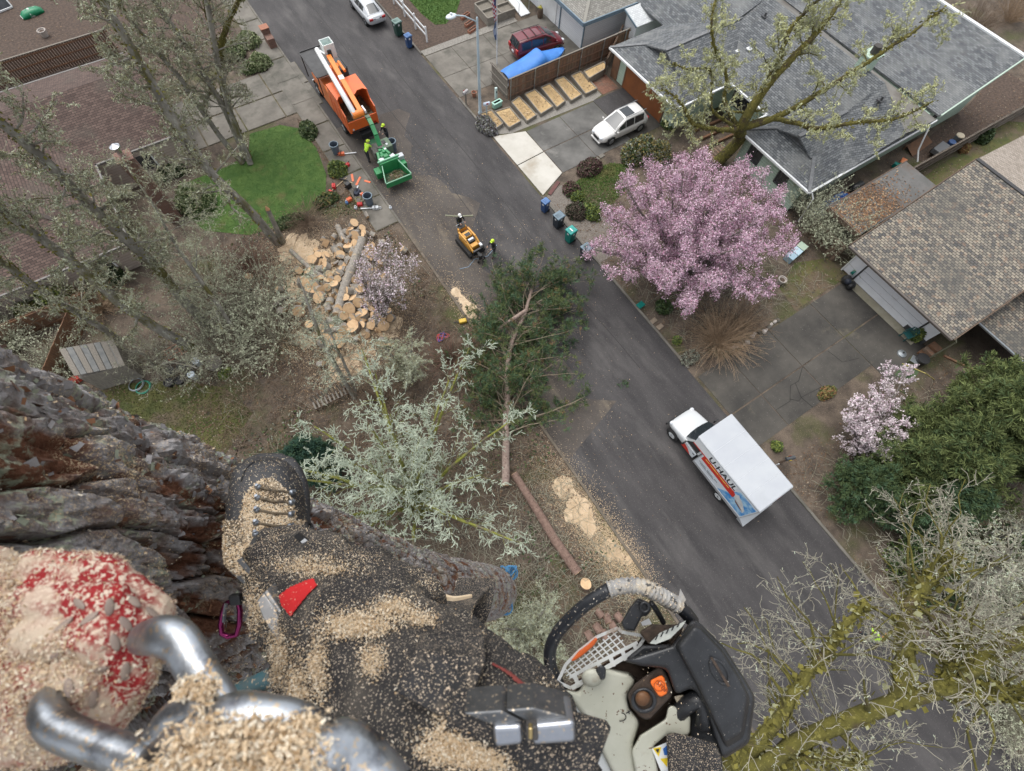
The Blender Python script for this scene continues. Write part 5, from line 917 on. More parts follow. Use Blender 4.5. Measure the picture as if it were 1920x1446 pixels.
# left yard clutter
tub('bucket', 'white bucket with pale lid at the edge of moss lawn', 'bucket', P3(366, 708), .22, .45, M_white, mat('lid_pale', (.6, .68, .74), rough=.4)); tub('bucket', 'pale blue lidded bucket behind the white bucket', 'bucket', P3(376, 683), .24, .5, mat('bucket_pale', (.42, .48, .54), rough=.5), mat('lid_pale', (.6, .68, .74)))
o = tub('boulder', 'pale grey boulder beside the blue lidded bucket', 'boulder', P3(405, 685), .5, .3, M_conc); 
t = thing('nursery_tray', 'black plastic nursery pots grouped on soil at lawn edge', 'pots', P3(345, 700))
for i, (x, y) in enumerate(((-.9, -.3), (-.3, -.5), (.4, -.4), (-.6, .4), (.1, .35), (.8, .2))): MB().lathe([(.24, 0), (.3, .3), (.26, .3), (.24, .24)], (x, y, 0), 12).obj('pot', M_black, t)
for i, (px, py, m, lb) in enumerate(((257, 722, M_galv, 'coil of grey hose lying on the moss lawn edge'), (270, 727, mat('hose_green', (.04, .3, .2), rough=.4), 'coil of bright green hose lying on the moss lawn'))):
    pts = [(.42*math.cos(a)*(1+.1*math.sin(a*.37)), .42*math.sin(a)*(1+.08*math.cos(a*.6)), .03+.012*a/2) for a in np.linspace(0, 6*math.pi, 70)]; o = MB().tube(pts, .022, 5).obj('garden_hose', m); o.location = P3(px, py); tag(o, lb, 'hose')
t = thing('red_box', 'small red box beside the grey shed', 'box', P3(143, 716), .2); MB().box(-.35, .35, -.2, .2, 0, .3).obj('body', mat('box_red', (.4, .05, .03), rough=.6), t, bevel=.03); MB().box(-.36, .36, -.21, .21, .3, .34).obj('lid', mat('box_red', (.4, .05, .03)), t)
o = MB().obox((0, 0, .5), (1.3, 1.6, .05), 0, .35, .25).obj('leaning_board', mat('speckled_board', (.5, .52, .5), (.12, .12, .11), scale=9, rough=.8)); o.location = P3(97, 735); tag(o, 'speckled white board leaning near the big tree trunk', 'board')
t = thing('trellis', 'small orange wooden trellis lying on dead leaves', 'trellis', P3(331, 659), .1)
for i in range(4): MB().box(-.75, .75, -.45+i*.3-.02, -.45+i*.3+.02, .05, .08).obj('slat', M_terra, t); MB().box(-.6+i*.4-.02, -.6+i*.4+.02, -.55, .55, .02, .05).obj('slat', M_terra, t)
t = thing('wire_bench', 'grey slatted wire bench below the sawdust heap', 'bench', P3(622, 752), math.radians(-3))
for i in range(9): MB().box(-1.0+i*.24, -.9+i*.24, -.25, .25, .42, .45).obj('slat', M_woodg, t); MB().bar((-.95+i*.24, .28, .45), (-.95+i*.24, .4, .9), .08, .03).obj('back_slat', M_woodg, t)
for y in (-.22, .22): MB().box(-1.05, 1.15, y-.03, y+.03, .36, .42).obj('seat_rail', M_woodd, t)
for x in (-.95, 1.05):
    for y in (-.22, .25): MB().box(x-.04, x+.04, y-.04, y+.04, 0, .4).obj('leg', M_woodd, t)
t = thing('compost_sack', 'bright green and white sack lying in the dark back yard', 'sack', P3(62, 27), .2); rings = [[(x, -h, .02), (x, -h*.9, hz), (x, 0, hz*1.3), (x, h*.9, hz), (x, h, .02)] for x, h, hz in ((-.9, .35, .12), (-.6, .45, .3), (0, .48, .36), (.6, .45, .3), (.9, .38, .12))]; MB().loft(rings).obj('sack', mat('sack_green', (.0, .16, .06), (.0, .2, .09), scale=3, rough=.4, c3=(.6, .65, .62), s3=1.6, t3=(.55, .58)), t, smooth=True); MB().bar((-.9, -.3, .1), (-.9, .3, .1), .06).obj('seam', M_white, t)
t = thing('old_window', 'white window frame propped on dark boards in back yard', 'window', P3(8, 22), .2); 
for a, b in (((-.8, 0, .1), (.8, 0, .1)), ((-.8, .6, .9), (.8, .6, .9)), ((-.8, 0, .1), (-.8, .6, .9)), ((.8, 0, .1), (.8, .6, .9))): MB().bar(a, b, .1).obj('frame', M_white, t)
MB().add([(-.8, .02, .1), (.8, .02, .1), (.8, .62, .9), (-.8, .62, .9)], [(0, 1, 2, 3)]).obj('pane', M_glass, t)
# ---- people (one skinned body each; clothes by zone)
M_skin = mat('skin', (.46, .28, .2), rough=.6); M_hiv = mat('hi_vis', (.45, .75, .03), (.5, .8, .06), scale=5, rough=.7, c3=(.62, .66, .62), s3=6, t3=(.62, .64)); M_navy = mat('work_black', (.012, .013, .016), (.025, .026, .03), scale=5, rough=.85); M_trou = mat('work_trousers', (.022, .028, .035), (.035, .04, .045), scale=6, rough=.9); M_bootm = mat('boot_brown', (.05, .022, .016), rough=.8)
M_hely = mat('helmet_lime', (.55, .75, .04), rough=.3); M_helw = mat('helmet_white', (.7, .7, .68), rough=.3); M_helo = mat('helmet_orange', (.55, .2, .03), (.62, .4, .08), scale=9, rough=.4)
def person(label, loc, rz, jacket, helmet, lean=.1, arms='down', group=None, step=.12, turn=0, crouch=0):
    t = thing('person', label, 'person', loc, rz, group); cz = crouch
    J = {}; hp = np.array([0, 0, .95-cz]); up = np.array([math.sin(lean), 0, math.cos(lean)]); J['pelvis'] = hp; J['waist'] = hp+up*.2; J['chest'] = hp+up*.38; J['neck'] = hp+up*.54; J['head'] = hp+up*.6+np.array([.02, 0, .06]); J['crown'] = J['head']+np.array([.03, 0, .1])
    E = [('pelvis', 'waist'), ('waist', 'chest'), ('chest', 'neck'), ('neck', 'head'), ('head', 'crown')]; R = dict(pelvis=.15, waist=.14, chest=.165, neck=.06, head=.088, crown=.08); zone = {}
    for e in E: zone[e] = 1 if e[1] in ('waist', 'chest') else 3
    zone[('chest', 'neck')] = 1
    for s, n in ((1, 'l'), (-1, 'r')):
        sh = hp+up*.48+np.array([0, s*.19, 0]); J[n+'sh'] = sh
        if arms == 'down': el = sh+np.array([.02, s*.07, -.28]); wr = el+np.array([.12, -s*.03, -.22])
        elif arms == 'fwd': el = sh+np.array([.12, s*.09, -.24]); wr = el+np.array([.24, -s*.09, .02])
        else: el = sh+np.array([.05, s*.14, -.22]); wr = el+np.array([.18, s*.02, -.12])
        J[n+'el'] = el; J[n+'wr'] = wr; J[n+'hn'] = wr+_u(wr-el)*.07
        J[n+'hip'] = hp+np.array([0, s*.1, -.06]); st = step*s; J[n+'kn'] = np.array([st*.5+.03+cz*.7, s*.11, .5-cz*.4]); J[n+'an'] = np.array([st-.02, s*.11, .09]); J[n+'to'] = np.array([st+.17, s*.12, .05])
        for a, b, zn in (('chest', n+'sh', 1), (n+'sh', n+'el', 1), (n+'el', n+'wr', 1), (n+'wr', n+'hn', 3), ('pelvis', n+'hip', 0), (n+'hip', n+'kn', 0), (n+'kn', n+'an', 0), (n+'an', n+'to', 2)): E.append((a, b)); zone[(a, b)] = zn
        R.update({n+'sh': .075, n+'el': .055, n+'wr': .04, n+'hn': .036, n+'hip': .1, n+'kn': .075, n+'an': .055, n+'to': .045})
    for e in E: zone.setdefault(e, 0)
    K = list(J); me = bpy.data.meshes.new('body'); me.from_pydata([tuple(J[k]) for k in K], [(K.index(a), K.index(b)) for a, b in E], []); o = bpy.data.objects.new('body', me); COL.objects.link(o)
    sk = o.modifiers.new('skin', 'SKIN'); sd = me.skin_vertices[0].data
    for i, k in enumerate(K): sd[i].radius = (R[k], R[k]); sd[i].use_root = (k == 'pelvis')
    o.modifiers.new('sub', 'SUBSURF').render_levels = 1; o.modifiers['sub'].levels = 1; dg = bpy.context.evaluated_depsgraph_get(); dg.update(); nm = bpy.data.meshes.new_from_object(o.evaluated_get(dg)); bpy.data.objects.remove(o)
    for m in (M_trou, jacket, M_bootm, M_skin): nm.materials.append(m)
    A = np.array([J[a] for a, b in E]); Bv = np.array([J[b] for a, b in E])
    for p in nm.polygons:
        c = np.array(p.center); d = Bv-A; f = np.clip(((c-A)*d).sum(1)/((d*d).sum(1)), 0, 1); q = A+d*f[:, None]; rr = np.linalg.norm(c-q, axis=1); p.material_index = zone[E[int(rr.argmin())]]; p.use_smooth = True
    b = bpy.data.objects.new('body', nm); COL.objects.link(b); b.parent = t
    h = J['head']+np.array([.02, 0, .045]); MB().lathe([(.135, 0), (.125, .05), (.1, .1), (.05, .135), (.01, .14)], tuple(h), 14).box(h[0]+.06, h[0]+.19, h[1]-.08, h[1]+.08, h[2]-.005, h[2]+.012).obj('helmet', helmet, t, smooth=False)
    fc = J['head']; mb = MB().ball((fc[0]+.095, 0, fc[2]-.02), .02, 6, 4, (1, .8, 1.4))
    mb.obj('nose', M_skin, t)
    for s in (1, -1):
        MB().ball((fc[0]+.085, s*.035, fc[2]+.015), .012, 6, 4).obj('eye', M_dark, t); n = 'l' if s > 0 else 'r'; MB().ball(tuple(h+np.array([-.01, s*.125, -.04])), .04, 8, 5, (.8, .5, 1)).obj('ear_defender', M_dark, t)
        d = _u(J[n+'hn']-J[n+'wr']); mb = MB()
        for k in range(4): a = J[n+'hn']+np.array([0, (k-1.5)*.018, 0]); L = (.065, .075, .07, .055)[k]; mb.tube([a, a+d*L*.6, a+d*L*.85+np.array([0, 0, -.03])], .009, 5)
        a = J[n+'wr']+np.array([.0, -s*.035, .0]); mb.tube([a, a+d*.05+np.array([0, -s*.02, 0])], .011, 5); mb.obj('fingers', M_skin, t)
    return t
person('person in hi-vis yellow jacket leaning over the green chipper', P3(692, 303), math.radians(30), M_hiv, M_hely, .75, 'fwd')
person('person in black with yellow helmet standing beside the chipper chute', P3(729, 268), math.radians(200), M_navy, M_hely, .15, 'fwd')
w4 = person('person in black with white helmet driving the yellow mini loader', (10.42, 21.45, .17), math.radians(-88), mat('jacket_straps', (.014, .015, .016), (.3, .32, .06), scale=4, rough=.85, lo=.6, hi=.64), M_helw, .12, 'fwd', step=.02)
person('person in dark clothes with lime helmet walking on the road', P3(926, 479), math.radians(195), M_navy, M_hely, .12, 'fwd', step=.18)
person('person in hi-vis jacket with orange helmet on the lower road', P3(1611, 1194), math.radians(5), M_hiv, M_helo, .3, 'out', step=.1)
o = MB().tube([(0, 0, 0), (.9, .15, .02), (1.9, .5, .05)], [.045, .05, .06], 8).obj('loose_branch', mat('branch_lichen', (.3, .31, .22), (.2, .2, .13), scale=6, rough=.9)); o.location = tuple(np.array(P3(835, 404, 1.0))+np.array([0, 0, 0])); o.rotation_euler = (0, 0, math.radians(-48)); tag(o, 'long pale lichen covered branch carried behind the yellow loader', 'branch')
# ---- tools and cans strewn at the kerb
M_orp = mat('wedge_orange', (.75, .16, .06), rough=.5); M_canr = mat('can_red', (.55, .03, .03), rough=.45)
def can(label, px, py, m, rz): 
    t = thing('fuel_can', label, 'fuel can', P3(px, py), rz, 'fuel cans'); MB().box(-.2, .2, -.13, .13, 0, .28).obj('body', m, t, bevel=.05); MB().tube([(-.12, 0, .28), (-.1, 0, .36), (.1, 0, .36), (.14, 0, .28)], .022, 6).obj('handle', m, t); MB().tube([(.18, 0, .26), (.3, 0, .36)], .03, 7).obj('spout', M_black, t)
can('red fuel can lying alone between the two grey buckets', 652, 313, M_canr, .4); can('red fuel can at the lawn edge beside the wooden handle', 627, 352, M_canr, 1.2); can('red fuel can beside the lower grey bucket', 676, 386, M_canr, -.5); can('orange fuel can next to the small blue bottle', 656, 377, M_orp, .2)
def saw_(label, px, py, rz, body, L=.75):
    t = thing('chainsaw', label, 'chainsaw', P3(px, py, .05), rz, 'chainsaws on the ground'); MB().box(-.25, .2, -.13, .13, 0, .24).obj('body', body, t, bevel=.05); MB().tube([(-.2, -.13, .1), (-.05, -.16, .34), (-.02, .14, .34), (0, .13, .1)], .02, 6).obj('front_handle', M_black, t); MB().tube([(-.25, 0, .2), (-.45, 0, .2), (-.45, 0, .06), (-.25, 0, .04)], .025, 6).obj('rear_handle', body, t); MB().prism([(.2, -.045), (L, -.04), (L+.06, 0), (L, .04), (.2, .045)], .1, .115).obj('guide_bar', M_plate, t); return t
saw_('orange chainsaw with long bar beside the upper grey bucket', 642, 291, math.radians(-22), M_orp, 1.05); saw_('white chainsaw with long bar beside the lower grey bucket', 704, 392, math.radians(152), M_plate, 1.05); saw_('dark chainsaw among the tools between the buckets', 668, 360, .8, M_dark, .5); saw_('orange chainsaw half behind the lower grey bucket', 682, 368, 2.0, M_orp, .4)
def bucket(label, px, py, m=mat('bucket_slate', (.09, .115, .15), (.12, .15, .19), scale=3, rough=.5)):
    t = thing('bucket', label, 'bucket', P3(px, py), group='grey tool buckets'); MB().lathe([(.25, .01), (.32, .85), (.34, .85), (.34, .9), (.3, .9), (.27, .3), (.01, .3)], k=18, cap=False).obj('body', m, t, smooth=False); MB().lathe([(.35, .86), (.355, .92), (.3, .92)], k=18, cap=False).obj('rim', SLATE, t); MB().tube([(.34, .05, .8), (.42, 0, .7), (.34, -.05, .8)], .015, 5).obj('handle', M_black, t)
bucket('tall slate grey bucket beside the orange chainsaw near the lawn', 632, 289); bucket('tall slate grey bucket amid the tools near the log pile', 694, 384); bucket('slate grey bucket beside the chipper on the road side', 738, 283)
for px, py, rz, lb, l in ((661, 334, 1.25, 'orange plastic plank standing nearest the red can', .75), (672, 340, .75, 'orange plastic plank in the middle, pointing to the chipper', .85), (689, 341, -.9, 'short orange plastic plank nearest the road edge', .5)):
    o = MB().box(-l/2, l/2, -.08, .08, 0, .05).obj('plastic_plank', M_orp, bevel=.015); o.location = P3(px, py, .05); o.rotation_euler = (0, 0, rz); tag(o, lb, 'plank')
t = thing('backpack_blower', 'black backpack blower among the tools at the kerb', 'blower', P3(655, 353), .3); MB().box(-.2, .2, -.16, .16, .05, .5).obj('engine', M_black, t, bevel=.05); MB().tube([(.1, .2, .35), (.25, .35, .3), (.2, .7, .2), (.1, 1.1, .15)], .055, 8).obj('blow_tube', M_dark, t); MB().tube([(-.2, -.1, .45), (-.35, 0, .3), (-.2, .1, .1)], .03, 6).obj('strap', M_black, t)
t = thing('climbing_bag', 'dark blue gear bag beside the black blower', 'bag', P3(671, 364), .6); MB().box(-.28, .28, -.18, .18, 0, .3).obj('bag', mat('bag_navy', (.02, .03, .06), (.04, .045, .06), scale=6, rough=.8), t, bevel=.08); MB().tube([(-.15, 0, .3), (0, 0, .42), (.15, 0, .3)], .02, 6).obj('handle', M_black, t)
for px, py, m, lb in ((651, 382, mat('bottle_blue', (.12, .25, .5), rough=.4), 'small blue bottle beside the orange fuel can'), (668, 392, mat('bottle_white', (.62, .66, .7), rough=.4), 'white bottle between the red can and the buckets'), (733, 392, mat('bottle_white', (.62, .66, .7)), 'small white tub alone on the dusty road edge')):
    t = thing('bottle', lb, 'bottle', P3(px, py)); MB().lathe([(.1, 0), (.11, .18), (.05, .24), (.04, .3)], k=10).obj('body', m, t); MB().lathe([(.045, .3), (.045, .34)], k=8).obj('cap', M_plate, t)
for px, py, rz, lb in ((636, 346, .35, 'pale wooden tool handle lying across the bed beside the red can'), (645, 338, -1.0, 'pale wooden tool handle pointing to the round shrub')):
    t = thing('rake', lb, 'tool', P3(px, py, .06), rz); MB().tube([(-.8, 0, 0), (.8, 0, .05)], .025, 6).obj('handle', M_chip, t); MB().box(-.92, -.78, -.2, .2, -.03, .03).obj('head', M_canr, t)
o = MB().tube([(math.cos(a)*.28*(1-.03*a), math.sin(a)*.28, .03+.01*a) for a in np.linspace(0, 11, 50)], .02, 5).obj('rope_coil', mat('rope_olive', (.25, .24, .1), rough=.8)); o.location = P3(673, 377); tag(o, 'coil of olive rope between the fuel cans', 'rope')
o = MB().tube([(0, 0, .03), (.6, .2, .03), (1.0, .9, .03), (1.9, 1.2, .03), (2.5, 2.2, .03)], .018, 5).obj('rigging_rope', mat('rope_blue', (.28, .38, .48), rough=.8)); o.location = P3(862, 505); o.rotation_euler = (0, 0, -.6); tag(o, 'pale blue rope trailing on the road by the felled pine top', 'rope')
t = thing('rope_bag', 'yellow saw lying on the kerb by the felled pine', 'chainsaw', P3(868, 604), -.3); MB().box(-.25, .25, -.15, .15, 0, .25).obj('body', mat('saw_yellow', (.6, .4, .04), rough=.5), t, bevel=.06); MB().tube([(-.25, 0, .1), (-.6, .1, .05)], .03, 6).obj('handle', M_black, t); t.name = 'small_saw'
t = thing('rope_heap', 'blue and red climbing rope heap on the soil by the kerb', 'rope', P3(826, 634)); 
for m, q in ((mat('rope_royal', (.02, .08, .3), rough=.7), 0), (mat('rope_scarlet', (.5, .06, .04), rough=.7), 1.3)): MB().tube([(.3*math.cos(a*1.3+q)+.02*a, .25*math.sin(a*1.7+q), .05+.02*math.sin(a*3)+.05) for a in np.linspace(0, 14, 60)], .03, 5).obj('rope', m, t)
t = thing('helmet_bag', 'black kit bag at the edge of the felled pine', 'bag', P3(874, 655)); MB().ball((0, 0, .22), .3, 9, 6, (.8, 1.1, .8)).obj('bag', M_black, t, smooth=True); MB().tube([(0, -.2, .4), (0, 0, .55), (0, .2, .4)], .025, 6).obj('handle', M_dark, t)
# ---- log pile: every round its own object
M_cut = mat('cut_wood', (.62, .43, .25), (.52, .34, .19), scale=5, rough=.85, c3=(.42, .25, .14), s3=2.2, t3=(.6, .72), local=True); M_barkg = mat('log_bark_grey', (.2, .18, .155), (.34, .31, .27), scale=6, rough=.95, bump=.02, c3=(.4, .32, .22), s3=3, t3=(.56, .66)); M_barkr = mat('log_bark_red', (.15, .095, .075), (.24, .16, .125), scale=5, rough=.95, bump=.015, stretch=(1, 1, 1), c3=(.1, .06, .05), s3=12, t3=(.55, .62))
def log_mesh(r, h, k=14, bark=M_barkg, split=0):
    mb = MB(); a0 = random.uniform(0, 6)
    sec = [(r*random.uniform(.88, 1.1)*math.cos(a0+2*math.pi*j/k), r*random.uniform(.9, 1.08)*math.sin(a0+2*math.pi*j/k)) for j in range(k)]
    if split: sec = sec[:k//2+1]+([(0, 0)] if split > 1 else [])
    n = len(sec); mb.cur = 0; mb.add([(x, y, -h/2) for x, y in sec]+[(x*1.02, y*1.02, h/2) for x, y in sec], [(i, (i+1) % n, n+(i+1) % n, n+i) for i in range(n-(1 if split else 0))])
    mb.cur = 1; mb.add([(x, y, -h/2-.001) for x, y in sec], [tuple(range(n))[::-1]]); mb.add([(x*1.02, y*1.02, h/2+.001) for x, y in sec], [tuple(range(n))])
    if split: mb.add([(*sec[-1], -h/2), (*sec[0], -h/2), (sec[0][0]*1.02, sec[0][1]*1.02, h/2), (sec[-1][0]*1.02, sec[-1][1]*1.02, h/2)], [(0, 1, 2, 3)])
    return mb
def log(px, py, z, r, h, d, label='round of fresh cut wood in the log pile', group='cut rounds in the log pile', split=0, bark=M_barkg, name='log_round'):
    o = log_mesh(r, h, bark=bark, split=split).obj(name, [bark, M_cut]); o.location = P3(px, py, z); o.rotation_euler = Vector(d).to_track_quat('Z', 'Y').to_euler(); tag(o, label, 'log', group); return o
RND = [(488, 122, 1), (502, 180, 1), (555, 173, .8), (460, 255, 1), (560, 358, 1), (597, 305, .9), (265, 325, 1.1), (210, 450, 1.3), (245, 508, 1.2), (270, 460, 1), (297, 495, 1), (345, 470, 1), (320, 435, .9), (360, 440, .9), (300, 535, 1.2), (180, 610, 1.2), (462, 597, 1.3), (520, 555, 1.1), (550, 632, 1.2), (500, 540, 1.1), (490, 700, 1.3), (435, 710, 1.2), (330, 780, 1.4), (395, 780, 1.4), (615, 680, 1.1), (655, 690, 1.1), (635, 640, 1.1), (660, 585, 1), (595, 590, 1), (570, 545, 1), (430, 635, 1), (245, 690, .8), (180, 380, .8), (240, 385, .9), (385, 465, .9), (400, 400, .8), (530, 640, 1), (465, 500, 1), (530, 480, 1), (610, 420, .9), (640, 350, .8), (475, 160, .9), (450, 165, .8), (530, 150, .8), (505, 230, .9), (540, 290, 1), (575, 270, .9), (585, 240, .8), (500, 430, .9), (545, 430, .9), (570, 470, .9), (600, 510, .9), (630, 470, .8), (480, 650, 1.1), (595, 640, 1), (680, 620, .9), (350, 400, .8), (335, 360, .9), (335, 330, .8), (330, 300, .8), (290, 300, .8), (545, 695, .9), (320, 720, 1), (590, 690, .9), (700, 650, .8), (410, 590, .9), (355, 560, .9), (600, 380, .7), (560, 400, .7), (515, 505, .9), (450, 540, .8), (395, 430, .8), (620, 555, .9), (655, 640, .9)]
for i, (x, y, s) in enumerate(RND):
    px, py = 500+x/3, 380+y/3; g = np.array(P3(px, py, .25)); tc = _u(CW-g); d = _u(tc*random.uniform(.35, 1)+np.array([random.uniform(-.7, .7), random.uniform(-.7, .7), random.uniform(0, .5)])); z = .2+.1*random.random()+(.25 if (x-480)**2+(y-520)**2 < 130**2 else 0)
    log(px, py, z, .32*s*random.uniform(.85, 1.1), random.uniform(.35, .55), d, split=1 if i % 7 == 5 else 0)
for i in range(150):
    px, py = random.gauss(662, 38), random.gauss(535, 52); g = P3(px, py, .15); log(px, py, .16+.12*random.random(), random.uniform(.16, .32), random.uniform(.3, .55), (random.uniform(-1, 1), random.uniform(-1, 1), random.uniform(-.1, .5)), 'split or bark side piece tumbled in the log pile', 'split pieces tumbled in the pile', split=random.choice((0, 1, 2)))
def longlog(pts, r, label, bark=M_barkg, k=14):
    c = np.array(pts[0]); mb = MB().tube([tuple(np.array(p)-c) for p in pts], r, k, cap=False); o = thing('felled_log', label, 'log', tuple(c)); mb.v = [tuple(np.array(q)*(1+random.uniform(-.001, .001))) for q in mb.v]; mb.obj('bark', bark, o, smooth=True)
    for j, nx in ((0, 1), (-1, -2)):
        p = np.array(pts[j])-c; d = _u(np.array(pts[j])-np.array(pts[nx])); rr = r if np.isscalar(r) else r[j]; e = MB().lathe([(rr, -.002), (rr*.98, .012), (.01, .014)], k=k, cap=False).obj('cut_face', M_cut, o); e.location = tuple(p); e.rotation_euler = Vector(d).to_track_quat('Z', 'Y').to_euler()
    return o
longlog([P3(680, 448, .55), P3(661, 498, .6), P3(644, 545, .5), P3(632, 590, .4)], [.27, .29, .3, .31], 'long grey barked log lying across the pile of rounds')
for a, b, r, lb in (((633, 424, .2), (646, 452, .2), .2, 'grey log at the top end of the pile by the soil'), ((545, 470, .15), (578, 500, .2), .16, 'thin lichen grey log pointing at the pile from the left'), ((576, 500, .2), (606, 520, .2), .17, 'thin pale log lying end to end toward the rounds'), ((502, 585, .12), (532, 558, .12), .13, 'thin branch log lying in the dead leaves left of the pile')): longlog([P3(*a), P3(*((np.array(a)+np.array(b))/2)), P3(*b)], r, lb)
log(467, 519, .15, .25, .2, (.3, -.2, 1), 'single fresh stump face in the brush left of pile', None, name='tree_stump')
longlog([P3(964, 889, .2), P3(1003, 950, .22), P3(1040, 1012, .22), P3(1083, 1074, .22)], [.22, .24, .26, .27], 'long reddish barked pine log lying beside the road edge', M_barkr)
log(1098, 1096, .25, .3, .3, (.1, .25, 1), 'fresh cut pine round at the end of the long log', None, bark=M_barkr)
for i, (px, py) in enumerate(((1124, 1150), (1139, 1160), (1120, 1178), (1150, 1175), (1133, 1190), (1104, 1192), (1160, 1158))): log(px, py, .2, .2, .45, (random.uniform(-.3, .1), -1, random.uniform(.1, .3)), 'short pine log stacked beyond the climbing saw handle', 'short pine logs seen behind the chainsaw', bark=M_barkr)
# ================================================================== trees and plants
def tubes(P, R, k=4):
    """many limbs at once: P (m,n,3) paths, R (m,n) radii -> verts, quads"""
    m, n, _ = P.shape; T = np.gradient(P, axis=1); T /= np.linalg.norm(T, axis=2, keepdims=True)+1e-9
    ref = np.where(np.abs(T[:, :1, 2:]) < .85, np.array([0, 0, 1.]), np.array([1., 0, 0])); u = np.cross(T, np.broadcast_to(ref, T.shape)); u /= np.linalg.norm(u, axis=2, keepdims=True)+1e-9; w = np.cross(T, u)
    a = 2*np.pi*np.arange(k)/k; V = P[:, :, None]+R[:, :, None, None]*(u[:, :, None]*np.cos(a)[:, None]+w[:, :, None]*np.sin(a)[:, None])
    i = np.arange(m*n*k).reshape(m, n, k); A, B = i[:, :-1], i[:, 1:]; F = np.stack([A, np.roll(A, -1, 2), np.roll(B, -1, 2), B], -1).reshape(-1, 4); return V.reshape(-1, 3), F
def grow(P, R, per, t0, t1, L, ang, n, rr, trop=(0, 0, 0), curl=.18, ajit=.25, lpow=.5, rmin=.004, flat=0):
    m, q, _ = P.shape; M = m*per; t = np.tile((np.arange(per)+.5)/per, m)*(t1-t0)+t0+rs.uniform(-.5, .5, M)*(t1-t0)/per; idx = np.repeat(np.arange(m), per)
    f = np.clip(t, 0, .999)*(q-1); i = f.astype(int); g = (f-i)[:, None]; p = P[idx, i]*(1-g)+P[idx, i+1]*g; r = R[idx, i]*(1-g[:, 0])+R[idx, i+1]*g[:, 0]
    T = P[idx, i+1]-P[idx, i]; T /= np.linalg.norm(T, axis=1, keepdims=True)+1e-9; v = rs.normal(size=(M, 3)); v[:, 2] *= (1-flat); v -= T*(v*T).sum(1, keepdims=True); v /= np.linalg.norm(v, axis=1, keepdims=True)+1e-9
    a = ang+rs.normal(0, ajit, M); d = T*np.cos(a)[:, None]+v*np.sin(a)[:, None]; ln = L*rs.uniform(.55, 1.25, M)*(1-lpow*t); pts = [p]; s = (ln/(n-1))[:, None]
    for _ in range(n-1):
        d = d+rs.normal(0, curl, (M, 3))+np.array(trop); d /= np.linalg.norm(d, axis=1, keepdims=True); p = p+d*s; pts.append(p)
    P2 = np.stack(pts, 1); R2 = np.maximum(rmin, (r*rr*rs.uniform(.7, 1.1, M))[:, None]*np.linspace(1, .3, n)); return P2, R2
def pts_on(P, n, spread=.03, t0=0., t1=1.):
    m, q, _ = P.shape; k = rs.randint(0, m, n); f = rs.uniform(t0, t1, n)*(q-1.001); i = f.astype(int); g = (f-i)[:, None]; return P[k, i]*(1-g)+P[k, i+1]*g+rs.normal(0, spread, (n, 3))
def leaves(name, pts, size, mats, mi=None, aspect=.6, parent=None, base=(0, 0, 0), droop=0, vary=.5):
    n = len(pts); u = rs.normal(size=(n, 3)); u /= np.linalg.norm(u, axis=1, keepdims=True); v = rs.normal(size=(n, 3)); v[:, 2] -= droop; v -= u*(v*u).sum(1, keepdims=True); v /= np.linalg.norm(v, axis=1, keepdims=True)
    s = size*rs.uniform(1-vary, 1+vary, n)[:, None]; u = u*s*aspect/2; v = v*s/2; c = pts-np.array(base); V = np.stack([c-u*.6-v, c+u-v*.3, c+u*.5+v, c-u+v*.4], 1).reshape(-1, 3)
    o = mesh_np(name, V, np.arange(4*n).reshape(n, 4), mats, parent, mi=mi); o['kind'] = 'stuff'; return o
def limbs(name, sets, m, parent, base, k=5, stuff=True, smooth=True):
    Vs, Fs, o = [], [], 0
    for P, R in sets:
        kk = k if R.max() > .03 else 3
        V, F = tubes(P, R, kk); Vs.append(V); Fs.append(F+o); o += len(V)
    ob = mesh_np(name, np.vstack(Vs)-np.array(base), np.vstack(Fs), m, parent, smooth=smooth)
    if stuff: ob['kind'] = 'stuff'
    return ob
def path(pts, n=14, wob=0.):
    pts = np.array(pts, float); d = np.r_[0, np.cumsum(np.linalg.norm(np.diff(pts, axis=0), axis=1))]; t = np.linspace(0, d[-1], n)
    # smooth: Catmull-Rom through the knots
    out = []
    for x in t:
        i = min(np.searchsorted(d, x, side='right')-1, len(pts)-2); f = (x-d[i])/(d[i+1]-d[i]); p0, p1, p2, p3 = pts[max(i-1, 0)], pts[i], pts[i+1], pts[min(i+2, len(pts)-1)]
        out.append(.5*(2*p1+(p2-p0)*f+(2*p0-5*p1+4*p2-p3)*f*f+(3*p1-p0-3*p2+p3)*f**3))
    out = np.array(out); out[1:-1] += rs.normal(0, wob, (n-2, 3)) if wob else 0; return out
M_trk = mat('trunk_grey', (.15, .14, .12), (.30, .28, .24), scale=3, rough=.95, bump=.03, bscale=14, c3=(.105, .095, .03), s3=.8, t3=(.52, .64), stretch=(1, 1, .5), c4=(.36, .36, .3), s4=5, t4=(.62, .68))
M_mosstrk = mat('trunk_moss', (.075, .07, .016), (.15, .13, .03), scale=2.5, rough=1, bump=.04, bscale=16, c3=(.06, .045, .025), s3=1.6, t3=(.5, .62), c4=(.24, .22, .06), s4=9, t4=(.58, .68))
M_twig = mat('twig_grey', (.23, .215, .16), (.36, .35, .26), scale=2, rough=.95); M_twigb = mat('twig_brown', (.13, .09, .06), (.22, .16, .11), scale=2, rough=.95)
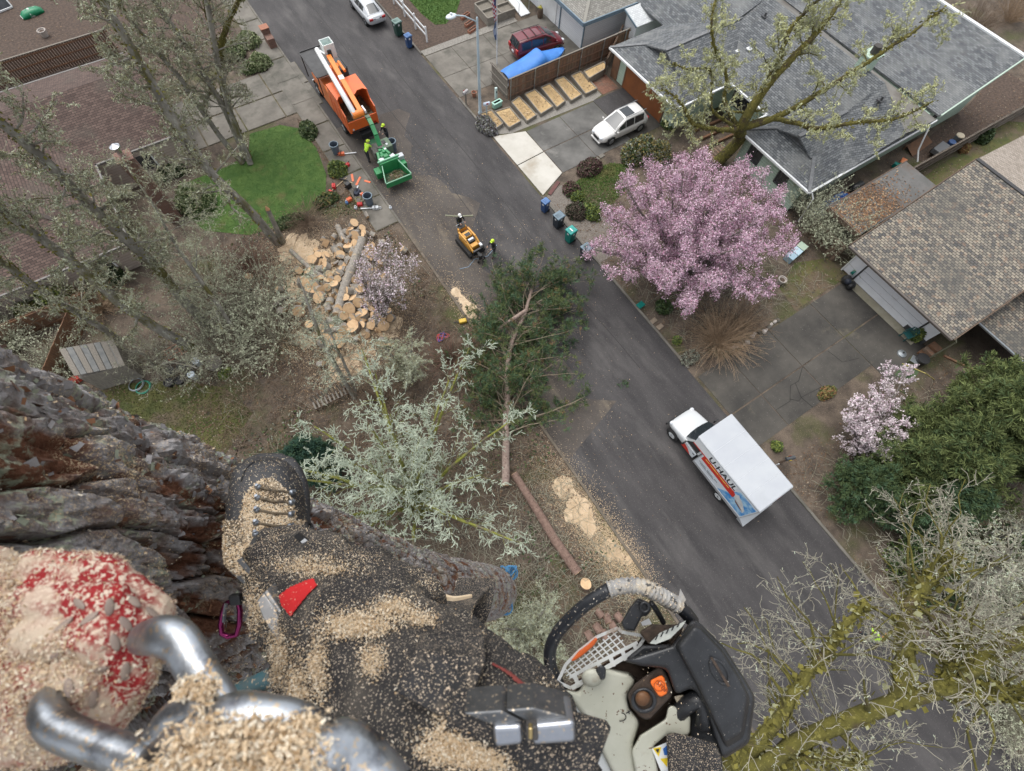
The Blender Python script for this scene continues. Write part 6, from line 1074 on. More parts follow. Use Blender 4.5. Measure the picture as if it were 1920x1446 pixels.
M_li1 = mat('lichen_pale', (.40, .43, .30), (.52, .55, .40), scale=3, rough=1); M_li2 = mat('lichen_olive', (.25, .25, .13), (.33, .33, .19), scale=3, rough=1); M_li3 = mat('lichen_mint', (.38, .44, .34), (.50, .55, .44), scale=3, rough=1); M_li4 = mat('lichen_lime', (.46, .48, .22), (.60, .61, .33), scale=3, rough=1); M_mosst = mat('moss_tuft', (.11, .10, .02), (.2, .18, .04), scale=4, rough=1)
def tree(name, label, trunks, base, mt=M_trk, n1=34, l1=2.8, n2=7, l2=1.2, n3=4, l3=.5, ang=1.15, t0=.15, up=.06, li=9000, lsz=.11, lmats=(M_li1, M_li2), lp=(.7, .3), group=None, twig=M_twig, moss=0, tn=18, cat='tree', extra=None, curl=.16, lpow=.4, aspect=.22, droop=.3, rmin=.007):
    t = thing(name, label, cat, base, group=group); allP = []
    for pts, rad in trunks:
        P = path(pts, tn, .02)[None]; R = np.interp(np.linspace(0, 1, tn), np.linspace(0, 1, len(rad)), rad)[None]; limbs('trunk', [(P, R)], mt, t, base, k=10, stuff=False); allP.append((P, R))
    s1, s2, s3 = [], [], []
    for P, R in allP:
        a = grow(P, R, n1, t0, 1, l1, ang, 7, .32, (0, 0, up), curl, lpow=lpow); b = grow(*a, n2, .15, 1, l2, .75, 5, .5, (0, 0, up*.6), curl*1.3); c = grow(*b, n3, .15, 1, l3, .7, 4, .6, (0, 0, 0), curl*1.6, rmin=rmin); s1.append(a); s2.append(b); s3.append(c)
    limbs('branch', s1, mt, t, base, 5); limbs('twig', s2+s3, twig, t, base, 3)
    if li:
        pp = np.vstack([pts_on(np.concatenate([x[0] for x in s3]), int(li*.55), .02), pts_on(np.concatenate([x[0] for x in s2]), int(li*.35), .03), pts_on(np.concatenate([x[0] for x in s1]), int(li*.1), .06)])
        leaves('lichen', pp, lsz, list(lmats), rs.choice(len(lmats), len(pp), p=lp), aspect, t, base, droop=droop)
    if moss:
        pp = np.vstack([pts_on(P, moss//len(allP), .0)+rs.normal(0, 1, (moss//len(allP), 3))*R.mean()*.75 for P, R in allP]); leaves('moss', pp, .14, [M_mosst, M_li2], rs.choice(2, len(pp), p=(.8, .2)), .7, t, base)
    return t, s1, s2, s3
Q = lambda px, py, z: G(px, py, z)
def vertical(base_px, tops, H=None):
    b = Q(*base_px, 0); return [b]+[Q(*q) for q in tops], tuple(float(v) for v in b)
# --- left: tall lichen covered trees
LT = dict(group='lichen covered trees by the brown roofed house', n1=52, l1=2.5, n2=8, l2=1.25, n3=6, l3=.5, rmin=.011, li=19000, lsz=.15, t0=.22, up=.03, lmats=(M_li1, M_li2, M_twigb), lp=(.5, .35, .15), moss=1500)
p, b = vertical((520, 455), [(465, 392, 3.2), (393, 320, 6.2), (320, 217, 9), (233, 67, 12.6), (100, -130, 16), (-60, -380, 19)]); tree('alder_tree', 'tall grey lichen tree rising from the lower corner of the green lawn', [(p, [.3, .26, .25, .22, .18, .13, .06])], b, **LT)
p, b = vertical((385, 607), [(330, 545, 3), (273, 482, 5.5), (200, 417, 8.3), (83, 300, 12), (-150, 100, 16.5), (-420, -130, 20)]); tree('alder_tree', 'tall lichen tree leaning over the wall corner of the brown house', [(p, [.3, .27, .25, .22, .18, .13, .06])], b, **LT)
p, b = vertical((372, 660), [(290, 612, 3), (213, 557, 5.5), (110, 470, 8.2), (0, 392, 11), (-200, 240, 15), (-400, 90, 18)]); tree('alder_tree', 'mossy lichen tree rising beside the trellis on dead leaves', [(p, [.28, .26, .24, .2, .17, .12, .05])], b, **{**LT, 'n1': 40})
p, b = vertical((225, 637), [(150, 590, 3.2), (77, 543, 6), (-30, 470, 9), (-200, 350, 13)]); tree('alder_tree', 'slim grey tree rising right behind the garden shed', [(p, [.2, .18, .16, .12, .05])], b, **{**LT, 'n1': 30, 'li': 9000})
b0 = Q(470, 305, 0); tr = [([Q(470, 308, 0), Q(440, 235, 2.6), (Q(415, 150, 5.6)), Q(395, 40, 9), Q(360, -130, 13), Q(310, -330, 17)], [.22, .2, .18, .15, .1, .05]), ([Q(462, 300, 0), Q(425, 215, 3.1), Q(365, 110, 6.4), Q(290, 0, 9.4), Q(180, -200, 13.5)], [.22, .2, .18, .13, .06]), ([Q(455, 307, 0), Q(400, 240, 2.4), Q(340, 150, 5.4), Q(255, 50, 8.4), Q(150, -90, 12)], [.2, .18, .15, .1, .05])]
tree('alder_tree', 'clump of three grey stems rising from the upper edge of the lawn', tr, tuple(b0), **{**LT, 'n1': 40, 'li': 22000})
tr = [([Q(468, 296, 0), Q(437, 225, 2.4), Q(415, 150, 5), Q(418, 70, 7.4), Q(450, -5, 9.2), Q(480, -90, 11)], [.2, .2, .19, .17, .13, .08]), ([Q(418, 120, 5.8), Q(392, 40, 8.2), Q(375, -60, 11)], [.15, .13, .07])]
tree('maple_tree', 'dark mossy forked stem rising against the upper pavement', tr, tuple(Q(468, 296, 0)), mt=M_mosstrk, n1=14, l1=1.8, n2=5, l2=.8, n3=4, l3=.4, li=4000, moss=1600, t0=.45)
p, b = vertical((455, 640), [(400, 560, 2.5), (330, 460, 5.2), (290, 390, 7), (230, 300, 9)]); tree('birch_tree', 'thin bare tree with long pale side twigs left of the log pile', [(p, [.14, .12, .1, .07, .04])], b, n1=34, l1=3.4, n2=8, l2=1.4, n3=6, l3=.6, li=15000, lsz=.09, up=-.01, ang=1.3)
p, b = vertical((665, 748), [(640, 705, 1.6), (612, 655, 3.2), (585, 590, 5.2), (560, 520, 7)]); q = [Q(668, 742, 0), Q(650, 690, 1.9), Q(630, 650, 3.3), Q(612, 600, 5)]; tree('birch_tree', 'thin twin stemmed bare tree over the sawdust heap by the bench', [(p, [.13, .12, .1, .07, .03]), (np.array(q), [.1, .09, .07, .03])], b, n1=16, l1=2.1, n2=6, l2=1.0, n3=4, l3=.5, li=6000, lsz=.1, lmats=(M_li3, M_li1), lp=(.5, .5))
p, b = vertical((300, 690), [(270, 640, 2), (250, 620, 3)]); 
tree('hazel_bush', 'arching bare bush with pale twigs over the black nursery pots', [([Q(290, 690, 0), Q(270, 665, 1.2), Q(230, 655, 2)], [.08, .06, .03]), ([Q(290, 690, 0), Q(320, 680, 1.3), Q(370, 690, 2)], [.08, .06, .03])], tuple(Q(290, 690, 0)), n1=30, l1=2.6, n2=6, l2=1.0, n3=4, l3=.5, li=1500, t0=.0, up=-.03, cat='bush')
o, b = None, Q(530, 455, 0); t = thing('broken_stump', 'short broken tree stem with orange splintered top by the lawn corner', 'stump', tuple(b)); P = path([b, Q(517, 425, 1.6), Q(502, 393, 3.2)], 6)[None]; limbs('trunk', [(P, np.array([[.2, .18, .17, .16, .15, .15]]))], M_trk, t, b, 9, stuff=False); MB().lathe([(.15, 0), (.1, .12), (.02, .3)], tuple(P[0][-1]-b), 7).obj('broken_top', mat('splinter', (.36, .17, .08), (.5, .3, .16), scale=8, rough=.9), t)
# --- maple over the green house
b = Q(1387, 245, 3.5)*np.array([1, 1, 0])+np.array([.3, .6, 0]); A = Q(1387, 243, 3.2)
tr = [([b, Q(1387, 262, 2), A, Q(1415, 195, 5), Q(1455, 140, 6.6), Q(1505, 90, 8), Q(1560, 25, 9.5), Q(1600, -50, 11)], [.5, .42, .38, .3, .25, .2, .14, .06]), ([A, Q(1462, 217, 4.4), Q(1540, 172, 5.8), Q(1605, 130, 7.2), Q(1690, 75, 9), Q(1770, 15, 10.4)], [.26, .2, .17, .14, .1, .04]), ([A, Q(1440, 223, 4), Q(1495, 232, 4.8), Q(1535, 242, 5.4), Q(1600, 230, 6.4), Q(1680, 222, 7.4), Q(1750, 190, 8.4)], [.24, .18, .15, .14, .12, .08, .04]), ([A, Q(1340, 243, 3.8), Q(1298, 231, 4.3), Q(1278, 195, 5.4), Q(1240, 165, 6)], [.2, .16, .12, .08, .04]), ([A, Q(1360, 195, 4.6), Q(1362, 140, 6), Q(1340, 92, 7.4), Q(1335, 35, 9), Q(1350, -30, 10)], [.18, .14, .11, .09, .07, .03]), ([A, Q(1335, 205, 4.8), Q(1334, 135, 6.4), Q(1290, 130, 6.8), Q(1262, 120, 7)], [.13, .1, .07, .05, .03]), ([Q(1415, 195, 5), Q(1458, 118, 7), Q(1485, 50, 8.8), Q(1545, -10, 10.4)], [.2, .16, .12, .05])]
tree('maple_tree', 'big mossy maple spreading lime lichen branches over the grey roof', tr, tuple(b), mt=M_mosstrk, n1=15, l1=2.3, n2=7, l2=1.1, n3=5, l3=.45, rmin=.012, li=34000, lsz=.17, lmats=(M_li4, M_li1, M_li2), lp=(.6, .25, .15), moss=3600, t0=.3, twig=M_twig, up=.04, tn=26, curl=.24)
# --- mossy tree below right, limbs reach over the road
F0 = Q(1385, 1440, 14); b = np.array([F0[0], F0[1], 0]); tr = [([b, b+[0, 0, 7], F0, Q(1500, 1388, 14.6), Q(1640, 1332, 15.2), Q(1780, 1285, 15.8), Q(1850, 1228, 16.2), Q(1925, 1185, 16.6), Q(2050, 1120, 17)], [.45, .34, .24, .2, .2, .19, .19, .19, .15]), ([F0, Q(1450, 1360, 14.6), Q(1510, 1270, 15), Q(1560, 1210, 15.2), Q(1620, 1130, 15.4)], [.22, .15, .13, .11, .04]), ([Q(1690, 1315, 15.4), Q(1698, 1220, 15.6), Q(1702, 1150, 15.8), Q(1735, 1095, 16), Q(1790, 1040, 16.2)], [.24, .19, .16, .14, .05]), ([Q(1780, 1287, 15.8), Q(1788, 1240, 16), Q(1800, 1190, 16.1)], [.18, .14, .05]), ([F0, Q(1520, 1425, 14.6), Q(1620, 1430, 15)], [.2, .12, .05]), ([Q(1780, 1290, 15.7), Q(1880, 1300, 15.6), Q(1960, 1310, 15.6)], [.16, .12, .06])]
tree('oak_tree', 'thick moss covered limbs with bare twigs reaching over the lower road', tr, tuple(b), mt=mat('moss_gold', (.07, .064, .014), (.135, .122, .024), scale=2.5, rough=1, bump=.03, bscale=20, c3=(.08, .06, .03), s3=1.5, t3=(.55, .66), c4=(.2, .18, .05), s4=12, t4=(.58, .68)), n1=21, l1=3.0, n2=5, l2=1.2, n3=5, l3=.5, li=9000, lsz=.06, lmats=(M_li1, M_li3, M_twig), lp=(.5, .2, .3), moss=5000, t0=.34, tn=26, twig=mat('twig_pale', (.26, .24, .19), (.36, .34, .27), scale=2, rough=.95), up=.02, curl=.24)
RT = dict(mt=M_trk, n1=24, l1=2.6, n2=7, l2=1.3, n3=5, l3=.55, li=16000, lsz=.1, lmats=(M_li1, M_li3, M_li2), lp=(.55, .3, .15), twig=MATS['twig_pale'], up=.03, t0=.25)
b = Q(1730, 1110, 0); tree('oak_tree', 'bare lichen tree beside the lower road edge, nearest the conifer', [([b, b+[.3, .3, 3], b+[-.6, 1.5, 6], b+[-1.6, 3, 8.5]], [.25, .2, .15, .05]), ([b+[.3, .3, 3], b+[1.5, -.2, 6], b+[1.9, .6, 8.5]], [.16, .12, .05]), ([b+[.2, .2, 2.4], b+[-1.4, -.6, 5], b+[-2.6, -.6, 7.5]], [.16, .11, .05])], tuple(b), **RT)
b = Q(1840, 1010, 0); tree('oak_tree', 'bare lichen tree farther right, its crown at the frame edge', [([b, b+[0, .3, 3], b+[-1.5, .6, 6.5], b+[-3, 1.2, 9]], [.25, .2, .15, .05]), ([b+[0, .3, 3], b+[.6, -.6, 6.5], b+[0, -1, 10]], [.18, .14, .05]), ([b+[0, .2, 2.6], b+[-1.2, -1.4, 6], b+[-2.2, -2.2, 8.5]], [.16, .12, .05])], tuple(b), **RT)
# --- pale lichen tree under the climber
b = Q(790, 965, 0); tr = []
for i in range(21):
    a = i*2*math.pi*4/21+random.uniform(-.2, .2); r = (1.0, 2.5, 3.9)[i % 3]*random.uniform(.9, 1.15); h = random.uniform(6.4, 8.2)-r*.3; c = np.array([.5, 1.7, 0]); tr.append(([b+np.array([.15*math.cos(a), .15*math.sin(a), 0]), b+c*.3+np.array([r*.25*math.cos(a), r*.25*math.sin(a), 2.6]), b+c*.7+np.array([r*.8*math.cos(a), r*.8*math.sin(a), h*.7]), b+c+np.array([r*1.6*math.cos(a), r*1.5*math.sin(a), h])], [.13, .1, .07, .03]))
tree('hazel_tree', 'spreading tree thick with mint pale lichen under the boot', tr, tuple(b), mt=mat('moss_lime', (.13, .14, .02), (.24, .24, .06), scale=3, rough=1, c3=(.13, .11, .08), s3=2, t3=(.5, .6)), n1=13, l1=2.2, n2=6, l2=.95, n3=4, l3=.36, li=20000, lsz=.05, lmats=(M_li3, M_li1, M_li2), lp=(.68, .22, .1), t0=.4, tn=12, up=.05, ang=.8, twig=M_li3, aspect=.45, droop=0, rmin=.017, curl=.2)
b = Q(770, 705, 0); tree('hazel_bush', 'smaller pale lichen bush between the sawdust heap and the felled pine', [([b, b+[.3, .2, 1.5], b+[.9, .4, 3]], [.08, .06, .03]), ([b, b+[-.3, .3, 1.5], b+[-.6, .9, 3]], [.08, .06, .03]), ([b, b+[.1, -.4, 1.5], b+[.4, -1, 2.8]], [.08, .06, .03])], tuple(b), n1=16, l1=1.3, n2=6, l2=.7, n3=4, l3=.35, li=9000, lsz=.1, lmats=(M_li1, M_li3, M_li2), lp=(.5, .2, .3), cat='bush')
b = Q(990, 1180, 0); tree('hazel_bush', 'pale lichen bush on brown ground between the leg and the chainsaw', [([b, b+[.4, .2, 1.5], b+[1.1, .6, 3.4]], [.08, .06, .03]), ([b, b+[-.3, .3, 1.5], b+[-.9, .9, 3.2]], [.08, .06, .03]), ([b, b+[.1, -.4, 1.5], b+[.4, -1.4, 3]], [.08, .06, .03]), ([b, b+[-.6, -.2, 1.5], b+[-1.4, -.4, 3]], [.08, .06, .03])], tuple(b), n1=18, l1=1.4, n2=6, l2=.8, n3=5, l3=.4, li=24000, lsz=.085, lmats=(M_li1, M_li3, M_li2), lp=(.5, .25, .25), cat='bush')
# --- blossom trees
M_pk1 = mat('blossom_pink', (.55, .31, .44), (.63, .41, .52), scale=2, rough=.8); M_pk2 = mat('blossom_rose', (.48, .20, .33), rough=.8); M_pk3 = mat('blossom_pale', (.70, .52, .62), rough=.8); M_wb1 = mat('blossom_white', (.72, .66, .67), (.66, .56, .6), scale=3, rough=.8); M_pbark = mat('plum_bark', (.13, .115, .1), (.2, .18, .16), scale=4, rough=.95)
def blossom(name, label, base, stems, n1, l1, n2, l2, n3, l3, nf, fs, mats, p, up=.04, spread=.05, ang=.7, group=None, t0=.2, cat='blossom tree', moss=0):
    t, s1, s2, s3 = tree(name, label, stems, tuple(base), mt=M_pbark, n1=n1, l1=l1, n2=n2, l2=l2, n3=n3, l3=l3, li=0, up=up, ang=ang, twig=mat('twig_plum', (.17, .15, .11), (.24, .22, .15), scale=2, rough=.95), t0=t0, tn=10, group=group, cat=cat)
    c3 = np.concatenate([x[0] for x in s3]); c2 = np.concatenate([x[0] for x in s2]); q = np.vstack([pts_on(c3, int(nf*.8), spread, .15), pts_on(c2, int(nf*.2), spread, .4)])
    leaves('blossom', q, fs, mats, rs.choice(len(mats), len(q), p=p), .8, t, base); return t
b = Q(1290, 505, 0); st = []
for i in range(46):
    a = i*2.39996+random.uniform(-.15, .15); r = 5.5*math.sqrt((i+.5)/46); h = 2.2+4.4*math.sqrt(max(.05, 1-(r/6.1)**2))+random.uniform(-.2, .3); c = np.array([-1.3, .5, 0]); u_ = np.array([math.cos(a)*1.12, math.sin(a)*.95, 0]); st.append(([b+u_*.12, b+c*.4+u_*r*.3+[0, 0, 1.6], b+c+u_*r*.75+[0, 0, h*.72], b+c+u_*r*1.1+[0, 0, h]], [.13, .1, .07, .03]))
blossom('plum_tree', 'wide plum tree covered in pink blossom beside the road', b, st, 9, 1.25, 6, .75, 5, .45, 170000, .062, [M_pk1, M_pk2, M_pk3, M_pbark], (.38, .06, .42, .14), up=.05, spread=.08, t0=.45)
b = Q(722, 598, 0); st = [([b, b+[.2+.5*math.cos(a), .1+.4*math.sin(a), 1.8], b+[1.0+1.3*math.cos(a), .6+1.2*math.sin(a), 3.9]], [.08, .06, .02]) for a in np.linspace(0, 5.6, 8)]
blossom('plum_tree', 'small thin plum tree with sparse pale pink blossom by the log pile', b, st, 14, 1.5, 6, .8, 5, .4, 7000, .075, [M_wb1, M_pk3, M_pk1], (.75, .25, .0), t0=.3)
b = Q(1600, 850, 0); st = [([b, b+[.4*math.cos(a), .4*math.sin(a)+.5, 1.3], b+[1.3*math.cos(a)+.2, 1.3*math.sin(a)+1.1, 2.9]], [.08, .06, .02]) for a in np.linspace(0, 5.6, 8)]+[([b+[.5, .5, .8], b+[2.0, 1.2, 2.2], b+[3.9, 2.3, 3.2]], [.08, .06, .02]), ([b+[.5, .5, .8], b+[1.6, 1.5, 2.0], b+[3.0, 2.9, 2.8]], [.08, .06, .02])]
blossom('plum_tree', 'white blossom tree beside the conifers at the driveway end', b, st, 12, 1.2, 6, .6, 4, .35, 19000, .075, [M_wb1, M_pk3, M_pk1], (.85, .15, .0), spread=.03, t0=.25)
# --- conifers
M_ndl = mat('needle_green', (.042, .075, .025), (.08, .115, .04), scale=2, rough=.85); M_ndl2 = mat('needle_olive', (.075, .10, .028), (.125, .152, .05), scale=2, rough=.85); M_ndl3 = mat('needle_brown', (.2, .13, .06), rough=.9); M_ndlb = mat('needle_bluegreen', (.04, .088, .042), (.075, .13, .065), scale=2, rough=.85)
def needles(name, pts, L, w, per, mats, p, parent, base, dirs=None, spread=.6):
    n = len(pts)*per; c = np.repeat(pts, per, 0)-np.array(base); d = rs.normal(size=(n, 3))
    if dirs is not None: d = np.repeat(dirs, per, 0)+d*spread
    d /= np.linalg.norm(d, axis=1, keepdims=True); s = np.cross(d, rs.normal(size=(n, 3))); s /= np.linalg.norm(s, axis=1, keepdims=True)+1e-9; l = (L*rs.uniform(.6, 1.2, n))[:, None]
    V = np.stack([c-s*w*.4, c+s*w*.4, c+d*l+s*w*.5, c+d*l-s*w*.5], 1).reshape(-1, 3); mi = np.repeat(rs.choice(len(mats), len(pts), p=p), per); o = mesh_np(name, V, np.arange(4*n).reshape(n, 4), mats, parent, mi=mi); o['kind'] = 'stuff'; return o
def ends(s, t0=.5):
    P, R = s; d = P[:, -1]-P[:, -2]; return P[:, -1], d/(np.linalg.norm(d, axis=1, keepdims=True)+1e-9)
def conifer(label, base, H, r0, L, n1=60, mats=(M_ndl, M_ndl2), p=(.55, .45), per=9, nl=.3, lean=(0, 0), group=None, w=.035, name='pine_tree'):
    base = np.array(base); t = thing(name, label, 'tree', tuple(base), group=group); P = path([base, base+[lean[0]*.3, lean[1]*.3, H*.5], base+[lean[0], lean[1], H]], 14, .03)[None]; R = np.linspace(r0, .03, 14)[None]
    limbs('trunk', [(P, R)], M_barkr, t, base, 8, stuff=False); a = grow(P, R, n1, .12, 1, L, 1.35, 7, .3, (0, 0, .03), .1, lpow=.75); b = grow(*a, 9, .2, 1, L*.34, .8, 4, .5, (0, 0, .06), .15); c = grow(*b, 4, .2, 1, L*.15, .7, 3, .6, (0, 0, .08), .15)
    limbs('branch', [a, b], M_twigb, t, base, 4); q = [ends(b), ends(c), (pts_on(b[0], len(b[0])*2, .02, .4), rs.normal(size=(len(b[0])*2, 3)))]; pp = np.vstack([x[0] for x in q]); dd = np.vstack([x[1] for x in q]); needles('needles', pp, nl, w, per, list(mats), p, t, base, dd, .75); return t
conifer('dense yellow green pine crown beside the white blossom', Q(1700, 850, 0), 7.5, .25, 3.6, 80, (M_ndl2, M_ndl, mat('needle_lime', (.12, .155, .045), (.17, .205, .07), scale=2, rough=.85)), (.5, .2, .3), group='evergreens beside the tan house')
conifer('olive green pine crown touching the porch roof of the tan house', Q(1790, 790, 0), 8.2, .25, 3.4, 80, (M_ndl2, MATS['needle_lime'], M_ndl), (.5, .3, .2), group='evergreens beside the tan house')
conifer('evergreen crown at the right frame edge above the bare trees', Q(1850, 850, 0), 8, .25, 3.4, 80, (M_ndl2, M_ndl), (.6, .4), group='evergreens beside the tan house')
conifer('olive pine crown filling the gap above the low fir', Q(1655, 895, 0), 6.2, .22, 3.2, 80, (M_ndl2, M_ndl, MATS['needle_lime']), (.5, .3, .2), group='evergreens beside the tan house')
conifer('low dark blue green fir against the kerb behind the white truck', Q(1585, 925, 0), 3.2, .15, 2.2, 60, (M_ndlb, M_ndl), (.3, .7), nl=.2, group='evergreens beside the tan house', name='fir_tree')
conifer('dark fir in the shade between the pine crown and bare trees', Q(1680, 950, 0), 4.5, .2, 2.8, 70, (M_ndl, M_ndlb), (.5, .5), group='evergreens beside the tan house', name='fir_tree')
conifer('dark evergreen under the mint lichen tree next to the boot', Q(600, 880, 0), 3.2, .15, 2.0, 60, (mat('needle_teal', (.02, .06, .04), (.035, .085, .055), scale=2, rough=.85), M_ndlb), (.7, .3), nl=.2, name='fir_tree')
# felled pine top, lying
t = thing('felled_pine', 'felled pine top with green branches lying across the road edge', 'felled tree', tuple(Q(985, 660, 0))); base = np.array(t.location)
TP = path([Q(947, 910, .35), Q(949, 830, .4), Q(951, 740, .5), Q(955, 655, .9), Q(985, 585, 1.0), Q(1000, 530, .9)], 18, .02)[None]; TR = np.linspace(.24, .09, 18)[None]
limbs('trunk', [(TP, TR)], mat('pine_bark_pink', (.23, .17, .14), (.32, .25, .21), scale=5, rough=.95, bump=.015, c3=(.16, .1, .08), s3=8, t3=(.55, .62)), t, base, 12, stuff=False)
e = MB().lathe([(.24, -.002), (.24, .012), (.01, .014)], k=14, cap=False).obj('cut_face', M_cut, t); e.location = tuple(TP[0][0]-base); e.rotation_euler = Vector(TP[0][0]-TP[0][2]).to_track_quat('Z', 'Y').to_euler()
P = path([Q(935, 618, 1.2), Q(960, 600, 1.4), Q(985, 583, 1.5)], 6)[None]; limbs('broken_limb', [(P, np.full((1, 6), .13))], MATS['pine_bark_pink'], t, base, 9, stuff=False)
MB().lathe([(.16, -.4), (.12, 0), (.02, .5)], tuple(Q(953, 668, 1.0)-base), 7).obj('split_wood', MATS['splinter'], t)
a = grow(TP, TR, 60, .2, 1, 3.5, 1.15, 8, .3, (.02, .0, .02), .12, lpow=.25, flat=.55); a2 = grow(TP, TR, 34, .2, 1, 5.0, .9, 8, .3, (.11, -.05, .0), .1, lpow=.2, flat=.75)
a = (np.concatenate([a[0], a2[0]]), np.concatenate([a[1], a2[1]])); a[0][:, :, 2] = np.clip(a[0][:, :, 2], .15, 2.3); bb = grow(*a, 8, .25, 1, 1.25, .8, 5, .5, (0, 0, .05), .16); c = grow(*bb, 4, .3, 1, .5, .7, 4, .6, (0, 0, .08), .16)
for s in (bb, c): s[0][:, :, 2] = np.clip(s[0][:, :, 2], .06, 2.8)
limbs('branch', [a, bb], mat('twig_pine', (.2, .16, .11), (.28, .23, .17), scale=2, rough=.95), t, base, 4); q = [ends(c), ends(bb)]; pp = np.vstack([x[0] for x in q]); dd = np.vstack([x[1] for x in q]); pp = np.vstack([pp, pts_on(bb[0], 1200, .05, .3)]); dd = np.vstack([dd, rs.normal(size=(1200, 3))]); needles('needles', pp, .25, .024, 11, [M_ndl, M_ndlb, M_ndl2, M_ndl3], (.34, .34, .28, .04), t, base, dd, .8)
for i, (px, py) in enumerate(((1010, 585), (1100, 605), (880, 505))): pass
# --- bushes
def bush(label, px, py, rx, ry, h, mats, p=None, n=2600, sz=.14, name='shrub', group=None, aspect=.6, twigs=True, cat='shrub', lump=.5, inner=.55):
    b = np.array(Q(px, py, 0)); t = thing(name, label, cat, tuple(b), group=group); d = rs.normal(size=(n, 3)); d[:, 2] = np.abs(d[:, 2]); d /= np.linalg.norm(d, axis=1, keepdims=True); k = 1-lump*.5+lump*fbm(d*2.2+px, 3)
    q = b+d*np.array([rx, ry, h])*(k*rs.uniform(inner, 1, n)**.5)[:, None]+[0, 0, .05]; leaves('foliage', q, sz, list(mats), rs.choice(len(mats), n, p=p) if len(mats) > 1 else None, aspect, t, b)
    if twigs:
        m = 26; e = d[:m]*np.array([rx, ry, h])*.85; P = np.stack([b+e*0+rs.normal(0, .06, (m, 3))*[1, 1, 0], b+e*[.4, .4, .55], b+e], 1); limbs('stem', [(P, np.tile([.03, .02, .008], (m, 1)))], M_twigb, t, b, 4)
    return t
g1 = mat('leaf_green', (.05, .09, .025), (.09, .13, .04), scale=3, rough=.7); g2 = mat('leaf_dark', (.025, .05, .018), (.04, .07, .025), scale=3, rough=.6); g3 = mat('leaf_pale', (.22, .26, .13), (.3, .33, .18), scale=3, rough=.8); g4 = mat('leaf_yellowgreen', (.16, .2, .04), (.22, .26, .06), scale=3, rough=.75); g5 = mat('leaf_sage', (.2, .22, .17), (.28, .29, .23), scale=3, rough=.9); g6 = mat('leaf_plum', (.09, .045, .045), (.13, .07, .06), scale=3, rough=.8); g7 = mat('leaf_umber', (.06, .045, .035), (.1, .075, .055), scale=3, rough=.9); g8 = mat('leaf_gold', (.22, .18, .06), (.3, .25, .1), scale=3, rough=.85); lav = mat('leaf_lavender', (.2, .19, .2), (.28, .27, .29), scale=3, rough=.9)
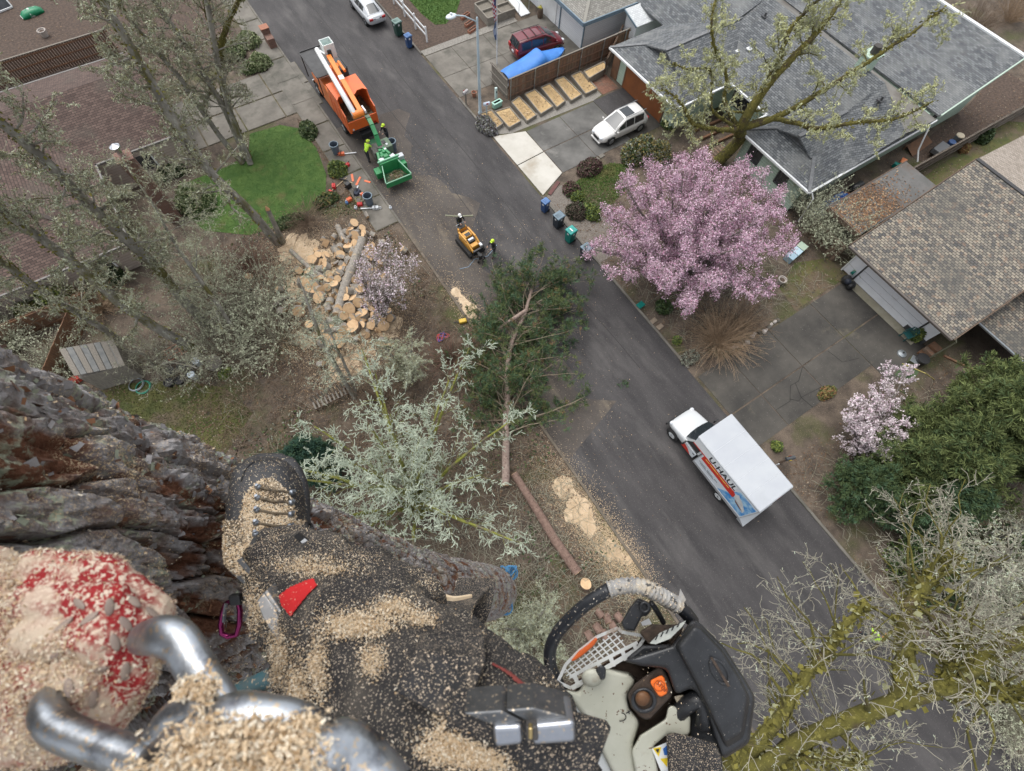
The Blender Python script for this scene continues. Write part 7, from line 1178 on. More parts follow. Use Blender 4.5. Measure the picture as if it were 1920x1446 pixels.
for a in (('round pale variegated shrub nearest the brick pillar', 468, 82, 1.0, 1.0, .9, (g3, g1), (.7, .3)), ('round pale variegated shrub at the driveway corner', 488, 124, 1.1, .9, .9, (g3, g1), (.65, .35)), ('pale green shrub behind the round variegated ones', 440, 104, 1.0, 1.0, .9, (g3, g1, g2), (.5, .3, .2)), ('darker green shrub by the mossy stems', 468, 133, .7, .6, .7, (g1, g3), (.7, .3)),
          ('green shrub at the top corner of the front lawn', 580, 248, .7, 1.0, .7, (g1, g2, g3), (.5, .3, .2)), ('bright green shrub beside the lying red can', 634, 322, .75, .8, .75, (g1, g4), (.6, .4)), ('low green shrub at the lower lawn corner', 612, 378, 1.0, .6, .5, (g1, g2, g8), (.5, .3, .2)), ('low ivy clump behind the broken stump', 545, 418, 1.2, .6, .45, (g1, g2, g3), (.5, .3, .2)),
          ('large pale green shrub at the left end of the lawn', 372, 385, 1.3, 1.5, 1.6, (g3, g1, g2), (.5, .3, .2)), ('dark green shrub against the beige house wall', 320, 325, 1.2, .8, .9, (g2, g1), (.6, .4)), ('dark glossy bush under the white window of the brown house', 205, 522, 1.2, 1.1, 1.3, (g2, g1), (.75, .25)), ('yellow green bush beside the rust fence', 118, 572, 1.3, 1.2, 1.6, (g4, g1), (.65, .35)), ('yellow green bush left of the rust fence end', 70, 590, 1.0, .9, 1.2, (g4, g1, g8), (.5, .3, .2)),
          ('silver lavender shrub at the foot of the raised beds', 912, 240, .75, 1.15, .7, (lav, g5, g7), (.5, .3, .2)), ('round green shrub against the white shed wall', 1222, 62, .8, .6, 1.4, (g1, g2, g4), (.6, .2, .2)), ('clipped plum brown dome shrub at the small lawn', 1106, 318, 1.15, .85, .7, (g6, g7, g1), (.5, .4, .1)), ('reddish shrub at the lawn corner by the apron', 1070, 358, .7, .7, .6, (g6, g1), (.7, .3)), ('dark umber dome shrub behind the navy bin', 1080, 400, .8, .8, .7, (g7, g2), (.8, .2)), ('bright green shrub between umber dome and blossom', 1108, 402, .6, .9, .7, (g1, g4), (.6, .4)), ('green clump behind the reddish shrub', 1082, 372, .5, .5, .5, (g1, g4), (.5, .5)),
          ('big olive variegated shrub beside the white car', 1195, 292, 1.6, 1.1, 1.6, (g8, g1, g5, g2), (.35, .25, .25, .15)), ('tawny shrub right of the olive variegated shrub', 1232, 296, 1.2, 1.0, 1.4, (g8, g5, g1), (.45, .3, .25)), ('spiky green plant at the garage corner', 1250, 236, .5, .6, .8, (g1, g4), (.7, .3)), ('dark potted plant in the green house courtyard', 1360, 200, .6, .6, .9, (g2, g1), (.7, .3)), ('green shrub under the green house window', 1478, 375, .7, .5, 1.2, (g1, g4), (.6, .4)),
          ('small green shrub at the kerb under the pink blossom', 1243, 577, .6, .6, .6, (g1, g2), (.6, .4)), ('tiny bright green plant near the brown fountain shrub', 1268, 640, .3, .3, .4, (g1, g4), (.5, .5)), ('sage clump at the kerb corner of the lower driveway', 1292, 672, .7, .5, .4, (g5, g7), (.6, .4)), ('climbing plant at the white garage corner', 1712, 632, .5, .4, 1.0, (g1, g4), (.5, .5)), ('orange tinted low shrub at the driveway end', 1548, 738, .7, .4, .4, (g8, MATS['leaf_orange'], g1), (.4, .3, .3)), ('yellow green weed clump beside the dark mailbox', 1455, 838, .35, .35, .4, (g4, g1), (.6, .4)),
          ('dark ivy under the bare trees at lower right', 1760, 1060, 2.6, 2.2, 1.2, (g2, g1), (.6, .4)), ('green laurel bush among the bare lichen branches', 1700, 1060, 1.4, 1.4, 2.6, (g1, g4, g2), (.5, .2, .3)), ('dark shrub mass at the right frame edge', 1900, 1080, 3, 3, 2.4, (g2, g1), (.7, .3)), ('dark green bush beyond the weathered fence', 1840, 262, .9, .6, .9, (g2, g1), (.6, .4)), ('low orange leaved shrub beyond the weathered fence', 1805, 282, .6, .4, .5, (MATS['leaf_orange'], g8), (.6, .4)), ('small bright weed clump by the sawdust edge', 425, 702, .5, .4, .3, (g4, g1), (.5, .5)), ('mossy brush under the far brown tree', 1870, 300, 1.2, .8, .5, (g4, g1), (.6, .4))):
    bush(a[0], *a[1:6], a[6], a[7], n=int(900+1500*min(2.2, a[3]*a[4])), sz=.13 if a[3] < 1.4 else .16)
def twiggy(label, px, py, n, L, h, m, li=0, name='bare_shrub', arch=-.12, r=.012, lm=(M_li1,), rad=.4, ang=1.):
    b = np.array(Q(px, py, 0)); t = thing(name, label, 'shrub', tuple(b)); a = rs.uniform(0, 2*np.pi, n); e = rs.uniform(.25, 1, n)*ang; d = np.stack([np.cos(a)*np.sin(e), np.sin(a)*np.sin(e), np.cos(e)], 1); p = b+np.stack([np.cos(a), np.sin(a), 0*a], 1)*rs.uniform(0, rad, n)[:, None]; pts = [p]; ln = L*rs.uniform(.5, 1.15, n)[:, None]/6
    for k in range(6): d = d+[0, 0, arch]+rs.normal(0, .08, (n, 3)); d /= np.linalg.norm(d, axis=1, keepdims=True); p = p+d*ln; pts.append(p)
    P = np.stack(pts, 1); P[:, :, 2] = np.clip(P[:, :, 2], .03, h); R = np.tile(np.linspace(r, r*.4, 7), (n, 1)); s2 = grow(P, R, 5, .3, 1, L*.22, .6, 4, .6, (0, 0, 0), .15, rmin=.005); limbs('stem', [(P, R)], m, t, b, 4); limbs('twig', [s2], m, t, b, 3)
    if li: leaves('lichen', pts_on(s2[0], li, .02), .09, list(lm), None, .4, t, b)
    return t
M_tan = mat('stem_tan', (.26, .18, .11), (.36, .26, .17), scale=3, rough=.9)
for px, py, lb in ((450, 600, 'tangled pale lichen bush beside the thin bare tree'), (425, 665, 'tangled pale lichen bush at the moss lawn edge'), (520, 640, 'tangled pale lichen bush left of the sawdust heap'), (400, 545, 'tangled pale lichen bush under the leaning lichen trunk'), (500, 560, 'tangled lichen brush left of the cut rounds')): twiggy(lb, px, py, 110, 3.4, 2.6, M_twig, 3200, lm=(M_li1,), arch=-.07, r=.016, rad=1.2, ang=1.2)
twiggy('wide fountain shaped brown shrub beside the lower driveway', 1345, 645, 330, 3.0, 2.2, M_tan); twiggy('fine brown brush behind the fountain shaped shrub', 1390, 610, 200, 2.2, 1.6, M_twigb)
for px, py, n in ((1520, 440, 210), (1560, 470, 160), (1500, 400, 120)): twiggy(('grey lichen shrub in front of the carport' if px == 1520 else 'grey lichen shrub against the carport corner' if px == 1560 else 'bare brown shrub below the green house window'), px, py, n, 3.4, 3.2, M_twig, 5000, lm=(M_li1, M_li2), arch=-.04, ang=.8)
twiggy('bare brown bush in a dark bed beyond the green house roof', 1890, 40, 200, 4, 3.5, M_tan, arch=-.03); twiggy('brown brush beyond the far corner of the grey roof', 1820, 60, 150, 3.5, 3, M_twigb, arch=-.03)
twiggy('reddish brown brush between the stump face and the log pile', 470, 500, 150, 3.0, .8, mat('stem_red', (.15, .085, .06), (.2, .12, .085), scale=3, rough=.9)); twiggy('brown brush at the lower lawn edge above the log pile', 580, 420, 130, 2.4, .6, M_twigb); twiggy('bramble thicket left of the lower felled pine', 850, 680, 220, 2.6, 1.0, MATS['stem_red']); twiggy('brown thicket between lichen bush and sawdust heap', 720, 760, 240, 2.6, 1.0, M_twigb); twiggy('grey brush around the garden shed', 120, 690, 200, 2.6, 1.8, M_twig, 2500); twiggy('pale twig bush at the left frame edge by the rust fence', 30, 650, 220, 3, 2.2, M_twig, 4000); twiggy('pale brown grass tuft bush beside the shed roof', 190, 580, 200, 2.0, 1.4, M_tan); twiggy('brown bare bush at the lower road edge', 1880, 1330, 260, 3.4, 2.6, M_twig, 5000)
# bramble and fallen twigs over the whole wooded side
n = 7300; c = np.vstack([rs.uniform((-9, 3), (6.6, 22), (4400, 2)), rs.uniform((-4, -6), (6.5, 4), (1600, 2)), rs.uniform((18, -14), (30, -5), (600, 2)), rs.uniform((18.2, 3.9), (30, 16), (700, 2))]); a = rs.uniform(0, 2*np.pi, n); L = rs.uniform(.4, 1.5, n)[:, None]; d = np.stack([np.cos(a), np.sin(a), 0*a], 1); b0 = np.column_stack([c, np.full(n, .02)]); z = lambda v: np.column_stack([np.zeros(n), np.zeros(n), v])
P = np.stack([b0, b0+d*L*.35+z(rs.uniform(.05, .4, n)), b0+d*L*.7+rs.normal(0, .08, (n, 3))+z(rs.uniform(.05, .4, n)), b0+d*L+z(rs.uniform(0, .15, n))], 1); o = limbs('brushwood', [(P[:4000], np.tile([.013, .011, .009, .006], (4000, 1)))], M_twigb, None, (0, 0, 0), 3); tag(o, 'brown brushwood and fallen twigs over the wooded ground', 'brushwood')
o = limbs('brushwood', [(P[4000:], np.tile([.013, .011, .009, .006], (n-4000, 1)))], M_twig, None, (0, 0, 0), 3); tag(o, 'grey lichen twigs strewn over the wooded ground', 'brushwood')
p_ = np.vstack([rs.uniform((-9, -2), (6.8, 15), (9000, 2)), rs.uniform((-6, 18), (6, 29), (3000, 2))]); p_ = p_[fbm(np.column_stack([p_*.35, np.zeros(len(p_))]), 3) > .5]; o = leaves('ground_ivy', np.column_stack([p_, rs.uniform(.03, .15, len(p_))]), .14, [g1, g2, g7, g5], rs.choice(4, len(p_), p=(.35, .3, .2, .15)), .7); tag(o, 'low green and brown weeds growing in the wooded yard', 'ground cover')
for i, (px, py) in enumerate(((1175, 520), (1075, 640), (1060, 700), (1010, 470), (1095, 605), (1170, 720))): 
    b = Q(px, py, .05); pp = np.array(b)+rs.normal(0, .16, (14, 3))*[1, 1, .2]; needles('pine_sprig', np.abs(pp*[1, 1, 0])*np.sign(pp)+[0, 0, .06], .2, .02, 10, [M_ndl, M_ndlb], (.5, .5), None, (0, 0, 0)); o = bpy.context.scene.collection.objects[-1]; del o['kind']; tag(o, 'small green pine sprig dropped on the asphalt', 'sprig', 'pine sprigs dropped on the road')
# ================================================================== the climber, his tree and saw
from mathutils.bvhtree import BVHTree
RIGHT, DOWN, FWD = MW[:, 0], MW[:, 1], MW[:, 2]
def worley(p, seed=0):
    """distances to the nearest and second cell points, and the nearest cell's random value"""
    i0 = np.floor(p).astype(np.int64); f1 = np.full(len(p), 9.); f2 = np.full(len(p), 9.); cid = np.zeros(len(p))
    for dx in (-1, 0, 1):
        for dy in (-1, 0, 1):
            c = i0+[dx, dy]; z = np.full(len(p), seed); fx = c[:, 0]+_hash(c[:, 0], c[:, 1], z+1); fy = c[:, 1]+_hash(c[:, 0], c[:, 1], z+2); d = np.hypot(p[:, 0]-fx, p[:, 1]-fy); r = _hash(c[:, 0], c[:, 1], z+3)
            n = d < f1; f2 = np.where(n, f1, np.minimum(f2, d)); cid = np.where(n, r, cid); f1 = np.where(n, d, f1)
    return f1, f2, cid
def chips(name, P, N, size, mats, mi=None, parent=None, base=(0, 0, 0), lift=.001, tilt=.5, aspect=.4):
    """loose flakes lying on a surface with normals N"""
    n = len(P); v = rs.normal(size=(n, 3)); u = np.cross(N, v); u /= np.linalg.norm(u, axis=1, keepdims=True)+1e-9; u = u+N*rs.uniform(-tilt, tilt, (n, 1)); w = np.cross(N, u)+N*rs.uniform(-tilt, tilt, (n, 1)); s = size*rs.uniform(.4, 1.5, n)[:, None]
    c = P-np.array(base)+N*lift; u = u*s/2; w = w*s*aspect/2*rs.uniform(.5, 1.6, (n, 1)); V = np.stack([c-u-w*.6, c+u*.7-w, c+u+w*.7, c-u*.8+w], 1).reshape(-1, 3); o = mesh_np(name, V, np.arange(4*n).reshape(n, 4), mats, parent, mi=mi); o['kind'] = 'stuff'; return o
def surf_samples(V, F, n, dens=None):
    """area weighted random points and normals; dens(points, normals) in 0..1 thins them"""
    T = np.vstack([F[:, [0, 1, 2]], F[:, [0, 2, 3]]]) if F.shape[1] == 4 else F; a, b, c = V[T[:, 0]], V[T[:, 1]], V[T[:, 2]]; cr = np.cross(b-a, c-a); ar = np.linalg.norm(cr, axis=1); k = rs.choice(len(T), n, p=ar/ar.sum()); r1 = np.sqrt(rs.uniform(size=n))[:, None]; r2 = rs.uniform(size=n)[:, None]
    P = a[k]*(1-r1)+b[k]*r1*(1-r2)+c[k]*r1*r2; N = cr[k]/(ar[k][:, None]+1e-12)
    if dens is not None: q = rs.uniform(size=n) < dens(P, N); P, N = P[q], N[q]
    return P, N
SAW1 = mat('sawdust_cream', (.62, .47, .30), (.74, .6, .42), scale=60, rough=.95); SAW2 = mat('sawdust_tan', (.46, .32, .18), rough=.95); SAW3 = mat('sawdust_white', (.76, .68, .54), rough=.95); SAWM = [SAW1, SAW2, SAW3]
sawmi = lambda n: rs.choice(3, n, p=(.55, .2, .25))
# ------------------------------------------------------------------ trunk with plated bark
ax = [(-.64, .43, 30.2), (-.64, .43, 29), (-.645, .43, 28), (-.65, .43, 27), (-.65, .43, 26), (-.66, .42, 25), (-.62, .37, 24), (-.5, .27, 23), (-.33, .14, 22), (-.18, .03, 21), (-.09, -.04, 20), (-.07, -.07, 18), (-.07, -.08, 12), (-.06, -.09, 5), (-.06, -.09, 0)]
axz = np.array([a[2] for a in ax])[::-1]; axx = np.array([a[0] for a in ax])[::-1]; axy = np.array([a[1] for a in ax])[::-1]
def axis(z): return np.interp(z, axz, axx), np.interp(z, axz, axy)
def rad(z): return np.interp(z, [0, 1, 4, 18, 21, 23, 26, 30], [.62, .5, .46, .40, .37, .335, .30, .285])
zs = np.r_[np.arange(28.75, 26.2, -.0034), np.arange(26.2, 24.5, -.007), np.arange(24.5, 19.2, -.025), np.arange(19.2, 0, -.5), [0, -.05]]; nt = 420
cang = math.atan2(-.43, .64); th = cang+np.concatenate([np.linspace(-1.75, 1.75, nt-26), np.linspace(1.75, 2*math.pi-1.75, 28)[1:-1]]); Zg, Tg = np.meshgrid(zs, th, indexing='ij'); z, t_ = Zg.ravel(), Tg.ravel(); r0 = rad(z); s_ = t_*.31
wp = np.stack([np.cos(t_)*.3, np.sin(t_)*.3, z], 1); w1 = fbm(wp*5, 3)-.5; w2 = fbm(wp*5+40, 3)-.5
f1, f2, cid = worley(np.stack([(s_+.06*w1)/.062, (z+.22*w2)/.27], 1)); ed = np.clip((f2-f1)/.13, 0, 1); ed = ed*ed*(3-2*ed)
g1_, g2_, gid = worley(np.stack([(s_+.03*w2)/.026, (z+.08*w1)/.10], 1), 5); ed2 = np.clip((g2_-g1_)/.2, 0, 1)
layer = fbm(wp*np.array([21, 21, 7])+cid[:, None]*3+w1[:, None]*1.5, 5, .6); terr = np.floor(layer*16)/16+(layer*16-np.floor(layer*16))**9/16; fine = fbm(wp*np.array([70, 70, 30]), 3)-.5; vfine = fbm(wp*190, 2)-.5
h = .022*ed*(.5+.9*cid)+.006*ed2*(.3+gid)+.062*(terr-.5)+.007*fine+.003*vfine; far = np.clip((z-19)/6, .45, 1); layer2 = fbm(wp*np.array([64, 64, 24])+9, 3); h = (h+.016*(np.floor(layer2*9)/9-.5))*far
cx_, cy_ = axis(z); rr = r0-.022+h; V = np.stack([cx_+rr*np.cos(t_), cy_+rr*np.sin(t_), z+.004*fine], 1); m_, k_ = len(zs), len(th); I = np.arange(m_*k_).reshape(m_, k_); F = np.stack([I[:-1], np.roll(I[:-1], -1, 1), np.roll(I[1:], -1, 1), I[1:]], -1).reshape(-1, 4)[:, ::-1]
TB = (-.64, .43, 0.); TT = thing('pine_tree', 'huge rough barked pine trunk that the climber is standing on', 'tree', TB)
mb_k = bpy.data.materials.new('plate_bark'); mb_k.use_nodes = True; nt_ = mb_k.node_tree; bs = nt_.nodes['Principled BSDF']; bs.inputs['Roughness'].default_value = .9; bs.inputs['Specular IOR Level'].default_value = .25
def _n(k): return nt_.nodes.new(k)
def _attr(a): n = _n('ShaderNodeAttribute'); n.attribute_name = a; return n.outputs['Fac']
_ge = _n('ShaderNodeNewGeometry')
def _noise(s, det=5): n = _n('ShaderNodeTexNoise'); n.inputs['Scale'].default_value = s; n.inputs['Detail'].default_value = det; n.inputs['Roughness'].default_value = .65; nt_.links.new(_ge.outputs['Position'], n.inputs['Vector']); return n.outputs['Fac']
def _rng(v, a, b): r = _n('ShaderNodeMapRange'); r.inputs[1].default_value = a; r.inputs[2].default_value = b; nt_.links.new(v, r.inputs[0]); return r.outputs[0]
def _mix(f, a, b):
    x = _n('ShaderNodeMix'); x.data_type = 'RGBA'; nt_.links.new(f, x.inputs[0])
    for v, s in ((a, 6), (b, 7)):
        if isinstance(v, tuple): x.inputs[s].default_value = v+(1,)
        else: nt_.links.new(v, x.inputs[s])
    return x.outputs[2]
def _mul(a, b): x = _n('ShaderNodeMath'); x.operation = 'MULTIPLY'; nt_.links.new(a, x.inputs[0]); nt_.links.new(b, x.inputs[1]); return x.outputs[0]
o_ = _mix(_rng(_noise(9), .35, .65), (.175, .168, .168), (.42, .405, .405)); o_ = _mix(_rng(_noise(40), .42, .6), o_, (.18, .15, .135)); o_ = _mix(_rng(_attr('bark_layer'), .46, .36), o_, (.14, .062, .036)); o_ = _mix(_rng(_noise(7), .6, .72), o_, (.22, .105, .06)); o_ = _mix(_rng(_attr('bark_furrow'), .3, .02), o_, (.075, .04, .028))
o_ = _mix(_mul(_rng(_noise(6.3), .52, .6), _rng(_noise(70), .48, .56)), o_, (.36, .39, .29)); o_ = _mix(_mul(_rng(_noise(5.1), .5, .62), _rng(_noise(330, 2), .54, .6)), o_, (.62, .48, .31)); nt_.links.new(o_, bs.inputs['Base Color'])
bp = _n('ShaderNodeBump'); bp.inputs['Distance'].default_value = .004; nt_.links.new(_noise(120), bp.inputs['Height']); nt_.links.new(bp.outputs[0], bs.inputs['Normal'])
tb = mesh_np('trunk', V-np.array(TB), F, mb_k, TT, smooth=False)
for nm_, vv in (('bark_layer', terr), ('bark_furrow', ed)): at_ = tb.data.attributes.new(nm_, 'FLOAT', 'POINT'); at_.data.foreach_set('value', vv.astype(np.float32))
near = (F.min(1) < int((zs > 24.6).sum())*k_); Vn, Fn = V, F[near]
P, N = surf_samples(Vn, Fn, 30000, lambda p, n: .25+.75*(fbm(p*8, 3) > .5)); mi = rs.choice(4, len(P), p=(.47, .2, .21, .12))
M_fl = [mat('flake_grey', (.19, .18, .185), (.36, .345, .345), scale=20, rough=.9, bump=.002, bscale=150), mat('flake_umber', (.10, .06, .045), (.17, .1, .07), scale=30, rough=.9), mat('flake_rust', (.22, .10, .05), (.30, .15, .08), scale=30, rough=.9), mat('flake_lichen', (.30, .34, .25), (.42, .45, .35), scale=30, rough=1)]
chips('bark_flakes', P, N, .0105, M_fl, mi, TT, TB, .001, .3, .6)
P, N = surf_samples(Vn, Fn, 90000, lambda p, n: np.clip((fbm(p*7+3, 4)-.44)*4, 0, 1)*(.3+.7*(n[:, 2] > -.2))); chips('sawdust', P, N, .0032, SAWM, sawmi(len(P)), TT, TB, .003, .8)
bmp = BVHTree.FromPolygons([tuple(v) for v in V[:int((zs > 26.2).sum())*k_:3]], []) if False else None
# blue rope tails round the stem far below
for i, (px, py, d) in enumerate(((955, 1074, 7.4), (945, 1140, 7.0))):
    pts = [D(px+16*math.cos(a*1.7+i)*math.sin(a*.9), py+13*math.sin(a*2.3), d+.1*math.sin(a)) for a in np.linspace(0, 16, 60)]; o = MB().tube(pts, .011, 5).obj('rope_tail', mat('rope_azure', (.04, .16, .32), (.07, .22, .4), scale=30, rough=.8)); tag(o, ('tuft of blue rope above the far end of the trunk', 'tuft of blue rope below the far end of the trunk')[i], 'rope')
o = MB().tube([D(945, 1140, 7.0), D(915, 1152, 6.6), D(880, 1166, 6.0)], .012, 5).obj('rope_line', MATS['rope_azure']); tag(o, 'thin blue line along the lower edge of the trunk', 'rope')
# ------------------------------------------------------------------ soft parts by voxel union
def blend(mb, voxel, smooth=5):
    me = bpy.data.meshes.new('tmp'); me.from_pydata(mb.v, [], mb.f); o = bpy.data.objects.new('tmp', me); COL.objects.link(o); r = o.modifiers.new('r', 'REMESH'); r.mode = 'VOXEL'; r.voxel_size = voxel; s = o.modifiers.new('s', 'SMOOTH'); s.iterations = smooth; s.factor = .5
    dg = bpy.context.evaluated_depsgraph_get(); dg.update(); e = bpy.data.meshes.new_from_object(o.evaluated_get(dg)); bpy.data.objects.remove(o); n = len(e.vertices); V = np.empty(n*3); e.vertices.foreach_get('co', V); Nn = np.empty(n*3); e.vertices.foreach_get('normal', Nn); Fq = np.array([tuple(p.vertices) for p in e.polygons if len(p.vertices) == 4]); return V.reshape(-1, 3), Nn.reshape(-1, 3), Fq
def bone(mb, a, b, ra, rb, k=16, n=7):
    a, b = np.array(a), np.array(b); t = np.linspace(0, 1, n)[:, None]; mb.tube(list(a*(1-t)+b*t), list(ra*(1-t[:, 0])+rb*t[:, 0]), k); mb.ball(tuple(a), ra*.99, 14, 9); mb.ball(tuple(b), rb*.99, 14, 9)
class Hit:
    def __init__(s, V, F): s.t = BVHTree.FromPolygons([tuple(v) for v in V], [tuple(int(i) for i in f) for f in F])
    def px(s, px, py):
        d = _u(D(px, py, 1)-CW); h = s.t.ray_cast(Vector(CW), Vector(d), 5); return (np.array(h[0]), np.array(h[1])) if h[0] is not None else None
    def near(s, p): h = s.t.find_nearest(Vector(p)); return np.array(h[0]), np.array(h[1])
CB = D(700, 1250, .6); CL = thing('person', 'climber in sawdust covered black trousers straddling the pine trunk', 'person', tuple(CB))
M_pant = mat('climbing_trousers', (.013, .012, .013), (.032, .030, .029), scale=14, rough=.92, bump=.0012, bscale=420, c3=(.13, .112, .09), s3=13, t3=(.55, .84), c4=(.52, .43, .33), s4=560, t4=(.595, .66), detail=6)
mb = MB(); A_, S_, K_, T_, H_ = D(520, 1050, .765), D(584, 1105, .70), D(650, 1185, .605), D(748, 1310, .50), D(880, 1465, .44)
for a, b, ra, rb in ((A_, S_, .055, .074), (S_, K_, .074, .088), (K_, T_, .088, .094), (T_, H_, .098, .105), (H_, D(930, 1720, .42), .11, .14), (H_, D(950, 1420, .56), .09, .082), (D(950, 1420, .56), D(905, 1335, .74), .082, .08), (D(905, 1335, .74), D(870, 1290, 1.05), .08, .066)): bone(mb, a, b, ra, rb)
# knee pad bulge and folds of cloth
mb.ball(tuple(D(640, 1230, .60)), .078, 14, 9); bone(mb, D(700, 1075, .72), D(790, 1130, .66), .035, .03); bone(mb, D(632, 1300, .55), D(720, 1410, .48), .06, .08)
V, N, F = blend(mb, .0055, 6)
q = V@np.array([DOWN*.8+RIGHT*.6, RIGHT*.8-DOWN*.6, FWD]).T; wr = np.sin(q[:, 1]*70+6*fbm(V*12, 3))*.5+.5; rg = 1-np.abs(2*fbm(q*np.array([16, 7, 16]), 3)-1); V = V+N*(.010*(fbm(V*16, 3)-.5)+.016*(rg**3-.4)+.0065*(wr-.5)*np.clip((fbm(V*9+5, 2)-.35)*3, 0, 1)+.004*(fbm(V*60, 3)-.5))[:, None]
po = mesh_np('trousers', V-CB, F, M_pant, CL, smooth=True); HP = Hit(V, F)
P, Nn = surf_samples(V, F, 300000, lambda p, n: np.clip((fbm(p*17+2, 4)-.45)*3.2, .07, 1)*np.clip(.35+n[:, 2]*.8, .12, 1)*np.where((p-CW)@FWD > .56, 1., .42)); chips('sawdust', P, Nn, .0014, SAWM, sawmi(len(P)), CL, CB, .0006, .6, .38)
heap = []
for px, py, sx, sy, n in ((680, 1172, 48, 18, 1500), (650, 1180, 25, 14, 700), (740, 1140, 30, 14, 600), (790, 1165, 22, 10, 350), (560, 1320, 16, 60, 1600), (600, 1250, 14, 45, 800), (525, 1230, 16, 50, 900), (850, 1330, 22, 55, 1500), (860, 1400, 48, 26, 2200), (910, 1420, 35, 20, 900), (480, 1140, 22, 40, 900), (560, 1060, 45, 14, 600), (610, 1070, 40, 10, 350), (700, 1235, 18, 26, 350), (640, 1420, 12, 18, 200), (1020, 1320, 18, 26, 350), (905, 1120, 16, 12, 200)):
    for _ in range(n*3):
        h_ = HP.px(random.gauss(px, sx*.7), random.gauss(py, sy*.7))
        if h_ is not None: heap.append(np.r_[h_[0]+h_[1]*abs(random.gauss(0, .003)), h_[1]])
heap = np.array(heap); chips('sawdust_heap', heap[:, :3], heap[:, 3:], .0015, SAWM, sawmi(len(heap)), CL, CB, .001, 1.2)
def patch(name, poly, m, parent, base, hit, off=.002, step=3, th=.0):
    """cloth or strap piece laid on the surface below: a fine sheet draped inside a pixel outline"""
    poly = np.array(poly, float); a, b = poly.min(0), poly.max(0); xs, ys = np.arange(a[0], b[0]+step, step), np.arange(a[1], b[1]+step, step); idx = {}; vs = []; fs = []
    for j, y in enumerate(ys):
        for i, x in enumerate(xs):
            if inpoly([tuple(p) for p in poly], np.array([x]), np.array([y]))[0]:
                h_ = hit.px(x, y)
                if h_ is not None: idx[i, j] = len(vs); vs.append(h_[0]+h_[1]*off)
    for (i, j) in idx:
        if (i+1, j) in idx and (i, j+1) in idx and (i+1, j+1) in idx: fs.append((idx[i, j], idx[i, j+1], idx[i+1, j+1], idx[i+1, j]))
    if not fs: return None
    return mesh_np(name, np.array(vs)-base, np.array(fs), m, parent, smooth=True)
M_redp = mat('red_cloth', (.52, .012, .014), (.44, .01, .014), scale=20, rough=.85, c4=(.6, .4, .3), s4=260, t4=(.66, .7)); M_redl = mat('red_piping', (.16, .03, .025), (.22, .05, .04), scale=40, rough=.9)
patch('red_patch', [(524, 1117), (545, 1101), (588, 1085), (597, 1100), (585, 1112), (548, 1158), (530, 1138)], M_redp, CL, CB, HP, .0022, 2)
for pts in ([(922, 1243), (955, 1262), (985, 1285), (1008, 1308), (1018, 1318), (1012, 1322), (995, 1306), (965, 1280), (935, 1258), (918, 1250)], [(1005, 1412), (1012, 1408), (1045, 1446), (1030, 1446)]): patch('red_piping', pts, M_redl, CL, CB, HP, .002, 2)
# ------------------------------------------------------------------ boot
BB = D(500, 980, .82)
def boot_loft(st, mbx, upsc=1.0, k=22):
    rings = []
    for px, py, d, w, hh, dz in st:
        c = D(px, py, d)-FWD*dz; ring = []
        for j in range(k):
            a = 2*math.pi*j/k; e = .75; cc, ss = math.cos(a), math.sin(a); ring.append(tuple(c+RIGHT*w*math.copysign(abs(cc)**e, cc)+(-FWD)*hh*upsc*math.copysign(abs(ss)**e, ss)))
        rings.append(ring)
    mbx.loft(rings); return mbx
up_ = [(489, 858, .865, .018, .010, -.01), (490, 868, .86, .042, .022, -.005), (494, 884, .857, .052, .033, 0), (499, 905, .85, .0575, .042, 0), (503, 940, .84, .060, .052, .005), (506, 975, .825, .058, .06, .01), (510, 1005, .805, .056, .066, .014), (514, 1032, .785, .054, .066, .014), (522, 1052, .765, .048, .056, .012)]
mb = boot_loft(up_, MB()); V, N, F = blend(mb, .004, 4); tl = np.array([PX(v) for v in V]); V = V+N*(.0022*(fbm(V*60, 3)-.5))[:, None]
bm_ = bpy.data.materials; M_boot = mat('boot_leather', (.055, .040, .026), (.10, .075, .05), scale=22, rough=.85, bump=.001, bscale=300, c3=(.42, .33, .22), s3=24, t3=(.52, .68), c4=(.68, .55, .4), s4=240, t4=(.58, .62)); M_rub = mat('boot_rubber', (.018, .018, .02), (.034, .034, .037), scale=18, rough=.55, c4=(.5, .42, .3), s4=260, t4=(.64, .68), bump=.0006, bscale=200)
fc = tl[F].mean(1); e_ = ((fc[:, 0]-502)/(50+np.clip(fc[:, 1]-905, 0, 100)*.06))**2+((fc[:, 1]-975)/78)**2; rub = (fc[:, 1] < 975) & (e_ > 1)
mesh_np('boot', V-CB, F, [M_boot, M_rub], CL, smooth=True, mi=rub.astype(int)); HB = Hit(V, F)
so = [(px-1, py-3 if i < 3 else py, d+.012, w+.005, hh*.4, dz-.028) for i, (px, py, d, w, hh, dz) in enumerate(up_[:8])]; Vs_, Ns_, Fs_ = blend(boot_loft(so, MB()), .004, 3); mesh_np('boot_sole', Vs_-CB, Fs_, M_rub, CL, smooth=True)
mb = MB()
for r_ in (1.0,):
    pts = [HB.px(497+44*math.cos(a), 905+43*math.sin(a)) for a in np.linspace(math.pi*1.02, math.pi*1.98, 26)]; mb.tube([p[0]+p[1]*.001 for p in pts if p], .0016, 5)
mb.obj('toe_seam', M_rub, CL, off=CB)
P, Nn = surf_samples(V, F[~rub], 34000, lambda p, n: np.clip((fbm(p*30+8, 3)-.36)*3, .1, 1)*np.clip(.3+n[:, 2], .1, 1)); chips('sawdust', P, Nn, .0026, SAWM, sawmi(len(P)), CL, CB, .0012, .9)
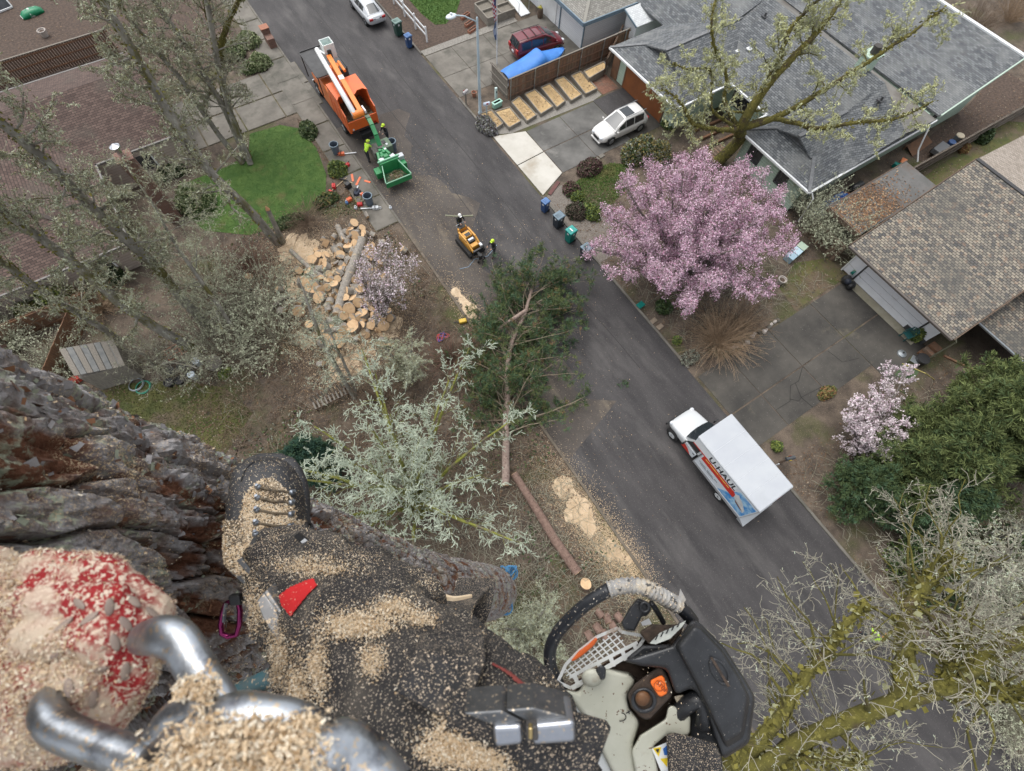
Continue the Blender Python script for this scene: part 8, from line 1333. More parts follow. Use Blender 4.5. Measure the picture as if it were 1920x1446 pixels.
P, Nn = surf_samples(V, F[rub], 900); chips('dust_specks', P, Nn, .0016, SAWM, sawmi(len(P)), CL, CB, .0006, .4)
# laces and hooks
M_lace = mat('boot_lace', (.05, .04, .03), (.2, .155, .1), scale=120, rough=.9); M_hook = mat('hook_metal', (.16, .18, .21), (.3, .33, .37), scale=60, rough=.35, metal=.8)
for i, y in enumerate((915, 935, 958, 982, 1004)):
    a, b = HB.px(486-i*1.5, y), HB.px(545-i*1, y+10-i); c = HB.px(512, y+8)
    if a and b and c: MB().tube([a[0]+a[1]*.004, c[0]+c[1]*.006, b[0]+b[1]*.004], .0019, 6).obj('boot_lace', M_lace, CL, off=CB)
    for p_ in (a, b):
        if p_: MB().ball(tuple(p_[0]+p_[1]*.003), .0055, 9, 6).tube([p_[0]+p_[1]*.003, p_[0]+p_[1]*.011], .0028, 6).obj('lace_hook', M_hook, CL, off=CB)
for px, py in ((488, 1022), (574, 992)):
    h_ = HP.px(px, py) or HB.px(px, py); h_ = HB.px(px, py) or h_
    if h_: MB().lathe([(.012, 0), (.012, .004), (.007, .004), (.006, .001)], k=12, cap=False).obj('eyelet_ring', M_black, CL).matrix_local = Matrix.Translation(Vector(h_[0]+h_[1]*.004-CB)) @ Vector(h_[1]).to_track_quat('Z', 'Y').to_matrix().to_4x4()
# steel climbing gaff, small carabiner, dark rope
def pslab(mbx, poly, d, th, tilt=None):
    """solid plate: pixel outline at camera depth d, thickness th away from the eye; tilt changes depth across the outline"""
    f = [D(x, y, d+(tilt(x, y) if tilt else 0)) for x, y in poly]; b = [p+FWD*th for p in f]; n = len(f); return mbx.add(f+b, [tuple(range(n)), tuple(range(n, 2*n))[::-1]]+[(i, n+i, n+(i+1) % n, (i+1) % n) for i in range(n)])
M_steel = mat('gaff_steel', (.16, .17, .18), (.28, .28, .28), scale=25, rough=.55, metal=.85, c4=(.6, .48, .34), s4=180, t4=(.58, .63)); h_ = HP.px(505, 1160); gz = float((h_[0]-CW)@FWD)-.012; GF = thing('climbing_spur', 'steel climbing spur with straps on the dusty trouser leg', 'climbing spur', tuple(D(490, 1120, .7)))
gb = np.array(GF.location); pslab(MB(), [(443, 1052), (452, 1046), (486, 1088), (482, 1096)], .70, .004).obj('shank', M_steel, GF, off=gb, bevel=.001); pslab(MB(), [(430, 1072), (440, 1062), (478, 1100), (470, 1108)], .715, .03).obj('shank_side', M_steel, GF, off=gb, bevel=.001)
pslab(MB(), [(481, 1128), (494, 1112), (512, 1135), (524, 1160), (530, 1186), (522, 1206), (505, 1180), (492, 1158)], gz, .005, lambda x, y: -.0003*(y-1160)).obj('stirrup_band', M_steel, GF, off=gb, bevel=.0012); pslab(MB(), [(494, 1112), (500, 1106), (528, 1146), (545, 1178), (534, 1186), (520, 1150)], gz, .03, lambda x, y: -.0003*(y-1160)).obj('stirrup_side', M_steel, GF, off=gb, bevel=.0012)
pslab(MB(), [(563, 1016), (568, 1012), (590, 1029), (586, 1033)], .685, .006).obj('white_tag', M_plate, GF, off=gb)
pslab(MB(), [(550, 1006), (558, 1000), (578, 1016), (570, 1024)], .69, .006).obj('buckle', M_black, GF, off=gb)
M_pinkm = mat('anodised_magenta', (.2, .02, .09), (.26, .04, .13), scale=20, rough=.25, metal=.9); KR = thing('carabiner', 'small magenta carabiner hanging against the dark bark', 'carabiner', tuple(D(435, 1160, .74))); kb = np.array(KR.location)
MB().tube([D(x, y, .74) for x, y in ((424, 1132), (418, 1148), (414, 1170), (416, 1188), (428, 1194), (444, 1190), (449, 1170), (450, 1145), (447, 1130), (436, 1126), (424, 1132))], .0042, 8).obj('frame', M_pinkm, KR, off=kb, smooth=True); MB().tube([D(424, 1132, .735), D(421, 1150, .735), D(420, 1166, .735)], .003, 6).obj('gate', M_steel, KR, off=kb); pslab(MB(), [(426, 1118), (448, 1116), (452, 1136), (430, 1138)], .735, .012).obj('buckle', M_black, KR, off=kb, bevel=.003)
o = MB().tube([D(380, 1345, .66), D(430, 1305, .64), (D(475, 1285, .62)), D(525, 1262, .6)], .012, 9).obj('flip_line', mat('flipline_teal', (.14, .16, .15), (.04, .16, .2), scale=30, rough=.9, c4=(.5, .4, .28), s4=160, t4=(.58, .62)), smooth=True); tag(o, 'dusty teal flip line rope behind the steel hook', 'rope')
o = MB().tube([D(440, 1360, .6), D(470, 1335, .58), D(500, 1325, .58), D(520, 1345, .58)], .014, 9).obj('rope_loop', M_black, smooth=True); tag(o, 'black rubber loop under the leg beside the teal rope', 'loop')
o = MB().tube([D(612, 1392, .415), D(632, 1372, .41), D(655, 1352, .415), D(672, 1336, .42)], .0075, 9).obj('rope_end', mat('rope_darkgreen', (.02, .05, .03), (.05, .09, .05), scale=90, rough=.85), smooth=True); tag(o, 'short dark green rope end lying on the black trousers', 'rope')
# black lanyard strap lying over the stem
M_web = mat('black_webbing', (.012, .012, .013), (.03, .03, .032), scale=60, rough=.9, bump=.0008, bscale=400, c3=(.2, .165, .125), s3=22, t3=(.54, .8), c4=(.6, .48, .35), s4=560, t4=(.585, .65))
def ribbon(name, pts, w, th, m, parent=None, base=(0, 0, 0), side=RIGHT):
    pts = path(pts, 16); T = np.gradient(pts, axis=0); T /= np.linalg.norm(T, axis=1, keepdims=True); rings = []
    for p, t in zip(pts, T): s = _u(np.array(side)-t*(np.array(side)@t)); nrm = np.cross(s, t); rings.append([tuple(p+s*a*w/2+nrm*b*th/2) for a, b in ((-1, -1), (1, -1), (1, 1), (-1, 1))])
    return MB().loft(rings).obj(name, m, parent, off=base, bevel=min(th*.3, .002))
LS = thing('lanyard_strap', 'wide black dusty strap wrapped round the stem above the leg', 'strap', tuple(D(860, 1130, .9))); lb = np.array(LS.location)
ribbon('strap', [D(893, 1102, 1.02), D(872, 1120, .96), D(852, 1150, .84)]+[D(x, y, float((HP.px(x, y)[0]-CW)@FWD)-.010 if HP.px(x, y) else .6) for x, y in ((846, 1200), (842, 1245), (825, 1285), (800, 1330))], .062, .008, M_web, LS, lb); ribbon('strap_wrap', [D(893, 1088, 1.08), D(889, 1110, 1.03), D(880, 1140, 1.0), D(868, 1160, .99)], .085, .012, M_web, LS, lb); ribbon('strap_band', [D(826, 1120, .95), D(850, 1128, .93), D(884, 1124, .95)], .02, .006, SAW1, LS, lb, side=DOWN)
for o in list(LS.children):
    me = o.data; vv = np.array([v.co for v in me.vertices])+lb; ff = np.array([tuple(p.vertices) for p in me.polygons if len(p.vertices) == 4])
    if o.name.startswith('strap_band'): continue
    P, Nn = surf_samples(vv, ff, 9000, lambda p, n: np.clip((fbm(p*26, 3)-.4)*3, .1, 1)); chips('sawdust', P, Nn, .0026, SAWM, sawmi(len(P)), LS, lb, .0015, .9)
# ------------------------------------------------------------------ gloved hand, near
GB = D(150, 1180, .32); M_glove = mat('glove_red', (.36, .018, .02), (.28, .014, .018), scale=30, rough=.9, bump=.0015, bscale=500, c3=(.62, .47, .36), s3=26, t3=(.51, .60), c4=(.72, .58, .46), s4=330, t4=(.52, .58), detail=5)
mb = MB(); bone(mb, D(-260, 1150, .38), D(-80, 1150, .35), .05, .048); bone(mb, D(-80, 1150, .35), D(40, 1180, .345), .046, .042); bone(mb, D(40, 1180, .345), D(120, 1220, .34), .040, .034)
fing = [((70, 1072, .335), (195, 1080, .33), (286, 1150, .332), (268, 1235, .345)), ((60, 1130, .32), (205, 1132, .312), (280, 1198, .32), (248, 1288, .335)), ((60, 1198, .31), (190, 1196, .30), (256, 1262, .31), (214, 1345, .325)), ((45, 1268, .305), (155, 1272, .296), (205, 1330, .305), (165, 1390, .318))]
for i, (a, b, c, d) in enumerate(fing):
    r_ = (.0138, .0132, .0128, .0122)[i]; bone(mb, D(*a), D(*b), r_*1.05, r_); bone(mb, D(*b), D(*c), r_, r_*.95); bone(mb, D(*c), D(*d), r_*.95, r_*.82)
bone(mb, D(-30, 1290, .30), D(50, 1370, .30), .022, .019); bone(mb, D(50, 1370, .30), D(120, 1385, .31), .019, .015)
V, N, F = blend(mb, .0022, 3); V = V+N*(.0036*(fbm(V*70, 3)-.5)+.003*(fbm(V*190, 3)-.5))[:, None]; HD = thing('gloved_hand', 'sawdust caked red work glove gripping the steel hook', 'glove', tuple(GB)); go = mesh_np('glove', V-GB, F, M_glove, HD, smooth=True); HG = Hit(V, F); pv = np.array([PX(p) for p in V]); redf = lambda q: np.exp(-(((q[:, 0]-195)/145)**2+((q[:, 1]-1112)/84)**2)**1.5)+np.exp(-(((q[:, 0]-240)/46)**2+((q[:, 1]-1235)/85)**2)**1.5)
at_ = go.data.attributes.new('dust', 'FLOAT', 'POINT'); pr = np.stack([np.hypot(pv[:, 0]-120, pv[:, 1]-1290)/11, np.arctan2(pv[:, 1]-1290, pv[:, 0]-120)*4, pv[:, 0]*0], 1); at_.data.foreach_set('value', np.clip((1-redf(pv))*1.1+(fbm(V*60, 4)-.5)*1.6+(fbm(pr, 3)-.5)*2.6-.42, 0, .92).astype(np.float32)); nt_ = M_glove.node_tree; bs = nt_.nodes['Principled BSDF']; prev = bs.inputs['Base Color'].links[0].from_socket; nt_.links.new(_mix(_attr('dust'), prev, (.64, .52, .39)), bs.inputs['Base Color'])
P, Nn = surf_samples(V, F, 110000, lambda p, n: np.clip((fbm(p*36+4, 4)-.42)*4.5, .05, 1)); pxy = np.array([PX(p) for p in P]); red = redf(pxy); kk = rs.uniform(size=len(P)) > np.clip(red*1.2, 0, .9); P, Nn = P[kk], Nn[kk]
chips('sawdust', P, Nn, .0017, [SAW1, SAW3, mat('sawdust_pink', (.6, .44, .33), rough=.95), SAW2], rs.choice(4, len(P), p=(.36, .34, .2, .1)), HD, GB, .001, 1.1)
M_dot = mat('grip_dot', (.26, .2, .17), (.34, .27, .22), scale=60, rough=.7)
for i, (px, py) in enumerate(((150, 1132), (205, 1138), (250, 1128), (285, 1150), (120, 1172), (168, 1160), (235, 1170), (110, 1225), (215, 1205), (255, 1215), (190, 1255), (235, 1258), (130, 1290), (175, 1310))):
    h_ = HG.px(px, py)
    if h_: o = MB().ball((0, 0, 0), .0036, 10, 6, (1.6, .7, .2)).obj('grip_dot', M_dot, HD, smooth=True); o.matrix_local = Matrix.Translation(Vector(h_[0]+h_[1]*.0006-GB)) @ Vector(h_[1]).to_track_quat('Z', 'Y').to_matrix().to_4x4() @ Matrix.Rotation(.5, 4, 'Z')
# steel hook in the hand
M_hk = mat('forged_steel', (.36, .39, .43), (.5, .53, .56), scale=30, rough=.4, metal=1, c3=(.15, .155, .17), s3=34, t3=(.5, .64), c4=(.62, .5, .36), s4=260, t4=(.6, .66), bump=.0008, bscale=45)
HK = thing('steel_hook', 'large forged steel hook held in the red glove', 'hook', tuple(D(330, 1330, .27))); hb = np.array(HK.location)
def htube(name, pts, r, flat=.75): n = 26; p = path([D(*q) for q in pts], n); rr = np.interp(np.linspace(0, 1, n), np.linspace(0, 1, len(r)), r); return MB().tube(p, rr, 16, flat=flat).obj(name, M_hk, HK, off=hb, smooth=True)
htube('upper_arm', [(262, 1198, .30), (300, 1192, .285), (335, 1203, .28), (362, 1245, .275), (385, 1280, .27), (412, 1318, .265), (420, 1350, .262)], [.009, .0105, .0115, .0115, .011, .0105, .01])
htube('lower_arm', [(118, 1302, .30), (95, 1320, .285), (92, 1345, .275), (120, 1372, .27), (190, 1400, .265), (270, 1428, .26), (350, 1462, .255)], [.008, .0115, .0125, .0125, .0125, .0125, .0125])
htube('cross_web', [(272, 1412, .262), (300, 1380, .265), (330, 1345, .265), (375, 1335, .262), (425, 1345, .26)], [.008, .009, .0095, .0105, .011])
htube('nose', [(400, 1400, .258), (440, 1362, .256), (520, 1352, .256), (580, 1362, .258), (632, 1372, .262)], [.02, .017, .0125, .0105, .004], .8)
htube('spine', [(300, 1470, .25), (380, 1420, .25), (470, 1400, .252), (560, 1410, .255)], [.02, .022, .02, .012], .7); htube('second_jaw', [(560, 1475, .235), (610, 1420, .24), (650, 1405, .245), (690, 1440, .245), (720, 1490, .24)], [.016, .015, .013, .014, .016], .7)
acc = []
for o in HK.children:
    me = o.data; vv = np.array([v.co for v in me.vertices])+hb; ff = np.array([tuple(p.vertices) for p in me.polygons if len(p.vertices) == 4]); acc.append((vv, ff))
HH = Hit(np.vstack([a[0] for a in acc]), np.vstack([a[1]+sum(len(b[0]) for b in acc[:i]) for i, a in enumerate(acc)])); heap = []
for px, py, sx, sy, n in ((440, 1400, 50, 24, 2600), (520, 1390, 34, 16, 1300), (572, 1362, 14, 10, 450), (385, 1300, 12, 16, 260), (355, 1290, 10, 10, 120), (480, 1440, 60, 14, 1000), (330, 1440, 25, 12, 150), (270, 1445, 40, 10, 120)):
    for _ in range(n*2):
        h_ = HH.px(random.gauss(px, sx), random.gauss(py, sy))
        if h_ is not None: heap.append(np.r_[h_[0]+h_[1]*abs(random.gauss(0, .0032)), h_[1]])
heap = np.array(heap); chips('sawdust_clump', heap[:, :3], heap[:, 3:], .0022, SAWM, sawmi(len(heap)), HK, hb, .0008, 1.3)
# ------------------------------------------------------------------ belt buckle
bz = float((HP.px(960, 1390)[0]-CW)@FWD)-.475 if HP.px(960, 1390) else 0.; BK = thing('belt_buckle', 'brushed metal harness buckle in two halves on black webbing', 'buckle', tuple(D(975, 1370, .45))); kb = np.array(BK.location); M_bkl = mat('brushed_alloy', (.34, .36, .40), (.42, .44, .48), scale=40, rough=.35, metal=.9, c3=(.12, .12, .13), s3=30, t3=(.6, .7), c4=(.6, .5, .38), s4=230, t4=(.63, .66))
def bblock(name, q, d0, th, m=M_bkl, bev=.0014): return pslab(MB(), q, d0+bz, th).obj(name, m, BK, off=kb, bevel=bev, seg=3)
M_bkd = mat('dark_alloy', (.10, .105, .11), (.17, .175, .18), scale=40, rough=.45, metal=.8, c4=(.6, .5, .38), s4=330, t4=(.62, .68)); bblock('left_half', [(924, 1364), (979, 1361), (980, 1398), (928, 1404)], .428, .03, M_bkl, .003); bblock('left_top', [(868, 1338), (940, 1333), (981, 1354), (923, 1361)], .433, .03, M_bkd); bblock('left_slot', [(892, 1340), (940, 1336), (952, 1346), (912, 1352)], .4355, .004, M_dark, .0005)
bblock('right_half', [(997, 1361), (1078, 1353), (1080, 1394), (999, 1400)], .428, .03, M_bkl, .003); bblock('right_top', [(948, 1332), (1000, 1328), (1077, 1349), (996, 1358)], .433, .03, M_bkd); bblock('brass_pin', [(986, 1364), (1008, 1362), (1010, 1390), (988, 1392)], .426, .012, mat('pin_dark', (.06, .055, .05), rough=.5)); bblock('brass_tongue', [(991, 1366), (999, 1366), (999, 1388), (991, 1388)], .423, .006, mat('brass', (.55, .42, .2), rough=.3, metal=1), .001)
ribbon('webbing', [D(840, 1345, .475+bz), D(930, 1385, .47+bz), D(1010, 1392, .47+bz), D(1120, 1420, .48+bz)], .055, .01, M_web, BK, kb, side=DOWN)
# ------------------------------------------------------------------ chainsaw hanging from the belt
SD = .80; SB = D(1230, 1290, SD); SK = thing('climbing_chainsaw', 'white and black top handle chainsaw with orange stop button hanging from belt', 'chainsaw', tuple(SB)); kS = SD/FPX
def sp(x, y, dz=0.): return D(860+x/3.31, 1040+y/3.31, SD-dz)-SB
def sprism(poly, z0, z1, mbx=None, inset=0):
    c = np.mean(poly, axis=0); n = len(poly); top = [tuple(c+(np.array(p)-c)*(1-inset)) for p in poly]; mbx = mbx or MB(); return mbx.add([sp(x, y, z0) for x, y in poly]+[sp(x, y, z1) for x, y in top], [tuple(range(n))[::-1], tuple(range(n, 2*n))]+[(i, (i+1) % n, n+(i+1) % n, n+i) for i in range(n)])
M_sb = mat('saw_black', (.014, .015, .017), (.03, .032, .036), scale=20, rough=.42, c4=(.4, .37, .32), s4=330, t4=(.68, .74), bump=.0004, bscale=260); M_sw = mat('saw_cream', (.50, .50, .42), (.42, .42, .34), scale=12, rough=.5, c3=(.30, .24, .16), s3=14, t3=(.58, .74), c4=(.14, .09, .06), s4=120, t4=(.66, .7)); M_sg = mat('saw_white', (.66, .68, .68), (.56, .57, .56), scale=14, rough=.5, c3=(.36, .28, .22), s3=26, t3=(.6, .72)); M_so = mat('saw_orange', (.72, .15, .03), (.62, .12, .03), scale=14, rough=.45, c3=(.4, .14, .07), s3=30, t3=(.6, .72)); M_grime = mat('saw_grime', (.035, .026, .02), (.08, .055, .04), scale=60, rough=.9, bump=.001, bscale=300)
sprism([(640, 860), (720, 850), (800, 720), (900, 690), (1060, 730), (1120, 780), (1320, 700), (1480, 860), (1600, 1130), (1640, 1344), (1650, 1500), (1000, 1500), (940, 1344), (780, 1020)], -.10, -.03).obj('chassis', M_grime, SK, bevel=.004)
body = sprism([(640, 830), (735, 850), (800, 740), (890, 690), (1060, 728), (1108, 772), (1042, 868), (1060, 950), (1130, 1035), (1090, 1180), (1120, 1500), (1020, 1500), (945, 1344), (785, 1015)], -.05, .03, inset=.06).obj('tank_body', M_sw, SK, smooth=False, bevel=.007, seg=4)
sprism([(610, 830), (650, 840), (790, 1015), (950, 1344), (1030, 1500), (930, 1500), (860, 1300), (720, 1040)], -.06, -.012).obj('side_rail', M_sg, SK, bevel=.004)
sprism([(1062, 1225), (1120, 1120), (1285, 1015), (1300, 935), (1335, 925), (1370, 955), (1425, 960), (1445, 1010), (1440, 1110), (1400, 1135), (1300, 1110), (1205, 1190), (1260, 1500), (1120, 1500)], -.02, .045, inset=.05).obj('rear_handle', M_sw, SK, bevel=.008, seg=4)
# big black cover with a faceted edge and oval boss
cov = [(1015, 660), (1130, 620), (1320, 560), (1395, 470), (1452, 392), (1500, 425), (1650, 575), (1770, 760), (1842, 885), (1832, 960), (1805, 1170), (1640, 1275), (1590, 1130), (1540, 960), (1480, 860), (1450, 825), (1345, 872), (1285, 705), (1130, 690)]
sprism(cov, -.05, .075, inset=.02).obj('air_cover', M_sb, SK, bevel=.008, seg=4)
sprism([(1335, 560), (1400, 480), (1452, 410), (1500, 440), (1640, 590), (1755, 770), (1815, 890), (1775, 1140), (1660, 1215), (1560, 1000), (1480, 830)], .070, .096, inset=.10).obj('cover_top', M_sb, SK, bevel=.006, seg=4)
for r0, r1, zz, m in ((105, 78, .097, M_sb), (78, 40, .094, M_grime)):
    ring = lambda r, z: [sp(1620+r*.62*math.cos(a)+r*.22*math.sin(a), 728+r*.62*math.sin(a)*1.35+r*.35*math.cos(a)*.6, z) for a in np.linspace(0, 2*math.pi, 24, endpoint=False)]
    MB().loft([ring(r0, zz-.006), ring(r0*.95, zz+.001), ring(r1, zz+.001), ring(r1*.9, zz-.008)], cap=False).obj('filter_boss', m, SK, smooth=True)
sprism([(1560, 640), (1575, 635), (1685, 815), (1670, 825)], .09, .0985).obj('boss_slot', M_grime, SK)
sprism([(1185, 550), (1250, 485), (1330, 450), (1412, 408), (1390, 445), (1312, 522), (1222, 557)], .07, .0772).obj('cover_label', mat('label_pale', (.5, .52, .47), (.3, .32, .3), scale=70, rough=.6), SK)
for i in range(5): sprism([(1215+i*34, 532-i*20), (1230+i*34, 500-i*20), (1240+i*34, 500-i*20), (1226+i*34, 530-i*20)], .077, .0784).obj('label_mark', M_dark, SK)
# white slotted guard
M_gd = M_sg; outer = [(615, 790), (665, 682), (745, 600), (860, 510), (990, 455), (1010, 480), (1162, 508), (1100, 595), (1030, 640), (890, 722), (790, 800), (700, 830)]
def sbar(a, b, w, z0, z1, m=M_gd, name='guard_rib'):
    a, b = np.array(a, float), np.array(b, float); t = _u(b-a); n = np.array([-t[1], t[0]])*w/2; return sprism([tuple(a-n), tuple(b-n), tuple(b+n), tuple(a+n)], z0, z1).obj(name, m, SK)
for i in range(len(outer)): sbar(outer[i], outer[(i+1) % len(outer)], 20, -.03, -.005, name='guard_rim')
sbar((690, 760), (1110, 545), 22, -.03, .0, name='guard_rim'); sbar((700, 830), (1090, 600), 30, -.03, .0, name='guard_rim')
for i in range(11): f = i/10; a = np.array([690, 720])*(1-f)+np.array([985, 480])*f; b = np.array([715, 770])*(1-f)+np.array([1040, 580])*f; sbar(a-[30, 12*(1-f)], b, 9, -.028, -.008)
for k in range(3): sbar((655+k*14, 735+k*18), (985+k*18, 478+k*26), 8, -.028, -.009)
for i in range(6): f = i/5; a = np.array([720, 752])*(1-f)+np.array([1090, 560])*f; sbar(a, a+np.array([22, 58]), 26, -.03, .001)
sprism([(695, 660), (745, 600), (800, 560), (852, 512), (864, 528), (835, 570), (770, 625), (715, 662)], -.03, .0).obj('starter_panel', M_so, SK, bevel=.003)
sprism([(700, 800), (1080, 570), (1090, 600), (720, 840)], -.09, -.06).obj('fin_block', mat('fin_rust', (.10, .055, .04), (.16, .09, .06), scale=60, rough=.9), SK)
# control panel
sprism([(1042, 870), (1092, 800), (1225, 700), (1262, 692), (1292, 740), (1335, 850), (1318, 885), (1180, 1030), (1135, 1020), (1070, 950)], .0, .052, inset=.03).obj('control_panel', M_grime, SK, bevel=.006, seg=3)
bt_ = sprism([(1190, 778), (1258, 745), (1276, 760), (1300, 842), (1290, 866), (1256, 884), (1238, 876), (1188, 800)], .05, .060, inset=.04).obj('stop_button', mat('button_orange', (.85, .17, .02), rough=.4), SK, bevel=.004, seg=3)
c = [(1245+34*math.cos(a), 815+34*math.sin(a)) for a in np.linspace(math.pi/8, 2*math.pi+math.pi/8, 9)]; M_em = mat('emblem_dark', (.30, .06, .01), rough=.5)
for p, q in zip(c, c[1:]): sbar(p, q, 4, .0595, .0612, M_em, 'stop_emblem')
_u1, _v1 = sp(1260, 830, 0)-sp(1230, 800, 0), sp(1258, 800, 0)-sp(1245, 815, 0); text_mesh('stop_text', 'STOP', .0085, M_em, SK, tuple(sp(1226, 802, .0608)), tuple(sp(1262, 838, 0)-sp(1226, 802, 0)), tuple(-np.cross(sp(1262, 838, 0)-sp(1226, 802, 0), -FWD)), .0003)
oval = lambda cx0, cy0, a_, b_, z: [sp(cx0+a_*math.cos(t), cy0+b_*math.sin(t), z) for t in np.linspace(0, 2*math.pi, 20, endpoint=False)]
MB().loft([oval(1150, 905, 82, 82, .05), oval(1150, 905, 78, 78, .058), oval(1150, 905, 58, 58, .058), oval(1150, 905, 52, 52, .05)], cap=False).obj('knob_collar', M_sb, SK, smooth=True); MB().loft([oval(1142, 893, 48, 50, .048), oval(1142, 893, 46, 48, .066), oval(1142, 893, 34, 36, .072), oval(1142, 893, 12, 12, .073)]).obj('choke_knob', mat('knob_brown', (.16, .075, .03), (.1, .045, .02), scale=60, rough=.6), SK, smooth=True)
# choke sign: a small arc with arrow
for p, q in zip([(1005+34*math.cos(a), 1008+26*math.sin(a)) for a in np.linspace(-1.4, 1.4, 8)], [(1005+34*math.cos(a), 1008+26*math.sin(a)) for a in np.linspace(-1.0, 1.8, 8)]): sbar(p, q, 6, .030, .0318, M_dark, 'choke_sign')
sbar((1040, 985), (1068, 968), 7, .030, .0318, M_dark, 'choke_sign'); sbar((1052, 968), (1060, 990), 6, .030, .0318, M_dark, 'choke_sign')
# fuel cap
MB().loft([oval(830, 770, 66, 56, .02), oval(828, 760, 64, 54, .05), oval(826, 755, 48, 40, .06), oval(826, 755, 10, 8, .061)]).obj('fuel_cap', M_sw, SK, smooth=True); sprism([(845, 720), (880, 680), (915, 700), (912, 770), (885, 785)], .03, .062).obj('cap_lever', M_sb, SK, bevel=.004)
# handle tube with grey tape
def stube(name, pts, r, m, k=14): p = path([sp(*q) for q in pts], 30); return MB().tube(p, r, k).obj(name, m, SK, smooth=True)
M_hb = mat('handle_rubber', (.014, .016, .02), (.024, .026, .032), scale=20, rough=.4, c4=(.55, .5, .42), s4=170, t4=(.65, .68)); stube('front_handle', [(640, 850, -.03), (600, 760, -.02), (570, 690, -.01), (568, 590, 0), (610, 490, .01), (700, 390, .02), (815, 290, .03), (935, 215, .035)], .0104, M_hb)
hp_ = [(930, 217, .035), (990, 200, .036), (1060, 192, .036), (1140, 200, .035), (1220, 235, .03), (1290, 275, .025), (1365, 318, .015)]; p = path([sp(*q) for q in hp_], 60); rr = .0116+.0016*np.sin(np.arange(60)*1.9)+rs.uniform(0, .001, 60); MB().tube(p, rr, 14).obj('handle_tape', mat('tape_grey', (.22, .22, .22), (.38, .37, .35), scale=60, rough=.75, c3=(.46, .4, .31), s3=26, t3=(.48, .6), c4=(.06, .06, .06), s4=90, t4=(.6, .66), bump=.0015, bscale=150), SK, smooth=True)
stube('front_handle_end', [(1350, 305, .015), (1400, 350, .0), (1450, 410, -.02)], .0112, M_hb); sprism([(1375, 210), (1412, 280), (1385, 320), (1345, 300), (1368, 250)], .0, .025).obj('tape_flap', MATS['tape_grey'], SK, bevel=.001)
sprism([(1005, 425), (1060, 330), (1110, 268), (1160, 285), (1200, 340), (1165, 385), (1140, 380), (1090, 478), (1030, 470)], -.03, .03, inset=.05).obj('chain_brake', M_sb, SK, bevel=.005, seg=3); MB().loft([oval(1155, 328, 36, 40, .025), oval(1155, 328, 34, 38, .036), oval(1155, 328, 18, 22, .036), oval(1155, 328, 16, 20, .028)], cap=False).obj('brake_socket', M_sb, SK, smooth=True)
stube('brake_link', [(1195, 300, .02), (1230, 350, .01), (1270, 420, -.01)], .0045, M_sb); sprism([(1120, 480), (1200, 430), (1310, 440), (1320, 520), (1180, 560)], -.05, .02).obj('muffler_cover', M_grime, SK, bevel=.004); sprism([(1130, 420), (1180, 395), (1200, 432), (1140, 442)], -.02, .0).obj('side_plate', M_plate, SK)
sprism([(860, 740), (1000, 640), (1100, 560), (1180, 440), (1400, 430), (1340, 620), (1300, 720), (1120, 790), (960, 740)], -.10, -.035).obj('engine_block', M_grime, SK, bevel=.004); sprism([(1030, 650), (1140, 560), (1200, 560), (1330, 555), (1290, 700), (1130, 690)], -.04, .045, inset=.04).obj('filter_side', M_sb, SK, bevel=.005); sprism([(1120, 780), (1300, 690), (1350, 870), (1330, 900), (1180, 1040)], -.08, -.01).obj('carburettor', M_grime, SK)
sprism([(1340, 880), (1400, 870), (1500, 900), (1620, 1080), (1640, 1344), (1650, 1500), (1440, 1500), (1440, 1120), (1440, 980)], -.05, .02).obj('intake_housing', M_sb, SK, bevel=.006); stube('intake_hose', [(1350, 1000, .03), (1420, 930, .045), (1490, 900, .05), (1520, 960, .05), (1520, 1060, .045)], .0125, M_sb); sprism([(1335, 880), (1395, 868), (1415, 890), (1360, 935)], .02, .04).obj('throttle_link', mat('link_tan', (.35, .3, .22), rough=.6), SK, bevel=.002)
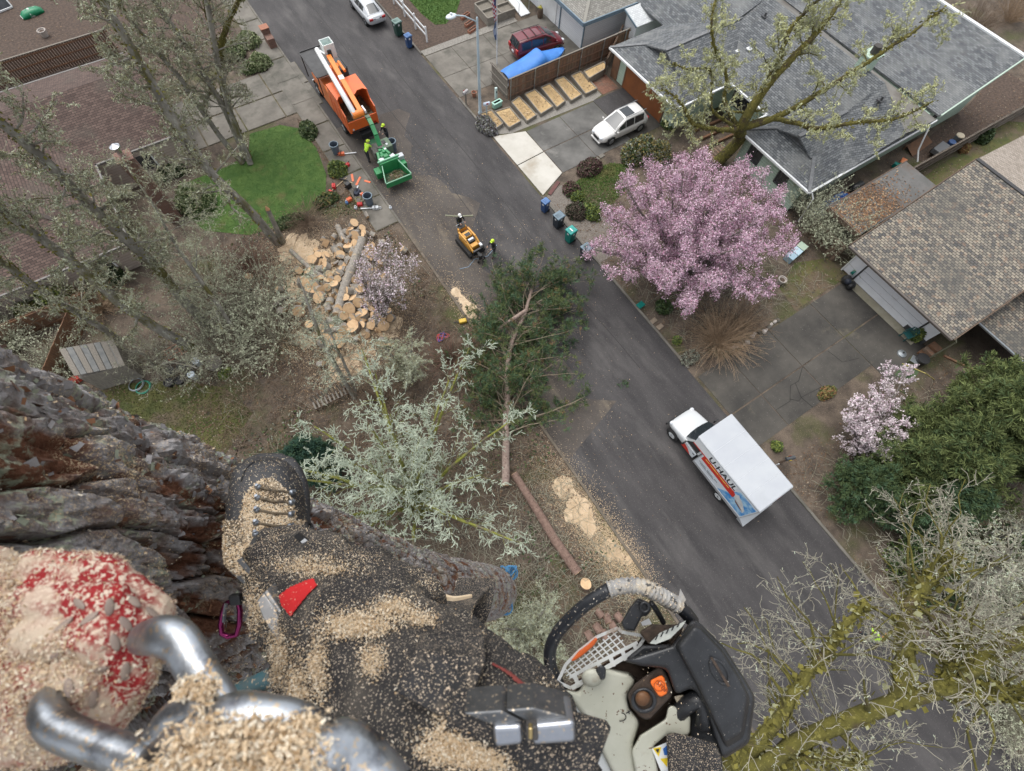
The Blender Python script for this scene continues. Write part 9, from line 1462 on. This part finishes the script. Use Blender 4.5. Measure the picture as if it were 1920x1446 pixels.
# warning stickers and black tether strap
M_yel = mat('sticker_yellow', (.75, .55, .02), rough=.5); M_stw = mat('sticker_white', (.72, .74, .74), rough=.5)
sprism([(1198, 1205), (1290, 1165), (1300, 1344), (1255, 1344)], .0455, .0505).obj('warning_sticker', M_stw, SK); sprism([(1205, 1203), (1258, 1195), (1242, 1255)], .050, .0515).obj('warning_triangle', M_yel, SK); sprism([(1250, 1268), (1296, 1262), (1294, 1320)], .050, .0515).obj('warning_triangle', M_yel, SK); sprism([(1268, 1205), (1292, 1185), (1294, 1245), (1276, 1245)], .050, .0515).obj('warning_mark', mat('sticker_blue', (.03, .13, .42), rough=.5), SK); sprism([(1220, 1210), (1246, 1206), (1238, 1235)], .0515, .0525).obj('warning_mark', M_dark, SK)
st_ = sprism([(1285, 1115), (1340, 1105), (1450, 1130), (1595, 1170), (1625, 1240), (1645, 1520), (1330, 1520), (1300, 1280)], .055, .075, inset=.01).obj('tether_strap', M_web, SK, bevel=.004)
acc = []
for o in SK.children:
    if o.name.split('.')[0] in ('air_cover', 'cover_top', 'tether_strap', 'front_handle', 'control_panel', 'handle_tape', 'chain_brake', 'intake_housing', 'tank_body'):
        vv = np.array([v.co for v in o.data.vertices])+SB; ff = [tuple(p.vertices) for p in o.data.polygons]; tri = np.array([(f[0], f[i], f[i+1]) for f in ff for i in range(1, len(f)-1)]); n = {'tether_strap': 4200, 'cover_top': 520, 'air_cover': 600, 'handle_tape': 900, 'tank_body': 160}.get(o.name.split('.')[0], 160)
        P, Nn = surf_samples(vv, tri, n); k = (Nn@(CW-SB)) > 0; acc.append((P[k], Nn[k]))
P = np.vstack([a[0] for a in acc]); Nn = np.vstack([a[1] for a in acc]); chips('sawdust', P, Nn, .0017, [SAW1, SAW3, SAW2], rs.choice(3, len(P), p=(.4, .45, .15)), SK, SB, .001, .6)
o = ribbon('harness_strap', [D(985, 1400, .44), D(1012, 1418, .43), D(1060, 1470, .42)], .018, .004, mat('harness_red', (.26, .04, .035), (.33, .07, .05), scale=60, rough=.9)); tag(o, 'dull red harness strap below the metal buckle', 'strap')
